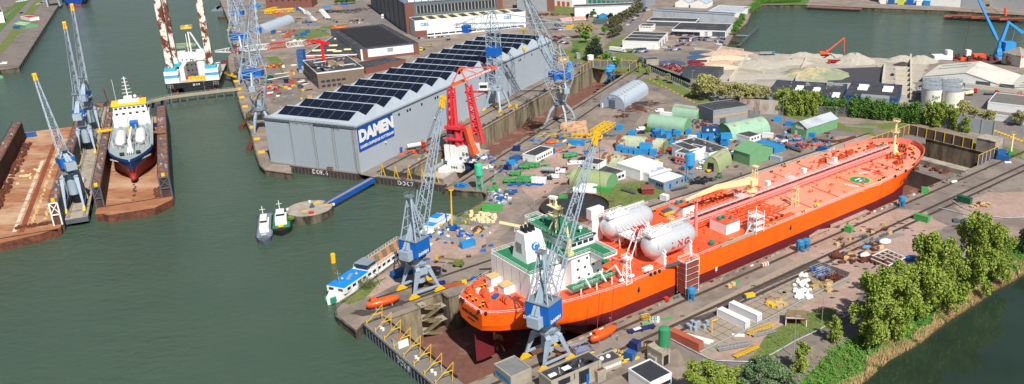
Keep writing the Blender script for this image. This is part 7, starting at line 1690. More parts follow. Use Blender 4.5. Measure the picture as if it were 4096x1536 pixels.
for i in range(22):
 x,y=U(652,842),U(282,342)
 container('small blue tank or bin in the dense blue cluster by the mint hut',G(*m1(x,y)),U(-20,30),rnd.choice([m_skc,m_cblue]),rnd.choice([2,3]),2.2,rnd.choice([1.6,2.4]),name='blue_bin',cat='bin',group='blue bins in front of the mint hut')
for i in range(12):
 x,y=U(800,900),U(370,400)
 container('low blue box between the rusty hut and the white container',G(*m1(x,y)),U(-20,30),m_skc,2,2.2,1.6,name='blue_bin',cat='bin',group='blue boxes beside the rusty hut')
# container tower
for r_ in range(6):
 for c in (0,1):
  a_=G(1183,294)+V((c*2.5,0,0));
  o=container('container %s from the ground in the %s column of the blue tower'%(ORD[r_],'left' if c==0 else 'right'),a_+V((2.4,6,0)),-90+2,m_grc if r_==0 or (r_==1 and c==1) else m_cblue,6.06,2.44,2.9,group='stacked blue containers',z=r_*2.92)
# top area containers
for pa,pb,mt,lb in ((w1(890,86),w1(958,84),m_skc,'teal container at the top beside the scaffolding store'),(w1(1066,56),w1(1138,54),m_cblue,'blue container by the hedge at the top'),(w1(362,162),w1(428,160),m_oc,'rust-red container under the yellow lattice, left'),(w1(428,160),w1(488,156),m_oc,'rust-red container under the yellow lattice, right'),(w1(452,120),w1(520,118),m_cblue,'blue container between the yellow lattice parts'),(w1(605,110),w1(630,110),m_cblue,'small blue box by the parked lorries'),(w1(645,372),w1(720,366),m_cblue,'low blue tank on grass by the workshop corner'),(w1(700,342),w1(750,338),m_cblue,'blue barrel stack by the workshop corner'),(w1(528,862),w1(584,868),m_oc,'red and blue container beside the boom lifts'),(w1(480,856),w1(534,860),m_nc,'dark blue container beside the boom lifts'),(w1(150,85),w1(215,86),m_skc,'blue workshop box near the brick building, left'),(w1(185,60),w1(225,58),m_skc,'blue workshop box near the brick building, upper')):
 cP(lb,pa,pb,mt,h=2.8)
cP('small blue container deep inside the empty floating dock',(98,556),(130,552),m_cblue,L_=6,h=3);cP('purple-blue container on the deck behind the docked gas tanker',(606,512),(630,512),m_nc,L_=5)
for o_ in list(bpy.data.objects)[-1:]: pass
cP('blue white box on the far left quay',(75,111),(85,111),m_cblue,L_=4);cP('blue container at the green hut on the left quay',(54,115),(73,116),m_cblue,L_=6)
# ---- vehicles ----
CARC={'white':(228,230,232),'black':(30,32,36),'grey':(120,126,132),'silver':(176,182,188),'blue':(36,70,130),'red':(160,34,40),'dark red':(110,26,34),'orange':(220,100,40),'dark blue':(24,36,70),'green':(50,90,70)}
def cmat(c): return M('car_paint_'+c.replace(' ','_'),CARC[c],.25,var=.03,coat=.5)
def carmesh(kind):
 mb=MB()
 if kind=='van':
  prof=[(0,.4),(0,1.0),(.5,1.25),(1.3,2.0),(5.0,2.05),(5.2,1.9),(5.2,.4)];wd=1.9
 else: prof=[(0,.35),(0,.75),(.2,.85),(1.15,.95),(1.75,1.45),(3.3,1.47),(4.1,1.0),(4.4,.9),(4.4,.35)];wd=1.76
 n=len(prof);mb.loft([[(x,-wd/2,z) for x,z in prof],[(x,wd/2,z) for x,z in prof]])
 mb(1)
 if kind=='van': mb.add([(.55,-.8,1.3),(.55,.8,1.3),(1.24,.75,1.97),(1.24,-.75,1.97)],[(0,1,2,3)]).bx(.9,1.9,-wd/2-.01,wd/2+.01,1.3,1.75)
 else: mb.bx(1.75,3.4,-wd/2-.01,wd/2+.01,1.0,1.36).add([(1.2,-.7,1.0),(1.2,.7,1.0),(1.7,.62,1.44),(1.7,-.62,1.44)],[(3,2,1,0)]).add([(3.38,-.62,1.47),(3.38,.62,1.47),(4.05,.7,1.06),(4.05,-.7,1.06)],[(3,2,1,0)])
 mb.v=[(x,y,z+(.015 if False else 0)) for x,y,z in mb.v]
 return mb
CARP={}
def car(label,loc,rot,c='white',kind='car',near=False,group=None):
 key=(c,kind,near)
 if key in CARP:
  o=dup(CARP[key],loc,rot,label)
  if 'group' in o: del o['group']
  if group: o['group']=group
  return o
 nm='parked_car' if kind=='car' else 'van'
 wb=(.9,3.45) if kind=='car' else (.9,4.2)
 if near:
  o=T(nm,label,kind,loc,rot,group);mb=carmesh(kind);b=MB();gl=MB()
  for f,m in zip(mb.f,mb.m): pass
  K('body',mb,[cmat(c),m_glass],o)
  for x in wb:
   for s in (-1,1): 
    w_=K('wheel',MB().tube((x,s*.7,.33),(x,s*.93,.33),.33,n=12),m_black,o);K('rim',MB().tube((x,s*.93,.33),(x,s*.95,.33),.18,n=8),m_steel,w_)
  for s in (-1,1): K('headlight',MB().box(-.0,s*.62,.62,.06,.3,.15),m_white,o)
 else:
  mb=carmesh(kind);mb(2)
  for x in wb:
   for s in (-1,1): mb.tube((x,s*.7,.33),(x,s*.92,.33),.33,n=8)
  o=Z(nm,mb,[cmat(c),m_glass,m_black],label,kind,loc,rot,group)
 CARP[key]=o;return o
COLS=['white','black','grey','silver','blue','red','dark blue','black','grey','white']
def row(n,pa,pb,where,cols=COLS,rot=None,kind='car',jit=.2,group=None,near=False,rows=1,off=None):
 a=G(*pa);b=G(*pb)
 for k in range(n):
  p=a.lerp(b,k/max(1,n-1));c=rnd.choice(cols)
  car('%s %s, %s from the left %s'%(c,kind,ORD[k] if k<20 else 'farther than twentieth',where),p+V((U(-jit,jit),U(-jit,jit),0)),(rot if rot is not None else 90)+U(-4,4),c,kind,near,group)
row(10,hA(505,290),hA(722,272),'in the row before the GBS hall',group='cars before the white hall')
car('black car parked apart below the row before the GBS hall',G(*hA(712,298)),60,'black')
row(8,w1(840,112),w1(905,190),'in the slanting top row',['white'],kind='van',rot=10,group='white vans at the top');row(7,w1(690,125),w1(770,215),'in the row beside the white lorries',['white','silver'],kind='van',rot=-30,group='vans beside the lorries')
row(5,w1(880,195),w1(1020,235),'by the scaffolding store',['black','orange','grey','dark blue'],group='cars by the scaffolding store');row(6,w1(1150,225),w1(1285,215),'beside the road at the top',group='cars beside the top road');row(5,w1(1170,240),w1(1285,245),'second line beside the road at the top',group='cars beside the top road')
for i,(x0,y0,x1,y1,n) in enumerate(((450,322,520,345,4),(450,352,550,380,6),(420,250,500,262,5),(520,320,560,330,3))): row(n,hB(x0,y0),hB(x1,y1),'in line %s of the small car park'%ORD[i],group='cars behind the hall',rot=rnd.choice((20,80)))
row(7,hB(925,305),hB(985,300),'under the trees beside the road',group='cars under the trees');row(9,hB(1090,222),hB(1245,75),'along the tree lined road',rot=60,group='cars along the road');row(5,hB(1195,112),hB(1270,92),'at the top end of the road',rot=60,group='cars along the road')
for i,(x0,y0,x1,y1,n) in enumerate(((440,310,560,312,6),(460,335,590,340,8),(450,360,600,355,9),(455,385,560,392,7),(600,330,730,330,8),(640,350,735,355,6),(340,440,440,432,6),(60,430,140,425,4),(20,455,160,450,8),(360,412,440,400,5),(780,330,850,345,4),(785,360,840,375,4),(780,385,830,395,3))): row(n,hC(x0,y0),hC(x1,y1),'in line %s of the crowded lot'%ORD[i],group='cars in the crowded lot',rot=rnd.choice((10,30,80,100)))
for i in range(10): row(6,hC(540+(-i*0)+(-24*i),532+7*i) if i<0 else hC(300+i*26,575+i*8),hC(350+i*26+40,560+i*8),'in line %s of the red scrap cars'%ORD[i],['dark red','red','dark red','black','red','silver','orange'],rot=40,group='red scrap cars')
for i in range(4): row(6,hC(535+i*4,535+i*14),hC(662-i*14,533+i*14),'in line %s of the upper red scrap cars'%ORD[i],['dark red','red','dark red'],rot=15,group='red scrap cars')
for p,r_,c,lb in ((hC(362,712),-40,'black','black car driving on the public road below the scrap yard'),(hC(560,748),-30,'blue','blue car on the public road near the pale trees'),(hC(770,838),-10,'silver','silver car parked below the pale trees'),(hC(932,850),-10,'dark blue','dark blue car parked below the pale trees'),(hC(320,415),-30,'white','white car at the corner of the white hall'),(hC(160,565),-30,'black','black car on the road by the black lorry'),(m2(705,192),10,'white','white car beside the metal scrap by the grass'),(m2(655,186),10,'white','white car left of the metal scrap by the grass'),
  (m2(208,552),15,'white','white car highest of three beside the olive shed'),(m2(210,580),15,'black','black car in the middle of three beside the olive shed'),(m2(180,598),15,'white','white car lowest of three beside the olive shed'),(m1(30,512),0,'black','black car left of the white cabins'),(yd(1215,440),-10,'black','black car beside the green waste tank'),(yd(965,585),-5,'black','black car behind the white container in the yard'),(m1(800,648),60,'black','black car beside the white van and white hall'),(m1(535,288),0,'black','black car beside the low fence by the blue skip'),(yd(1080,512),-12,'dark red','dark red car behind the white tanker lorry'),(hE(370,775),10,'silver','silver car beside the empty bays'),(hE(385,812),10,'black','black car left of the white storage tanks'),(hE(390,748),10,'dark blue','dark blue car beside the bays near the warehouse'),(hE(160,655),80,'black','black car between the bays and the black yard'),
  ((78,55),70,'black','black car on the road of the far left quay'),((185,22),20,'black','black car between the legs of the far portal crane')):
 car(lb,G(*p),r_,c,near=False)
for p,r_,lb in ((yd(1138,478),5,'white van nearer the green waste tank'),(yd(1002,574),-12,'white van below the white tanker lorry'),(m1(525,262),5,'white van behind the blue skip and low fence'),(m1(688,104),12,'white van driving by the rust scrap heap'),(w1(480,690),-75,'white van on the quay road by the container tower'),(m1(745,640),30,'white van between the small white hall and the blue shed'),(yd(1050,535),-8,'white van beside the white tanker lorry'),((336,722),-70,'white van on the concrete crane jetty'),((2,258),15,'white van at the end of the far left quay'),(m1(0,555),0,'white van at the left of the two storey cabin')):
 car(lb,G(*p) if p!=(336,722) else G(336,722,1.1),r_,'white','van',near=True)
row(4,(140,20),(165,8),'on the far left quay by the portal crane',['white','dark blue','silver'],rot=30,group='cars by the far portal crane');row(4,(66,10),(98,5),'in the top left corner behind the hedge',['white'],kind='van',rot=80,group='white vans in the top left corner')
def lorry(label,p,rot,cabc,body,kind='box',L_=9,z=0):
 o=T('lorry',label,'lorry',G(*p,z),rot)
 c=K('cab',MB().loft([[(0,-1.2,.6),(0,-1.2,1.9),(.35,-1.2,3.0),(2.0,-1.2,3.0),(2.0,-1.2,.6)],[(0,1.2,.6),(0,1.2,1.9),(.35,1.2,3.0),(2.0,1.2,3.0),(2.0,1.2,.6)]]),cabc,o)
 K('windscreen',MB().add([(.0,-1.05,1.9),(.0,1.05,1.9),(.28,1.05,2.8),(.28,-1.05,2.8)],[(3,2,1,0)]).bx(.6,1.6,-1.22,1.22,1.9,2.6),m_glass,c)
 K('chassis',MB().bx(1.5,L_,-.5,.5,.6,1.0),m_dgrey,o)
 if kind=='box': K('cargo_box',MB().bx(2.3,L_,-1.25,1.25,1.0,3.8),body,o)
 elif kind=='tank': K('tank',MB().tube((2.5,0,2.1),(L_,0,2.1),1.15,n=16),body,o,smooth=False)
 elif kind=='tip': K('tipper_body',MB().loft([[(2.4,-1.1,1.1),(L_,-1.1,1.1),(L_,1.1,1.1),(2.4,1.1,1.1)],[(2.3,-1.25,2.7),(L_+.2,-1.25,2.7),(L_+.2,1.25,2.7),(2.3,1.25,2.7)]]),body,o)
 else: K('flat_bed',MB().bx(2.3,L_,-1.25,1.25,1.0,1.25),body,o)
 for x in (.9,L_*.62,L_*.62+1.4,L_-.9):
  for s in (-1,1): K('wheel',MB().tube((x,s*.9,.5),(x,s*1.22,.5),.5,n=10),m_black,o)
 return o
lorry('white tanker lorry with grey vessel in the middle of the yard',yd(1085,545),165,m_white,m_steel,'tank',9)
lorry('long white articulated lorry parked beside the road at the dark conifer',hB(1078,452),147,m_white,m_wc,'box',15)
lorry('red four axle tipper lorry in front of the grey gravel',hD(668,545),-2,m_red,M('tipper_red',(150,30,44)),'tip',10.5)
lorry('teal and grey tipper lorry on the gravel quay',hD(214,472),180,M('teal_cab',(60,140,140)),m_steel,'tip',12)
lorry('red tank lorry beside the white storage tanks, nearer one',hE(745,830),20,m_red,m_offw,'tank',9);lorry('silver tank lorry with red cab below the warehouse',hE(885,800),160,m_red,m_steel,'tank',13);lorry('red crane lorry on the empty lot at the right',hE(1068,815),175,m_red,m_dgrey,'flat',9)
lorry('dark lorry by the guard hut on the public road',hC(125,548),80,m_black,m_dgrey,'box',8);lorry('white and green lorry under the trees by the blue silos',hB(985,525),100,m_white,m_dgrey,'flat',9)
lorry('blue lorry driving on the quay road by the arched store',w1(360,350),95,m_blue,m_cblue,'tip',8);lorry('yellow lorry at the corner of the ribbed roof hall',hA(522,378),80,M('lime_yellow',(220,220,60)),m_dgrey,'flat',8);lorry('white lorry on the road beside the huge glazed hall',hA(240,140),100,m_white,m_wc,'box',9)
for k in range(4): lorry('white lorry, %s in the line behind the yellow lattice parts'%ORD[k],w1(655+k*14,110+k*12),120,m_white,m_wc,'tank' if k<2 else 'box',8)
lorry('small blue lorry beside the white vans at the top',w1(700,240),30,m_blue,m_cblue,'flat',7);lorry('blue pickup tractor near the office building',w1(640,915),90,m_dgrey,m_blue,'flat',5)
lorry('red and white suction lorry beside the hall wall',yd(95,345),-150,m_red,M('suction_white',(210,206,200),.6),'tank',10)
def forklift(label,p,rot,c,name='forklift',cat='forklift'):
 o=T(name,label,cat,G(*p),rot)
 K('body',MB().bx(0,2.2,-.65,.65,.4,1.3).bx(1.4,2.3,-.6,.6,1.3,1.7),c,o);K('roof_guard',MB().bar((.2,-.55,1.2),(.5,-.55,2.3),.08).bar((.2,.55,1.2),(.5,.55,2.3),.08).bar((1.8,-.55,1.6),(1.6,-.55,2.3),.08).bar((1.8,.55,1.6),(1.6,.55,2.3),.08).bx(.4,1.7,-.6,.6,2.3,2.38),m_black,o)
 K('mast',MB().bar((-.15,-.4,.2),(-.15,-.4,2.7),.14).bar((-.15,.4,.2),(-.15,.4,2.7),.14),m_dgrey,o);K('fork',MB().bx(-1.3,-.2,-.4,-.28,.2,.26).bx(-1.3,-.2,.28,.4,.2,.26),m_dgrey,o)
 for x in (.4,1.9):
  for s in (-1,1): K('wheel',MB().tube((x,s*.5,.35),(x,s*.75,.35),.35,n=10),m_black,o)
 return o
forklift('yellow forklift at the mouth of the olive vaulted shed',m2(305,618),200,m_yel);forklift('yellow forklift beside the rusty vaulted hut',m1(725,528),190,m_yel);forklift('red and white loader near the white container',m1(930,345),170,m_red,'loader','loader');forklift('green loader near the tanker rail',m2(395,672),150,m_green,'loader','loader')
forklift('yellow wheel loader below the ribbed roof hall',hA(600,345),160,m_yel,'loader','loader');forklift('orange wheel loader at the far right lot',hE(1262,820),170,m_co,'loader','loader');forklift('orange excavator on the far left quay',(148,90),40,m_co,'loader','loader')
forklift('yellow forklift behind the white site office',m2(400,430),20,m_yel)
# excavator
e=T('excavator','orange long reach excavator working behind the gravel heaps at the river quay','excavator',G(*hD(640,478),4),0)
K('tracks',MB().bx(-3,3,-1.8,-.9,0,1.2).bx(-3,3,.9,1.8,0,1.2),m_black,e);K('upper_body',MB().bx(-4,2.4,-1.5,1.5,1.3,3.2).bx(.6,2.4,-1.5,-.2,3.2,4.6),m_co,e)
K('boom',MB().tube((1,0,2.6),(14,0,13.5),.8,.5,n=4),m_co,e);K('stick',MB().tube((14,0,13.8),(15,0,1.4),.5,.3,n=4),m_co,e);K('bucket',MB().box(15,0,-.2,1.2,1.6,1.6),m_dgrey,e)
# boom lifts and telehandlers
def boomlift(label,p,rot,c,up=8,reach=9,bc=None):
 o=T('boom_lift',label,'boom lift',G(*p),rot);K('chassis',MB().bx(-1.8,1.8,-1.2,1.2,.5,1.6).bx(-1.5,1.2,-1,1,1.6,2.4),c,o)
 for x in (-1.3,1.3):
  for s in (-1,1): K('wheel',MB().tube((x,s*1.0,.55),(x,s*1.4,.55),.55,n=10),m_black,o)
 K('boom',MB().tube((-1,0,2.4),(reach,0,2.4+up),.4,.25,n=4),bc or c,o);K('basket',MB().bx(reach-.3,reach+.9,-.9,.9,2.0+up,2.2+up).rail([(reach-.3,-.9,2.2+up),(reach+.9,-.9,2.2+up),(reach+.9,.9,2.2+up),(reach-.3,.9,2.2+up)],1.1,.06,1),m_yel,o);return o
boomlift('bright green boom lift with long white boom lying on the quay yard',w1(340,805),12,m_green,1.0,13,m_white);boomlift('white boom lift below the green one on the quay yard',w1(330,855),12,m_dgrey,2.0,14,m_white)
boomlift('green boom lift near the blue skip at the dock end',r4(1190,595),65,m_green,8,3.4,m_offw);boomlift('olive telehandler with long boom near the crane rails',b2(1020,372),170,M('olive',(110,120,60)),.6,8)
boomlift('blue spider lift beside the fenced store, its boom straight up',b2(993,190),80,m_blue,15,1.2,m_yel)
# lifeboats
def lifeboat(label,loc,rot,name='lifeboat'):
 o=T(name,label,'lifeboat',loc,rot);mb=MB();X=[(-4.6,.1,1.0),(-4,.75,.3),(-2.5,1.25,0),(0,1.4,-.1),(2.5,1.3,0),(4,.8,.5),(4.8,.1,1.3)];R_=[]
 for x,w,zb in X: R_.append([(x,w*sin(t)*(1 if cos(t)>-.2 else .8),1.3+(1.3-zb if cos(t)<0 else 1.15*(w/1.4)**.5)*cos(t)) for t in [k*.5236 for k in range(12)]])
 K('hull',mb.loft(R_),m_orange,o,smooth=True);K('canopy',MB().loft([[(-3.4,-.8,2.3),(-3.4,.8,2.3),(-3.2,.6,3.2),(-3.2,-.6,3.2)],[(-1.6,-.9,2.3),(-1.6,.9,2.3),(-1.8,.6,3.2),(-1.8,-.6,3.2)]]),m_orange,o)
 K('window',MB().bx(-3.46,-3.36,-.5,.5,2.6,3.0),m_glass,o);K('rubbing_strake',MB().loft([[(x,-w*1.03,1.3),(x,w*1.03,1.3),(x,w*1.03,1.42),(x,-w*1.03,1.42)] for x,w,zb in X]),M('strake',(190,60,24)),o)
 K('grab_line',MB().poly([(x,-w*1.05,.9) for x,w,z in X],.05),m_black,o)
 K('cradle',MB().bx(-2.4,-2.1,-1,1,-.4,.5).bx(2.1,2.4,-1,1,-.4,.5),m_steel,o);return o
lifeboat('orange enclosed lifeboat hanging by red slings beside the tanker hull',G(*b3(460,735),.6),AZA+5).scale=(1.2,1.25,1.25)
lifeboat('orange enclosed lifeboat on the quay behind the yellow frames',G(*b2(640,572),.4),AZA-8).scale=(1.25,1.3,1.25)
lifeboat('orange lifeboat beside the ribbed roof hall at the top',G(*w1(1055,305),.4),20).scale=(1.6,1.6,1.4)
o=Z('lifting_sling',MB().tube((0,0,0),(1,2.2,12.2),.1,n=4).tube((4.4,3.8,0),(5.6,6.4,12.4),.1,n=4),m_red,'red lifting slings running from the tanker rail to the lifeboat','sling',G(*b3(428,700),3.4))
yl=[]
Z('life_raft_boat',MB().ball(0,0,.7,3.2,1.4,.8,n=12,m=6),m_orange,'small orange rescue boat near the yellow scaffolding','rescue boat',G(*yd(1018,320)),10,smooth=True)
# ---- people ----
def person(label,p,rot,top,legs,helm,z=0):
 o=T('person',label,'person',G(*p,z),rot)
 J=[(0,0,.95),(0,0,1.2),(0,0,1.42),(0,0,1.52),(0,0,1.66),(0,.19,1.4),(.06,.27,1.15),(.2,.24,.95),(0,-.19,1.4),(.04,-.28,1.15),(.16,-.26,.92),(.02,.1,.88),(.06,.12,.48),(.03,.13,.06),(.15,.14,.03),(0,-.1,.88),(-.04,-.12,.48),(-.1,-.13,.06),(.03,-.14,.03)]
 E=[(0,1),(1,2),(2,3),(3,4),(2,5),(5,6),(6,7),(2,8),(8,9),(9,10),(0,11),(11,12),(12,13),(13,14),(0,15),(15,16),(16,17),(17,18)]
 rad=[.15,.15,.17,.06,.1,.075,.055,.045,.075,.055,.045,.1,.075,.055,.05,.1,.075,.055,.05]
 me=bpy.data.meshes.new('body');me.from_pydata(J,E,[]);me.materials.append(top);me.materials.append(legs)
 b=bpy.data.objects.new('body',me);COL.objects.link(b);b.parent=o
 md=b.modifiers.new('s','SKIN');me.skin_vertices or 0
 for i,v in enumerate(me.skin_vertices[0].data): v.radius=(rad[i],rad[i]);v.use_root=(i==0)
 b.modifiers.new('u','SUBSURF').levels=1
 K('helmet',MB().ball(0,0,1.72,.15,.13,.11,n=8,m=5),helm,o);K('trousers',MB().tube((.05,.12,.1),(0,.09,.9),.09,.13,n=8).tube((-.07,-.12,.1),(0,-.09,.9),.09,.13,n=8),legs,o)
 return o
m_cov=M('coverall_blue',(34,70,130),.8);m_hv=M('hi_vis_orange',(240,110,40),.7)
person('person in blue overalls and helmet standing beside the orange lifeboat',n3(1173,530),200,m_cov,m_cov,m_white);person('person in dark blue clothes walking beside the flat trailer',n3(1490,412),30,m_cov,m_cov,m_yel)
person('person in orange hi-vis vest crossing the yard road',yd(978,682),90,m_hv,m_cov,m_yel);person('person in hi-vis orange on the ground near the blue tractor',w1(645,868),90,m_hv,m_cov,m_white)
person('person in blue overalls standing beside the olive vaulted shed near rings',m2(567,645),90,m_cov,m_cov,m_white)
person('person in blue overalls near the davit on the tanker side quay',n3(1100,350),40,m_cov,m_cov,m_white)
# ---- loose stock: boxes, bags, timber ----
def many(n,name,labelf,cat,group,posf,meshf,mat,rotf=lambda:U(0,90)):
 protos=[]
 for i in range(n):
  p=posf(i);p=p if isinstance(p,Vector) else G(*p)
  lb=labelf(i) if callable(labelf) else labelf
  mt=mat(i) if callable(mat) else mat
  if len(protos)<4 or callable(mat): o=Z(name,meshf(i),mt,lb,cat,p,rotf(),group);protos.append(o)
  else:
   o=rnd.choice(protos).copy();COL.objects.link(o);o.location=p;o.rotation_euler=(0,0,R(rotf()))
BX=lambda a,b,c: MB().box(0,0,0,a,b,c)
ibc=[(305,538),(330,550),(352,543),(275,560),(293,575),(325,583),(411,538),(391,568)]
for i,(x,y) in enumerate(ibc):
 o=T('liquid_tote','grey caged liquid tote, one of the cluster on the slabs' if i<6 else ('grey caged liquid tote standing apart, '+('upper' if i==6 else 'lower')+' of two on the slabs'),'tote',G(*f5(x,y)),30,'totes on the slabs' if i<6 else None)
 K('tank',MB().bx(-.55,.55,-.5,.5,.3,1.5),M('tote_grey',(160,172,186),.5),o);K('pallet',MB().bx(-.65,.65,-.6,.6,0,.22),m_steel,o);K('cage',MB().rail([(-.62,-.57,.2),(.62,-.57,.2),(.62,.57,.2),(-.62,.57,.2),(-.62,-.57,.2)],1.35,.03,.4),m_steel,o)
m_bag=M('white_bag',(232,236,240),.7,var=.05,bump=.6,bscale=3)
bagm=lambda i: MB().ball(0,0,.55,U(.6,.8),U(.6,.8),.6,n=8,m=5)
def inq(x0,x1,y0,y1,f): return lambda i:f(U(x0,x1),U(y0,y1))
many(10,'bulk_bag','white bulk bag in the small group by the scaffold racks','bag','white bags by the racks',inq(1080,1135,178,205,f5),bagm,m_bag)
many(22,'bulk_bag','white bulk bag in the middle heap on the slabs','bag','white bags in the middle heap',inq(1040,1150,225,270,f5),bagm,m_bag)
many(44,'bulk_bag','white bulk bag in the largest heap at the slab edge','bag','white bags in the large heap',lambda i:f5(1040+U(0,125),360-U(0,70)*1.0),bagm,m_bag)
m_lum=M('lumber',(190,164,116),.85,var=.2,c2=(150,128,92))
many(22,'timber_stack','stack of timber on the slabs between the white containers and bags','timber','timber stacks on the slabs',inq(850,985,350,418,f5),lambda i:BX(U(1.6,2.6),1.2,U(.5,1.0)),m_lum,lambda:U(25,45))
many(14,'timber_stack','tall timber stack behind the heaps of white bags','timber','timber stacks behind the bags',inq(1165,1290,235,300,f5),lambda i:BX(U(2,3.4),1.4,U(.8,1.8)),m_lum,lambda:U(25,45))
for i,(x,y) in enumerate(((858,396),(884,408))): Z('yellow_box',BX(1.5,1.2,1.0),m_yel,'yellow box in front of the timber stacks, '+('left' if i==0 else 'right'),'box',G(*f5(x,y)),30)
for i in range(9): Z('cable_drum',MB().tube((0,0,0),(0,0,.5),U(.5,.8),n=12),m_lum if i%2 else m_steel,'flat cable drum lying near the timber stacks','cable drum',G(*f5(930+U(0,75),305+U(0,40))),0,'cable drums by the timber')
for i,(x,y,mt,lb) in enumerate(((1225,150,m_blue,'blue and grey rack with cylinders on the slab end'),(1250,190,m_blue,'blue framed rack in the middle of the slab end'),(1330,205,m_rust,'rusty railed rack full of scrap at the slab end'),(1290,225,m_rust,'long railed rack at the slab edge'))):
 o=T('storage_rack',lb,'rack',G(*f5(x,y)),AZA-4);K('frame',MB().rail([(-3.6,-2,.1),(3.6,-2,.1),(3.6,2,.1),(-3.6,2,.1),(-3.6,-2,.1)],1.7,.1,1.4).bx(-3.6,3.6,-2,2,.3,.4),m_steel if mt is m_blue else m_rust,o);scrap(o,'rack_load',16,-3.2,3.2,-1.6,1.6,.4,mt,.4,1.2,1.1)
many(46,'timber_crate','pale timber crate in the packed block near the basin','crate','timber crates near the basin',lambda i:yd(425+U(0,185),905-U(0,70)),lambda i:BX(U(1.2,2.2),1.2,U(.8,2.0)),M('crate_pale',(222,204,164),.8,var=.12),lambda:U(30,40))
for i in range(5): Z('yellow_drum',MB().tube((0,0,0),(0,0,1),.5,n=10),m_yel,'yellow drum beside the pale timber crates','drum',G(*yd(390+i*12,905-(i%2)*14)),0,'yellow drums by the crates')
m_bs=M('basket_blue',(40,90,160),.6,var=.3);m_bgx=M('basket_grey',(170,176,182),.6,var=.3)
BC=[m_bs,m_bgx,m_bgx,m_steel,m_white,m_dgrey]
many(70,'steel_basket','small steel basket with blue and grey goods in the packed store field','basket','steel baskets by the basin',lambda i:yd(545+U(0,170)+(i%7)*4,770-U(0,105)*(1) ),lambda i:BX(U(.8,1.6),1.0,U(.6,1.2)),lambda i:BC[i%6])
many(8,'steel_basket','open blue basket at the edge of the packed store field','basket','blue baskets beside the field',lambda i:yd(715+(i%4)*16,672+(i//4)*12),lambda i:BX(1.2,1,.8),m_bs)
o=Z('blue_machine',BX(3.4,2,1.8),m_cblue,'bright blue machine in the middle of the steel baskets','machine',G(*yd(648,742)),20)
many(34,'big_timber_crate','large pale timber crate beside the deep dock road','crate','large crates beside the dock road',lambda i:yd(1110+U(0,160),240-U(0,60)-(0)),lambda i:BX(U(2.4,4.5),U(2,3),U(1.8,3)),M('crate_tan',(206,168,134),.8,var=.12),lambda:U(60,72))
# green tank frames
for i,(x,y,L_) in enumerate(((825,508,5),(870,500,5),(905,495,4),(760,560,5),(745,612,9),(815,612,8),(840,590,8),(1160,425,7),(575,676,2.4),(612,662,2.4))):
 labs=['green tank frame at the cabin corner, left','green tank frame at the cabin corner, middle','green tank frame at the cabin corner, right','green tank frame behind the long green tanks','long green tank frame, left end of the row','long green tank frame, middle of the row','long green tank frame behind the row','green waste tank lying near the white vans','green bin nearer the tall pale green silo','green bin farther from the tall pale green silo']
 o=T('tank_skid',labs[i],'tank frame',G(*yd(x,y)),(20 if i in(7,) else -4) if i<8 else 20)
 if i>=8: K('bin_body',MB().taper(0,0,0,2,1.8,2.4,2.2,2.2),m_gc,o)
 else:
  K('tank',MB().tube((-L_/2,0,1.3),(L_/2,0,1.3),1.05,n=14),m_green,o);K('frame',MB().rail([(-L_/2,-1.2,.1),(L_/2,-1.2,.1),(L_/2,1.2,.1),(-L_/2,1.2,.1),(-L_/2,-1.2,.1)],2.4,.12,2.4),m_green,o);K('saddle',MB().bx(-L_*.3,-L_*.2,-1.1,1.1,0,.8).bx(L_*.2,L_*.3,-1.1,1.1,0,.8),m_green,o)
for i,(x,y) in enumerate(((120,770),(110,812),(60,800))): 
 o=T('tank_wagon','white horizontal tank behind the orange bridge crane, '+['upper','lower','left'][i]+' one','tank',G(*m1(x,y)),-5);K('tank',MB().tube((-4,0,1.6),(4,0,1.6),1.4,n=14),m_bw,o);K('stand',MB().bx(-3,-2.4,-1,1,0,1).bx(2.4,3,-1,1,0,1),m_green,o)
Z('green_container_open',MB().bx(-4,4,-1.6,1.6,0,2.4),m_gc,'green box beside the white horizontal tanks','container',G(*m1(235,785)),-20)
many(14,'blue_pump','small blue pump unit beside the green tank frames','pump','blue pumps by the green tanks',lambda i:yd(710+(i*19)%260,620+U(0,16)),lambda i:BX(1.1,.8,.9),m_blue)
# scrap skips
for i,(x,y) in enumerate(((895,330),(945,325),(985,330),(1000,352),(1045,352),(870,372),(1070,400),(1120,408),(1210,395),(1235,388))):
 o=T('scrap_skip','open skip heaped with scrap, %s from the left near the tanker rail'%ORD[i],'skip',G(*m2(x,y)),U(-20,20),'scrap skips');K('skip_body',MB().taper(0,0,0,3.4,2,4.4,2.4,1.1),rnd.choice([m_cblue,m_co,m_dgrey,m_blue]),o);scrap(o,'scrap_load',16,-1.8,1.8,-1,1,1.0,rnd.choice([m_steel,m_rust,m_bgx]),.3,1.0,.8)
many(24,'kerb_block','brown steel block in the long row on the gravel','block','row of brown blocks on the gravel',lambda i:q3(234+i*8.6,706-(i*.0)-abs(i-8)*-.0+ (18*sin(i*.13)-i*.6)),lambda i:BX(2.0,1.1,1.2),m_rust,lambda:20)
def pile(name,label,p,n,rx,ry,mats,a=.5,b=3,h=1.2,cat='scrap pile',long=False):
 o=T(name,label,cat,G(*p))
 for j,mt in enumerate(mats):
  mb=MB()
  for _ in range(n//len(mats)):
   x,y=rnd.gauss(0,rx*.5),rnd.gauss(0,ry*.5);z=U(0,h)*max(0,1-(x/rx)**2-(y/ry)**2)
   if long: t=U(-.5,.5);L_=U(1,b)*1.5;mb.bar((x-L_*cos(t)/2,y-L_*sin(t)/2,z+.15),(x+L_*cos(t)/2,y+L_*sin(t)/2,z+U(.1,.6)),U(.1,.35))
   else: mb.box(x,y,z,U(a,b),U(a,b*.6),U(.2,.9),U(0,180))
  K('scrap_pieces',mb,mt,o)
 return o
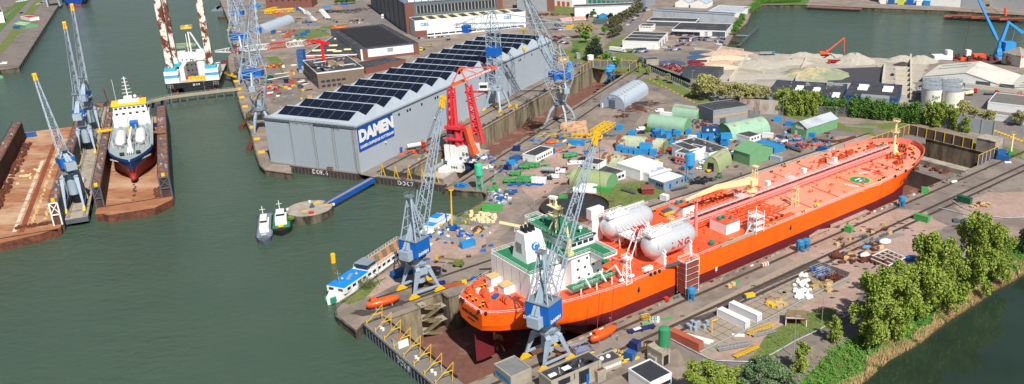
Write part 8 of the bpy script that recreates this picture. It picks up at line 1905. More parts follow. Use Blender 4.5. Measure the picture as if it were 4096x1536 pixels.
for a_ in (('rust-brown scrap heap by the grey house',m1(1050,205),150,15,7,[m_rust,m_rust,m_dgrey,m_steel],),('brown steel stack beside the rusty vaulted hut',m1(800,440),90,9,6,[m_rust,m_red],),('long rusty beams below the grey vaulted store',dd(1120,610),80,12,8,[m_rust,m_rust],),('rusty girders beside the grey vaulted store',dd(1220,560),90,12,6,[m_rust,m_dgrey],),('rusted steel heap at the lamp post below the grey store',dd(1000,690),20,6,3,[m_rust],),
  ('metal parts heap by the yellow scaffolding',dd(860,880),30,6,4,[m_steel,m_dgrey],),('scaffold tube stacks beside the dock road',dd(340,890),70,9,5,[m_steel,m_dgrey,m_yel],),('mixed scrap beside the sheds on the tanker side',m1(1090,690),30,7,3,[m_black,m_dgrey],),('dark tyres and parts by the blue silo',m1(1060,715),24,4,2.4,[m_black],),
  ('black scaffolding store at the top beside the car park',w1(1100,120),160,20,12,[m_black,m_dgrey],),('rusty pipe store right of the black scaffolding',w1(1260,100),60,10,8,[m_rust],),('black frames at the top left of the scaffolding store',w1(930,120),60,12,10,[m_black],),('mixed yellow machinery parts by the quay road',w1(480,235),70,12,10,[m_yel,m_yel,m_dgrey,m_steel],),('yellow and red parts on the grass by the canal',w1(350,690),40,14,6,[m_yel,m_red],),('steel frames and yellow parts beside the boom lifts',w1(430,900),60,12,6,[m_yel,m_steel,m_red],),
  ('blue workshop clutter near the brick building',w1(170,70),60,10,8,[m_sky,m_blue],),('rust scrap on the gravel behind the grey end hall',hB(400,130),60,22,8,[m_rust,m_rust],),('bits and pipes on the dock side by the blue silos',dd(900,240),60,6,5,[m_rust,m_dgrey],),('mixed metal frames on the grass by the white gas vessel',hB(700,560),90,16,6,[m_steel,m_sky,m_red],),
  ('rusty flat metal on the gravel near the large trees',b4(520,350),50,9,4,[m_rust,m_rust],),('grey twisted steel piece on the pink gravel',b4(975,150),12,2.6,1.4,[m_dgrey],),('rusty shapes on the pink gravel near the curved pipe',b4(980,185),12,4,2,[m_rust],),('scattered parts on the dark green container lot',b4(1060,70),14,6,3,[m_rust,m_wood],),
  ('debris and crates along the hall side of the deep dock',yd(120,385),60,20,3,[m_dgrey,m_rust,m_co],),('small machinery beside the barge on the dock edge',yd(500,430),40,7,4,[m_blue,m_steel,m_white],),('white bags and boxes by the barge on the dock edge',yd(550,495),26,4,2.4,[m_white,m_steel],),('blue pump frames at the basin corner',yd(355,635),24,2.4,2,[m_blue,m_sky],),('yard clutter beside the telehandler',b2(880,410),40,5,4,[m_black,m_dgrey],),
  ('low clutter inside the fenced store near the quay crane',b2(1010,205),50,11,7,[m_steel,m_steel,m_white,m_blue],),('brown crates inside the fenced store near the quay crane',b2(1125,195),22,3.4,2.4,[m_rust,m_wood],),('scrap beside the vaulted sheds on the blue box field',m1(1180,300),30,7,4,[m_rust,m_sky],),('metal offcuts beside the white tanks in the yard',m1(30,790),40,6,4,[m_steel,m_green],),
  ('rusty pipes and frames in the long dock floor by the crane',pj(Cc(450,222,-12)),10,6,3,[m_rust],)):
 lb,p,n_,rx,ry,ms=a_;pile('scrap_pile',lb,p,n_,rx,ry,ms,long=('scaffold' in lb or 'beams' in lb or 'girders' in lb or 'pipe' in lb))
for i in range(46): Z('deck_cleat',MB().box(0,0,0,U(.6,2.2),U(.6,1.2),U(.4,1.2)),rnd.choice([m_rust,m_dgrey,m_yel,m_steel,m_rust]),'small block or cleat along the hall side edge of the deep dock','block',Cc(335+i*5.2+U(-1,1),239.4+U(0,3.6)),AZC,'blocks along the deep dock edge')
for i in range(60): Z('kerb_piece',MB().box(0,0,0,U(.5,2.6),U(.3,.8),U(.3,.8)),rnd.choice([m_conc,m_rust,m_white,m_dgrey,m_conc]),'small kerb block or fitting along the tanker side dock edge','block',A(130+i*4.2+U(-1,1),188.2+U(-.4,.6)),AZA,'blocks along the tanker side edge')
for i in range(26): Z('floor_bracket',MB().box(0,0,0,1.2,.8,1).box(.6,.3,0,.4,1.4,.6),m_rust,'rusty bracket lying on the deep dock floor','bracket',Cc(400+i*6.6+U(-2,2),rnd.choice((211,215,222)),-12),U(0,90),'rusty brackets on the deep dock floor')
# yellow scaffolds & lattices
for i,(p,q,w_) in enumerate(((dd(700,840),dd(850,745),3),(dd(760,850),dd(912,760),3),(dd(480,880),dd(690,882),1.4))):
 a=G(*p,1);b=G(*q,1);Z('yellow_scaffold',MB().lattice((0,0,0),b-a,w_,w_,8,.2,.14,h0=1.8,h1=1.8),m_yel,'yellow lattice scaffold lying in the yard, '+['left of the tall pair','right of the tall pair','long low one'][i],'scaffold',a)
for i,(p,q,w_) in enumerate(((w1(275,125),w1(578,100),3.4),(w1(300,110),w1(405,85),3))):
 a=G(*p,3);b=G(*q,3);Z('yellow_lattice_boom',MB().lattice((0,0,0),b-a,w_,w_,10,.35,.25),m_yel,'yellow lattice boom lying near the brick building, '+['long one','short crossed one'][i],'lattice boom',a)
a=G(*w1(485,385),1);Z('lattice_section',MB().lattice((0,0,0),G(*w1(600,335),3)-a,4,4,4,.3,.2),m_br,'short red and white lattice section on the grass','lattice boom',a)
# gangways in the foreground
def gway(label,p,q,mat,w=1.3,zz_=.6):
 a=G(*p,.3);b=G(*q,.3);d=b-a;o=T('gangway',label,'gangway',(a.x,a.y,0),az2(d));L_=d.length
 K('deck',MB().bx(0,L_,-w/2,w/2,zz_-.1,zz_),mat,o)
 for s in (-1,1): K('side_rail',MB().rail([(0,s*w/2,zz_),(L_,s*w/2,zz_)],1.0,.07,1.2),mat,o)
gway('yellow railed gangway lying on the grass, upper one beside the grey stairs',f5(708,612),f5(888,548),m_yel);gway('yellow railed gangway lying on the ground, lower one near the trees',f5(612,775),f5(780,700),m_yel)
gway('grey metal stairs on the grass beside the upper yellow gangway',f5(740,622),f5(905,585),m_steel,1.6);gway('grey metal gangway beside the lower yellow gangway',f5(490,722),f5(732,680),m_steel,1.8)
gway('grey sloping stairs on the lawn in the yard',m1(400,770),m1(520,805),m_dgrey,1.8);gway('dark stairs against the brown ramp by the grey-blue cabin',m1(830,780),m1(965,750),m_dgrey,1.6)
gway('grey truss frame lying on the pink gravel',b4(492,256),b4(684,212),m_steel,1.4,.4);gway('long dark conveyor lying beside the scrap skips',m2(932,395),m2(1090,450),m_dgrey,2.0,1.2)
gway('long white-blue pipe truss on the yard edge by the grass',q3(388,636),q3(545,646),m_steel,1.2,.3);gway('yellow gangplank between the jack-up and the quay',(875,296),(945,320),m_yel,2.4,2.5)
# steel frames
o=T('steel_structure','large rust and white steel frame lying beside the trees','steel frame',G(*b4(600,345)),38)
mb=MB()
for k in range(5): mb.bar((-6,-4+k*2,.6),(6,-4+k*2,.6),.45)
K('rusty_beam',mb,m_rust,o);mb=MB()
for k in range(5): mb.bar((-5.6+k*2.8,-4.6,1.0),(-5.6+k*2.8,4.6,1.4),.32)
mb.bar((-6,-4.4,1.4),(6,-4.4,1.4),.3).bar((-6,4.4,1.4),(6,4.4,1.4),.3);K('white_beam',mb,m_white,o)
Z('wrapped_bundle',MB().ball(0,0,1.1,2.6,1.5,1.2,n=12,m=6),m_bag,'white wrapped bundle on the pink gravel, larger one by the truss','bundle',G(*b4(587,262)),10,smooth=True);Z('wrapped_bundle',MB().ball(0,0,1,2.2,1.4,1.1,n=12,m=6),m_bag,'white wrapped bundle beside the black one','bundle',G(*b4(485,330)),20,smooth=True);Z('wrapped_bundle',MB().ball(0,0,.8,1.7,1.2,1,n=12,m=6),m_black,'black wrapped bundle between rusty beams','bundle',G(*b4(512,342)),20,smooth=True)
Z('rusty_boiler',MB().tube((-2.2,0,1.2),(2.2,0,1.2),1.2,n=12),m_rust,'brown drum shaped tank lying by the rails','tank',G(*b4(352,335)),-20);Z('blue_stack',BX(3,2.4,1.6),m_cblue,'blue slatted stack half hidden by the trees','stack',G(*b4(712,345)),30)
Z('turquoise_pipe',MB().tube((-2,0,.3),(2,0,.3),.3,n=6).tube((-2,.7,.3),(2,.7,.3),.3,n=6),m_sb,'short turquoise pipes on the pink gravel','pipes',G(*b4(490,278)),-10);Z('rust_plate',BX(4,1.8,.15),m_rust,'flat rusty plate on the gravel behind the white bundle','plate',G(*b4(525,312)),-10)
o=T('machine_pallet','yellow machine on a dark blue pallet frame on the slab edge','machine',G(*f5(718,345)),20);K('pallet',MB().bx(-2,2,-1.1,1.1,.2,.6),m_blue,o);K('cover',MB().bx(-1.7,1.7,-.9,.9,.6,1.6),m_yel,o)
Z('red_white_barrier',MB()(0).bx(-1.4,1.4,-.5,.5,0,1.2)(1).bx(-.9,-.4,-.52,.52,0,1.21).bx(.3,.8,-.52,.52,0,1.21),[m_white,m_red],'red and white striped blocks on the track side apron','barrier',G(*f5(830,112)),30)
for i,(x,y,mt,lb) in enumerate(((570,270,m_wood,'brown crate on the apron, left of two'),(598,255,m_wood,'brown crate on the apron, right of two'),(620,245,m_green,'small green box behind the brown crates on the apron'),(300,590,m_red,'red cabinet beside the tanker near the stair tower'))):
 Z('apron_crate',BX(1.5,1.3,1.2),mt,lb,'crate',G(*f5(x,y)) if i<3 else G(*b3(775,545)),30)
o=T('open_shelter','broken roofed shelter with white posts and red back wall on the gravel','shelter',G(*f5(978,548)),-8);K('post',MB().bar((0,0,0),(0,0,3),.25).bar((6.5,0,0),(6.5,0,3),.25).bar((0,0,3),(6.5,0,3),.25),m_white,o);K('red_wall',MB().bx(0,6.5,3.6,3.8,0,2.8).bx(.1,.3,0,3.6,0,2.6),M('shelter_red',(130,46,42)),o);K('roof',MB().add([(-.4,-.4,2.9),(6.9,-.4,3.1),(6.2,4.2,3.9),(.4,4.2,3.7)],[(0,1,2,3)]).add([(-.4,-.4,2.8),(6.9,-.4,3.0),(6.2,4.2,3.8),(.4,4.2,3.6)],[(3,2,1,0)]),M('shelter_roof',(128,108,84),.9,var=.3),o)
# trailer and goods beside the lifeboat
o=T('flat_trailer','long dark flat trailer beside the orange lifeboat','trailer',G(*n3(1280,460)),22);K('bed',MB().bx(0,9.5,-1,1,.7,.95),m_nc,o);K('white_panel',MB().box(3.2,0,.95,2.6,1.2,.2,10),m_white,o)
for x in (1,4.6,8.4):
 for s in (-1,1): K('wheel',MB().tube((x,s*.7,.35),(x,s*1.0,.35),.35,n=8),m_black,o)
Z('yellow_cage',MB().rail([(-1.3,-1,.1),(1.3,-1,.1),(1.3,1,.1),(-1.3,1,.1),(-1.3,-1,.1)],1.6,.08,.5),m_yel,'yellow wire cage beside the flat trailer','cage',G(*n3(1455,325)),20);Z('green_crate',BX(2.4,1.4,1.0),m_hg,'open green crate beside the yellow cage','crate',G(*n3(1450,372)),20)
for i in range(8): Z('paint_drum',MB().tube((0,0,0),(0,0,.9),.6,n=10),[m_hgr,m_bgx,m_hgr,m_white][i%4],'pale drum in the cluster beside the yellow cage','drum',G(*n3(1505+(i%4)*24,345-(i//4)*26)),0,'pale drums beside the trailer')
Z('lifting_rig',MB().rail([(-3,-2.4,.2),(3,-2.4,.2),(3,2.4,.2),(-3,2.4,.2),(-3,-2.4,.2)],.9,.13,2.4).bar((-3,-2.4,1),(0,0,2.4),.14).bar((3,2.4,1),(0,0,2.4),.14).bx(-2,2,-1.4,1.4,.2,.5),M('frame_blue_grey',(120,130,160)),'grey-blue steel frame on the apron beside the near crane','frame',G(*n3(815,625)),25)
Z('cradle',BX(5,2,1),m_rust,'rusty cradle beside the near crane leg','cradle',G(*n3(650,680)),30);Z('floor_hatch',BX(3.6,1.6,.1),m_green,'small green plate on the apron','plate',G(*n3(1668,312)),20)
for i in range(2): Z('yellow_bollard_case',MB().tube((0,0,.3),(1.6,0,.5),.28,n=8),m_yel,'yellow cylinder on the ground, %s of two behind the link block'%('left' if i==0 else 'right'),'cylinder',G(*n3(1135+i*58,715-i*26)),20)
Z('yellow_davit',MB().bar((0,0,0),(0,0,4.4),.3).bar((0,0,4.4),(1.8,.6,4.6),.26),m_yel,'small yellow hand crane on the slabs','hand crane',G(*f5(446,598)));Z('panel_stack',MB().bx(-6,6,-1,1,0,.3).bx(-5,6.6,-.2,1.4,.3,.6),m_white,'long white panels lying beside the orange-brown container','panels',G(*f5(310,640)),-30)
Z('white_panel_stack',MB().bx(-2,2,-.7,.7,0,.3),m_white,'short white panels lying on the bare ground by the pipe','panels',G(*f5(635,617)),-5)
Z('steel_bed',BX(9,2.6,.7),M('rust_flat',(150,84,54),.85,var=.2),'flat rusty steel bed beside the quay crane','steel bed',G(*b2(985,472)),22);Z('yellow_box',BX(1.8,1.4,1.2),m_yel,'yellow box on the rails beside the tanker stern','box',G(*b2(1048,460)),20);Z('blue_box',BX(1.4,1.2,1.0),m_blue,'small blue box between the rails near the stern','box',G(*b2(1096,440)),20);Z('blue_skid',BX(2.2,1.6,1.8),m_nc,'dark blue skid unit beside the flat steel bed','skid',G(*b2(938,472)),20)
many(14,'tyre_stack','black tyre in the pile behind the quay crane legs','tyre','tyres behind the quay crane',lambda i:b2(868+(i%5)*13,420-(i//5)*14),lambda i:MB().tube((0,0,0),(0,0,1.3),.75,n=10),m_black)
for (x,y,mt,lb) in ((688,542,m_skc,'blue box at the dock end by the concrete block'),):
 cP('blue container beside the concrete block at the dock end',r4(1078,628),r4(1130,634),m_cblue,L_=6.06);container('small blue unit stacked on the container at the dock end',G(*r4(1085,628)),10,m_cblue,5,2.4,2.2,z=2.65)
many(7,'big_bag','white sack on the rail side near the dock end','bag','white sacks near the dock end',lambda i:r4(755+i*9,800-i*2) if i<4 else r4(1150+(i-4)*16,655),bagm,m_bag)
cP('green container box below the bow inside the yard ledge',b4(770-0,8),b4(800,10),m_gc,L_=3) 
many(9,'yellow_marker','yellow marker cone on the grass verge by the right road','marker','yellow markers on the right verge',lambda i:r4(1075+i*24,418+i*9),lambda i:BX(1.6,.5,.8),m_yel,lambda:-10)
many(22,'yellow_marker','small yellow marker on the long grass verge behind the yard','marker','yellow markers on the long verge',lambda i:(2600+i*16,318+i*8.4),lambda i:BX(1.2,.5,.6),m_yel,lambda:-30)
# lamp posts
def lamp(label,p,h,z=0,name='lamp_post'):
 Z(name,MB().tube((0,0,0),(0,0,h),.14,.08,n=6).box(.6,0,h,1.6,.35,.18),m_steel,label,'lamp post',G(*p,z))
for p,ty,lb in ((dd(1030,725),470,'tall lamp post in the yard below the grey vaulted store'),(yd(1222,560),340,'dark pole beside the olive green hut'),(m2(918,250),0,'tall dark pole beside the blue skips near the white panel wall'),(hB(930,560),425,'lamp post among the trees beside the blue silos'),(hC(590,340),235,'lamp post in front of the garage'),(hC(870,365),242,'tall white mast at the inlet corner'),(b2(625,470),275,'grey lamp post beside the passenger boat'),(b4(270,660),600,'lamp post on the grass near the round shrub'),(b4(128,830),620,'dark pole between the bright shrubs near the bank'),(yd(900,820),750,'lamp post beside the lawn near the tanker bridge'),(w1(595,300),155,'lamp post in the top lorry park'),(w1(290,425),330,'lamp post before the arched store'),(hC(245,490),395,'lamp post in the scrap car lot'),(hC(370,630),545,'lamp post beside the scrap cars'),(hC(578,715),560,'tall dark pole with orange flag beside the scrap cars')):
 zz_={'dd':0};q=p
 oy,s={'tall lamp post in the yard below the grey vaulted store':(200,.388)}.get(lb,(0,0))
 conv={'dd':(200,.388),'yd':(400,.5435),'m2':(400,.4658),'hB':(0,.4658),'hC':(0,.4658),'b2':(768,.795),'b4':(768,.795),'w1':(0,.388)}
 # image height of the lamp head, in the same crop as its foot
 best=None
 for nm,(o_,s_) in conv.items():
  t_=o_+ty*s_
  if 15<p[1]-t_<190: best=t_ if best is None or nm in ('x',) else best
 h=9
 lamp(lb,p,{'dark pole beside the olive green hut':16,'tall dark pole beside the blue skips near the white panel wall':19,'tall white mast at the inlet corner':14,'dark pole between the bright shrubs near the bank':14,'tall lamp post in the yard below the grey vaulted store':15,'grey lamp post beside the passenger boat':12,'lamp post among the trees beside the blue silos':11}.get(lb,h))
# pipelines (white)
def pipe(label,pts,r,mat,z=.5,name='pipeline'):
 P_=[G(*p,z) for p in pts];mb=MB().poly([p-P_[0]+V((0,0,z)) for p in P_],r,6)
 Z(name,mb,mat,label,'pipeline',(P_[0].x,P_[0].y,0))
pipe('white pipeline curving round the foreground yard to the grass',[f5(150,640),f5(335,738),f5(420,780),f5(480,797),f5(660,803),f5(740,805),b4(20,815),b4(130,752),b4(260,690),b4(350,640),b4(460,590)],.16,m_bgx)
pipe('grey pipeline along the edge of the concrete slabs',[f5(355,738),f5(900,470),f5(1080,370),f5(1440,195)],.25,m_steel)
pipe('white curving pipeline on the far side of the large trees',[b4(950,320),b4(1040,270),b4(1110,235),b4(1155,205),b4(1150,180),b4(1100,145),b4(1000,112),b4(860,78)],.18,m_bgx)
pipe('white pipeline along the dark green container lot',[b4(930,45),b4(985,80),b4(1100,118),b4(1190,130),b4(1288,126)],.18,m_bgx)
pipe('white pipe near the tall pale green silo',[b2(1060,940),b2(1170,905),b2(1200,895)],.5,m_white) if 0 else None
# fence of the store near the quay crane
wallP('wire fence round the store near the quay crane',(b2(890,235),b2(1000,140),b2(1185,190),b2(1080,262),b2(890,235)),1.8,M('wire_mesh',(150,154,156),.7),th=.06,name='wire_fence',cat='fence',posts=4)
# canal quay details
a,b=G(918,285),G(1040,640)
for i in range(9):
 p=a.lerp(b,(i+.5)/9);Z('yellow_quay_post',MB().bx(-.5,.5,-1.6,1.6,0,1.2),m_yel,'yellow block along the canal quay edge, %s from the far end'%ORD[i],'quay block',p+V((2.2,0,0)),112,'yellow blocks on the canal quay')
o=Z('yellow_track_cover',MB().bx(-22,22,-.6,.6,0,1.4),m_yel,'long yellow crane track cover beside the far lattice crane','track cover',G(925,110),104)

# small goods scattered over the working areas
def field(n,lab,group,x0,x1,y0,y1,mats,a=.8,b=2.4,h=1.4,slope=0.,base=None,rot=30):
 ms=mats
 for i in range(n):
  x=U(x0,x1);y=U(y0,y1)+slope*(x-x0);p=G(x,y)
  k=i%4
  if k==0: mb=MB().box(0,0,0,U(a,b),U(a,b*.6),U(.3,h))
  elif k==1: mb=MB().tube((-U(a,b),0,.3),(U(a,b),0,.3),.25,n=6).tube((-a,.6,.3),(b,.6,.3),.25,n=6).tube((-a,.3,.75),(b,.3,.75),.25,n=6)
  elif k==2: mb=MB().bx(-.6,.6,-.5,.5,0,.15).bx(-.5,.5,-.4,.4,.15,U(.6,h)).box(.9,.2,0,.7,.7,U(.3,h))
  else: mb=MB().rail([(-b/2,-.6,.1),(b/2,-.6,.1),(b/2,.6,.1),(-b/2,.6,.1),(-b/2,-.6,.1)],U(.6,h),.07,.9).bx(-b/2,b/2,-.6,.6,.1,.3)
  Z(['goods_box','pipe_bundle','loaded_pallet','open_crate'][k],mb,rnd.choice(ms),lab,['box','pipes','pallet','crate'][k],p,U(-rot,rot)+30,group)
mixA=[m_skc,m_skc,m_cblue,m_blue,m_steel,m_rust,m_dgrey,m_white,m_rust,m_wood]
field(90,'small stored item among the blue boxes of the middle yard','goods in the middle yard',2600,2960,515,640,mixA,slope=.12)
field(50,'small stored item on the ground by the deep dock road','goods by the deep dock road',2120,2420,560,640,mixA+[m_yel,m_co],slope=-.1)
field(40,'small stored item near the green tank frames','goods near the green tank frames',1960,2280,640,740,[m_dgrey,m_rust,m_steel,m_blue,m_green])
field(50,'small stored item along the tanker side of the sheds','goods along the shed row',2700,3200,640,690,mixA,slope=-.26)
field(40,'small stored item beside the scrap skips on the gravel','goods beside the scrap skips',3080,3330,535,600,[m_rust,m_dgrey,m_steel,m_co,m_skc])
field(36,'small stored item by the lorry park at the top','goods in the top lorry park',1080,1300,70,170,mixA+[m_yel],a=1.2,b=3.6,h=2)
field(30,'small stored item on the grass strip by the canal quay','goods on the canal quay grass',1030,1240,250,400,[m_yel,m_rust,m_steel,m_white,m_red],a=1,b=3,h=1.4)
field(50,'small stored item beside the hall on the deep dock quay','goods on the deep dock quay',1560,1900,590,640,[m_rust,m_dgrey,m_conc,m_conc,m_wood],slope=-.5)
field(40,'small stored item on the gravel among the bank trees','goods near the bank trees',3330,3560,955,1060,[m_rust,m_rust,m_dgrey,m_wood],slope=-.3)
field(40,'small stored item on the quay behind the passenger boat','goods behind the passenger boat',1700,1990,900,1090,[m_dgrey,m_rust,m_steel,m_wood,m_blue],a=.5,b=1.6,h=1,slope=-.3)
field(30,'small item beside the offices at the bottom edge','goods beside the bottom offices',2330,2600,1420,1500,[m_dgrey,m_rust,m_steel,m_wood,m_yel],a=.4,b=1.4,h=.8,slope=-.2)
# ================= TREES AND GREEN =================
def leafmat(name,c,c2):
 m=M(name,c,.8,var=.35,scale=1.2,c2=c2,mix=(.4,.65),scale2=.25,spec=.2);return m
m_l1=leafmat('leaf_spring_olive',(122,146,56),(150,160,76));m_l2=leafmat('leaf_mid_green',(78,116,50),(104,138,62));m_l3=leafmat('leaf_dark',(34,54,36),(46,66,44));m_l4=leafmat('leaf_pale_spring',(172,166,112),(146,148,86));m_l5=leafmat('leaf_bright',(84,136,44),(104,150,60));m_l6=leafmat('leaf_purple',(60,30,44),(50,28,40))
m_bark=M('bark',(92,80,66),.95,var=.25,scale=2)
def crown_mb(n,size,lobes,seed,jl=.16):
 """leaf clumps spread through several lobes; lobes = (x,y,z,rx,ry,rz)"""
 r=random.Random(seed);mb=MB();tot=sum(l[3]*l[4]*l[5] for l in lobes)
 for (x,y,z,rx,ry,rz) in lobes:
  for _ in range(int(n*rx*ry*rz/tot)):
   while True:
    a,b,c=(r.uniform(-1,1) for _ in range(3));d=a*a+b*b+c*c
    if .02<d<1: break
   k=(.5+.7*r.random())/math.sqrt(d) if r.random()<.6 else 1.15
   p=V((x+a*rx*k,y+b*ry*k,z+c*rz*k));s=size*r.uniform(.5,1.25)
   u=V((r.gauss(0,1),r.gauss(0,1),r.gauss(0,.8))).normalized();v=u.orthogonal().normalized();v=Matrix.Rotation(r.uniform(0,6.28),3,u)@v;w=u.cross(v)
   mb.add([p-v*s-w*s*.4,p+v*s*.2-w*s*.8,p+v*s+w*s*.3,p-v*s*.1+w*s*.8],[(0,1,2,3)])
 return mb
def tree_proto(name,label,kind,leaf,seed,n,size,h):
 r=random.Random(seed);o=T(name,label,'tree',(0,0,0))
 if kind=='round':
  lobes=[]
  for k in range(30):
   t=r.uniform(0,6.28);z=r.uniform(.34,.9);e=.34*max(.1,1-((z-.58)/.36)**2)**.5*r.uniform(.3,1);q=h*r.uniform(.06,.12);lobes.append((cos(t)*e*h,sin(t)*e*h,z*h,q,q,q*.85))
 elif kind=='round_': lobes=[(0,0,h*.62,h*.26,h*.26,h*.3)]+[(cos(t)*h*.2,sin(t)*h*.2,h*r.uniform(.4,.75),h*.17,h*.17,h*.17) for t in [k*1.05+r.random() for k in range(6)]]
 elif kind=='tall':
  lobes=[]
  lobes=[(0,0,h*.45,h*.13,h*.13,h*.36)] ;
  for k in range(56):
   t=r.uniform(0,6.28);z=.05+.93*((k+r.random())/56)**.9;e=.31*sin(3.14*min(1,.2+.72*z)**.9)**.6*r.uniform(.2,1);q=h*r.uniform(.028,.08);lobes.append((cos(t)*e*h,sin(t)*e*h,z*h,q,q,q*1.3))
 elif kind=='tall_': lobes=[(r.uniform(-.08,.08)*h,r.uniform(-.08,.08)*h,h*z,h*w,h*w,h*.14) for z,w in ((.22,.2),(.34,.25),(.46,.27),(.58,.25),(.7,.22),(.82,.17),(.93,.1))]+[(cos(t)*h*.2,sin(t)*h*.2,h*r.uniform(.25,.7),h*.13,h*.13,h*.12) for t in [k*.9 for k in range(7)]]
 elif kind=='poplar': lobes=[(r.uniform(-.03,.03)*h,0,h*z,h*w,h*w,h*.14) for z,w in ((.15,.14),(.3,.17),(.45,.18),(.6,.17),(.75,.14),(.9,.08))]
 elif kind=='cone': lobes=[(0,0,h*z,h*w,h*w,h*.13) for z,w in ((.15,.34),(.3,.36),(.46,.33),(.62,.27),(.78,.19),(.92,.1))]+[(cos(t)*h*.26,sin(t)*h*.26,h*r.uniform(.2,.5),h*.13,h*.13,h*.1) for t in [k*.9 for k in range(7)]]
 else: lobes=[(0,0,h*.5,h*.5,h*.5,h*.45)]+[(cos(t)*h*.4,sin(t)*h*.4,h*.35,h*.3,h*.3,h*.3) for t in [k*1.3 for k in range(5)]]
 K('crown',crown_mb(n,size,lobes,seed),leaf,o)
 mb=MB().tube((0,0,0),(0,0,h*.45),h*.022,h*.012,n=6)
 for k in range(7):
  t=k*.95+r.random();z0=h*r.uniform(.15,.4);mb.tube((0,0,z0),(cos(t)*h*.2,sin(t)*h*.2,z0+h*r.uniform(.2,.35)),h*.009,h*.003,n=4)
 mb.tube((0,0,h*.4),(h*.02,0,h*.85),h*.012,h*.003,n=4)
 K('trunk',mb,m_bark,o);return o
TP={}
def tree(label,p,h,kind,leaf,name='tree',group=None,cat=None,z=0,wide=1.,loc=None):
 key=(kind,leaf.name,'big' if h>14 and p and p[1]>900 else 's')
 if key not in TP:
  big=key[2]=='big';H0=10
  TP[key]=[tree_proto(name,'x',kind,leaf,len(TP)*7+s,(15000 if big else 2200),(.155 if big else .3),H0) for s in (1,2)]
  for q in TP[key]: q['used']=0
 pr=rnd.choice(TP[key]);L_=loc or G(*p,z);s=h/10
 if not pr['used']: o=pr;pr['used']=1
 else: o=dup(pr)
 o.location=L_;o.rotation_euler=(0,0,U(0,6));o.scale=(s*wide*U(.93,1.07),s*wide*U(.93,1.07),s);o['label']=label;o['category']=cat or 'tree'
 if 'group' in o: del o['group']
 if group: o['group']=group
 return o
GB='large spring green trees on the river bank'
for p,h,k,lf,wd,lb in (((3498,1372),25,'tall',m_l1,1.0,'large olive green tree on the bank, left one of the broad pair, leftmost trunk'),((3584,1325),23,'tall',m_l1,1.0,'large olive green tree on the bank, right half of the left broad pair'),((3688,1265),29,'tall',m_l1,.92,'tallest bank tree in the middle group, left trunk'),((3762,1238),24,'tall',m_l1,1.0,'large bank tree in the middle group, right trunk'),((3892,1152),27,'tall',m_l1,.95,'large bank tree of the right group, left trunk'),((3970,1115),20,'tall',m_l1,1.05,'large bank tree of the right group, right trunk'),((4100,1010),10,'round',m_l3,1.2,'dark bushy tree at the right edge of the bank')):
 tree(lb,p,h,k,lf,'deciduous_tree',GB,wide=wd)
tree('bushy yellow-green young tree beside the white pipeline',(3335,1372),9,'tall',m_l1,'young_tree');tree('small bright shrub-like tree near the dark pole',(3200,1490),10,'tall',m_l1,'young_tree')
tree('wide olive green tree crown at the bottom edge beside the black roof',(2810,1640),15,'round',m_l1,'deciduous_tree',wide=1.2);tree('second olive green crown at the bottom edge right of the first',(2900,1610),12,'round',m_l1,'deciduous_tree',wide=1.1)
tree('grey-green willow crown at the bottom edge',(3030,1620),15,'round',leafmat('leaf_willow',(96,122,84),(112,136,92)),'willow_tree',wide=1.25);tree('grey-green willow crown right of the other willow at the bottom edge',(3130,1590),9,'round',MATS['leaf_willow'],'willow_tree',wide=1.3)
# poplars behind the yard
for i,(x,y) in enumerate(((3275,455),(3305,460),(3335,462),(3365,462),(3412,468),(3440,470),(3465,472),(3505,478),(3530,480),(3562,482),(3580,484),(3612,488),(3640,492),(3660,495))): tree('dark green poplar, %s from the left in the row along the grey wall'%ORD[i],(x,y),U(11,13.5),'poplar',m_l2,'poplar','poplars along the wall',wide=1.35)
for i,(x,y) in enumerate(((3110,452),(3140,458),(3170,460),(3200,462),(3230,462),(3255,462))): tree('olive tree, %s from the left in the clump before the blue hall'%ORD[i],(x,y),U(14,16),'tall',m_l1,'deciduous_tree','olive trees before the blue hall')
for i,(x,y) in enumerate(((3705,498),(3735,505),(3765,508),(3795,510),(3815,518),(3860,530))): tree('olive tree, %s from the left in the clump right of the poplars'%ORD[i],(x,y),[13,14,14,13,12,9][i],'tall',m_l1,'deciduous_tree','olive trees right of the poplars')
for i,(x,y,h) in enumerate(((2815,400,17),(2850,385,14),(2900,412,14),(2950,415,15),(2985,412,13),(3020,408,12),(3060,405,10),(2780,395,10))): tree('pale spring tree, %s from the left in the group before the sand yard'%ORD[i],(x,y),h,'round',m_l4,'deciduous_tree','pale trees before the sand yard',wide=1.2)
for i,(x,y,h) in enumerate(((3850,475,11),(3895,478,8),(3945,500,10),(4080,505,10),(4060,495,7))): tree('pale green tree, %s from the left by the right hand sheds'%ORD[i],(x,y),h,'round',m_l4,'deciduous_tree','trees by the right hand sheds',wide=1.2)
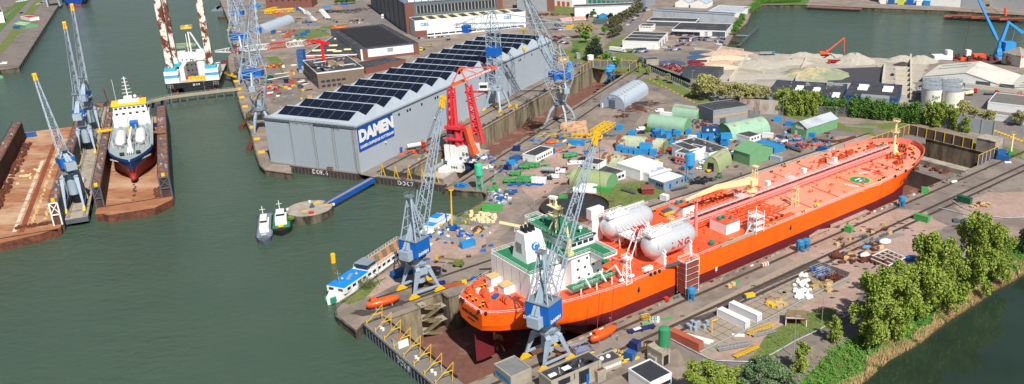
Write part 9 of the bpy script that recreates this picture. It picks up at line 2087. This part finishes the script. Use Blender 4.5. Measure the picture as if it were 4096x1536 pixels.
# top centre trees
for p,h,k,lf,wd,lb in ((hB(810,520),19,'cone',m_l3,1.,'big dark conifer between the grass and the road'),(hB(690,330),15,'round',m_l4,1.2,'pale willow behind the canopy shed, left'),(hB(760,330),14,'round',m_l4,1.2,'pale willow behind the canopy shed, right'),(hB(740,370),11,'round',m_l5,1.3,'bright green tree left of the conifer'),(hB(830,390),9,'round',m_l5,1.2,'bright green tree just behind the conifer'),(hB(900,300),9,'round',m_l5,1.,'small bright green tree near the road'),(hB(650,450),5,'bush',m_l2,1.2,'round dark bush on the lawn'),(hB(915,545),10,'round',m_l5,1.1,'bright green tree between the gas vessel and lorry'),(hB(1000,580),8,'round',m_l5,1.1,'bright green tree above the blue silos'),(hB(850,560),8,'round',m_l4,1.1,'grey-green tree right of the white gas vessel'),(hB(960,230),14,'round',m_l3,.9,'dark tree beside the white tent huts'),(hB(755,180),8,'round',m_l6,.8,'dark purple tree beside the pink roofs'),(hB(685,135),9,'round',m_l2,1.1,'green tree before the long white hall'),(hB(800,150),9,'round',m_l2,1.1,'second green tree before the long white hall'),
 (hB(1050,560),6,'round',m_l4,.9,'first small young street tree by the road'),(hB(1125,575),6,'round',m_l4,.9,'second small young street tree by the road'),(hB(1195,600),6,'round',m_l4,.9,'third small young street tree by the road'),(hB(1270,640),6,'round',m_l4,.9,'fourth small young street tree by the road'),(hC(120,620),6,'round',m_l4,.8,'small street tree below the guard hut'),(hC(205,645),7,'round',m_l4,.8,'small street tree right of the guard hut'),(hC(285,690),5,'round',m_l4,.8,'tiny street tree on the verge'),(hC(365,700),6,'round',m_l4,.9,'street tree behind the black car'),(m2(415,255),5,'round',m_l5,.9,'small green tree beside the dark grey house'),(m1(628,275),4,'bush',m_l5,.8,'green bush at the end of the mint hut'),(b2(560,480),4.2,'bush',M('bush_brown_green',(96,104,64),.9,var=.3),1.1,'grey-green bush beside the passenger boat')):
 tree(lb,p,h,k,lf,'tree',wide=wd)
for i in range(9): tree('bare brown-green tree, %s along the tree lined road'%ORD[i],hB(950+i*30,260-i*18),12,'round',M('leaf_bare',(98,100,68),.9,var=.3),'street_tree','bare trees along the road',wide=1.1)
for i in range(9): tree('street tree, %s down the centre road edge'%ORD[i],hB(960+i*16,330-i*8) if i<5 else hC(-20+i*16,180-i*14),9,'round',MATS['leaf_bare'],'street_tree','trees down the road edge',wide=1.)
for i in range(6): tree('green shrub, %s along the inlet bank'%ORD[i],hC(940+i*14,300-i*24),8,'round',m_l5 if i%2 else m_l2,'shrub','shrubs along the inlet',wide=1.4,cat='shrub')
for i in range(7): tree('green bush, %s along the far river corner'%ORD[i],hC(1060+i*22,110-i*16),7,'bush',m_l5 if i%2 else m_l2,'shrub','bushes at the river corner',wide=1.3,cat='shrub')
for i in range(12): tree('low bush, %s along the far river bank'%ORD[i],hD(130+i*26,30-i*1.2),5,'bush',m_l2 if i%2 else m_l5,'shrub','bushes on the far river bank',wide=1.3,cat='shrub')
for i in range(4): tree('round green tree, %s behind the top car park'%ORD[i],w1(1030+i*55,48-i*3),8,'round',m_l2,'tree','trees behind the top car park',wide=1.3)
# --- vegetated bank: sloping ground, ground cover, reeds ---
wl=[G(x,y,-3) for x,y in ((3300,1640),(3430,1548),(3549,1444),(3668,1380),(3756,1309),(3827,1261),(3907,1213),(3962,1169),(4050,1126),(4110,1085),(4300,960))]
tp=[G(x,y,0) for x,y in ((3060,1640),(3180,1560),(3330,1400),(3500,1310),(3650,1230),(3720,1180),(3800,1120),(3880,1085),(3950,1050),(4120,950),(4300,860))]
def bankpt(u,v):
 k=min(len(wl)-2,int(u*(len(wl)-1)));f=u*(len(wl)-1)-k
 a=tp[k].lerp(tp[k+1],f);b=wl[k].lerp(wl[k+1],f);return a.lerp(b,v)
mb=MB();nu,nv=60,8;vs=[]
for i in range(nu+1):
 for j in range(nv+1):
  p=bankpt(i/nu,j/nv*1.03);z=.1-3.4*(j/nv)**1.6;vs.append((p.x,p.y,z+U(-.12,.12)))
mb.add(vs,[(i*(nv+1)+j,i*(nv+1)+j+1,(i+1)*(nv+1)+j+1,(i+1)*(nv+1)+j) for i in range(nu) for j in range(nv)])
struct('river_bank',mb,M('bank_soil',(86,92,48),.95,var=.3,scale=.8))
r=random.Random(3);mb=MB()
for _ in range(34000):
 u=r.random();v=r.uniform(-.12,.92);edge=.82+.06*sin(u*60)+.04*sin(u*23)
 if v>edge: continue
 if u<.55 and v<0 and r.random()<.8: continue
 p=bankpt(u,max(v,-.1));hump=1.1+.9*sin(p.x*.9+p.y*.35)*cos(p.y*.7)+.5*sin(p.x*2.3)
 z=-3.3*max(0,v)**1.6+max(.05,r.uniform(.2,1.)*hump);s=r.uniform(.14,.34)
 a=r.uniform(0,6.28);t=r.uniform(-.7,.7);d=V((cos(a),sin(a),t*.6))*s;e=V((-sin(a),cos(a),r.uniform(-.4,.6)))*s*.7;c=V((p.x,p.y,z))
 mb.add([c-d,c-e,c+d,c+e],[(0,1,2,3)])
struct('undergrowth',mb,leafmat('leaf_undergrowth',(78,134,46),(102,152,62)),kind='stuff')
mb=MB()
for _ in range(22000):
 u=r.random();w_=.19+.08*sin(u*31)+.05*sin(u*77);v=r.uniform(1.0-w_*1.5,1.03)
 if sin(u*47)>.93: continue
 p=bankpt(u,v);z=-3.2*max(0,v)**1.6;h=r.uniform(.8,2.0);a=r.uniform(0,6.28);l=V((cos(a)*.5,sin(a)*.5-.3,1)).normalized()*h;w2=V((sin(a),-cos(a),0))*.07;c=V((p.x,p.y,z))
 mb.add([c-w2,c+w2,c+l+w2*.4,c+l-w2*.4],[(0,1,2,3)])
struct('reeds',mb,M('dry_reed',(196,172,126),.9,var=.25,scale=1.5),kind='stuff')
# rough grass tufts over the green patches nearest the viewer
mb=MB()
for poly,n in ((((2980,1440),(3100,1330),(3230,1255),(3330,1230),(3360,1270),(3200,1350),(3080,1440)),2600),(((2160,900),(2300,815),(2420,760),(2480,730),(2680,720),(2640,790),(2500,830),(2300,900),(2220,940)),2200),(((1370,1205),(1470,1140),(1540,1110),(1500,1165),(1400,1220)),600)):
 P_=g(*poly);x0,x1=min(p.x for p in P_)-2,max(p.x for p in P_)+2;y0,y1=min(p.y for p in P_)-2,max(p.y for p in P_)+2
 def inside(x,y):
  c=False
  for i in range(len(P_)):
   a,b=P_[i],P_[i-1]
   if (a.y>y)!=(b.y>y) and x<(b.x-a.x)*(y-a.y)/(b.y-a.y)+a.x: c=not c
  return c
 for _ in range(n):
  x,y=r.uniform(x0,x1),r.uniform(y0,y1)
  if not inside(x+r.uniform(-1.5,1.5),y+r.uniform(-1.5,1.5)): continue
  s=r.uniform(.15,.4);a=r.uniform(0,6.28);c=V((x,y,.1));d=V((cos(a),sin(a),.3))*s;e=V((-sin(a),cos(a),.5))*s;mb.add([c-d,c-e*.3,c+d,c+e],[(0,1,2,3)])
struct('grass_tufts',mb,leafmat('leaf_grass',(96,124,50),(126,136,70)),kind='stuff')
# split parts made of scattered pieces into one object per piece
def explode(name,limit=100):
 for o in [o for o in bpy.data.objects if o.type=='MESH' and o.name.split('.')[0]==name]:
  me=o.data;n=len(me.vertices);par=list(range(n))
  def find(i):
   while par[i]!=i: par[i]=par[par[i]];i=par[i]
   return i
  for p in me.polygons:
   vs=list(p.vertices);a=find(vs[0])
   for v in vs[1:]: par[find(v)]=a
  gr={}
  for p in me.polygons: gr.setdefault(find(p.vertices[0]),[]).append(p)
  if len(gr)<2: continue
  items=list(gr.values())[:limit] if len(gr)<=limit else None
  if items is None: o['kind']='stuff';continue
  mats=list(me.materials);co_=[tuple(v.co) for v in me.vertices]
  for i,ps in enumerate(items):
   ids=sorted({v for p in ps for v in p.vertices});mp={v:k for k,v in enumerate(ids)}
   m=bpy.data.meshes.new(name);m.from_pydata([co_[v] for v in ids],[],[[mp[v] for v in p.vertices] for p in ps])
   for mt in mats: m.materials.append(mt)
   m.polygons.foreach_set('material_index',[p.material_index for p in ps])
   if i==0: o.data=m
   else:
    c=o.copy();c.data=m;COL.objects.link(c)
for nm in ('deck_fitting','chain_heap','keel_block','deck_store_box','forecastle_gear','white_tote_row','yellow_cover','walkway_gear','brick_end','wing_dodger','deck_cargo','deck_gear','deck_machinery','sand_bag','rusty_block','rooflight','deck_bench','roof_unit','scrap_load','rack_load','saddle','boat_deck','stand','cradle','panel_seam','pile','loading_opening','loading_manifold','deck_plate_stack','portal_beam','draught_mark','tie_beam','landing_circle','orange_winch','post_row','quay_pile','support_block','portal_platform'): explode(nm)
for l in TP.values():
 for o in l:
  if not o['used']:
   for k in kids(o)+[o]: bpy.data.objects.remove(k)
for o in bpy.data.objects:
 if 'used' in o: del o['used']
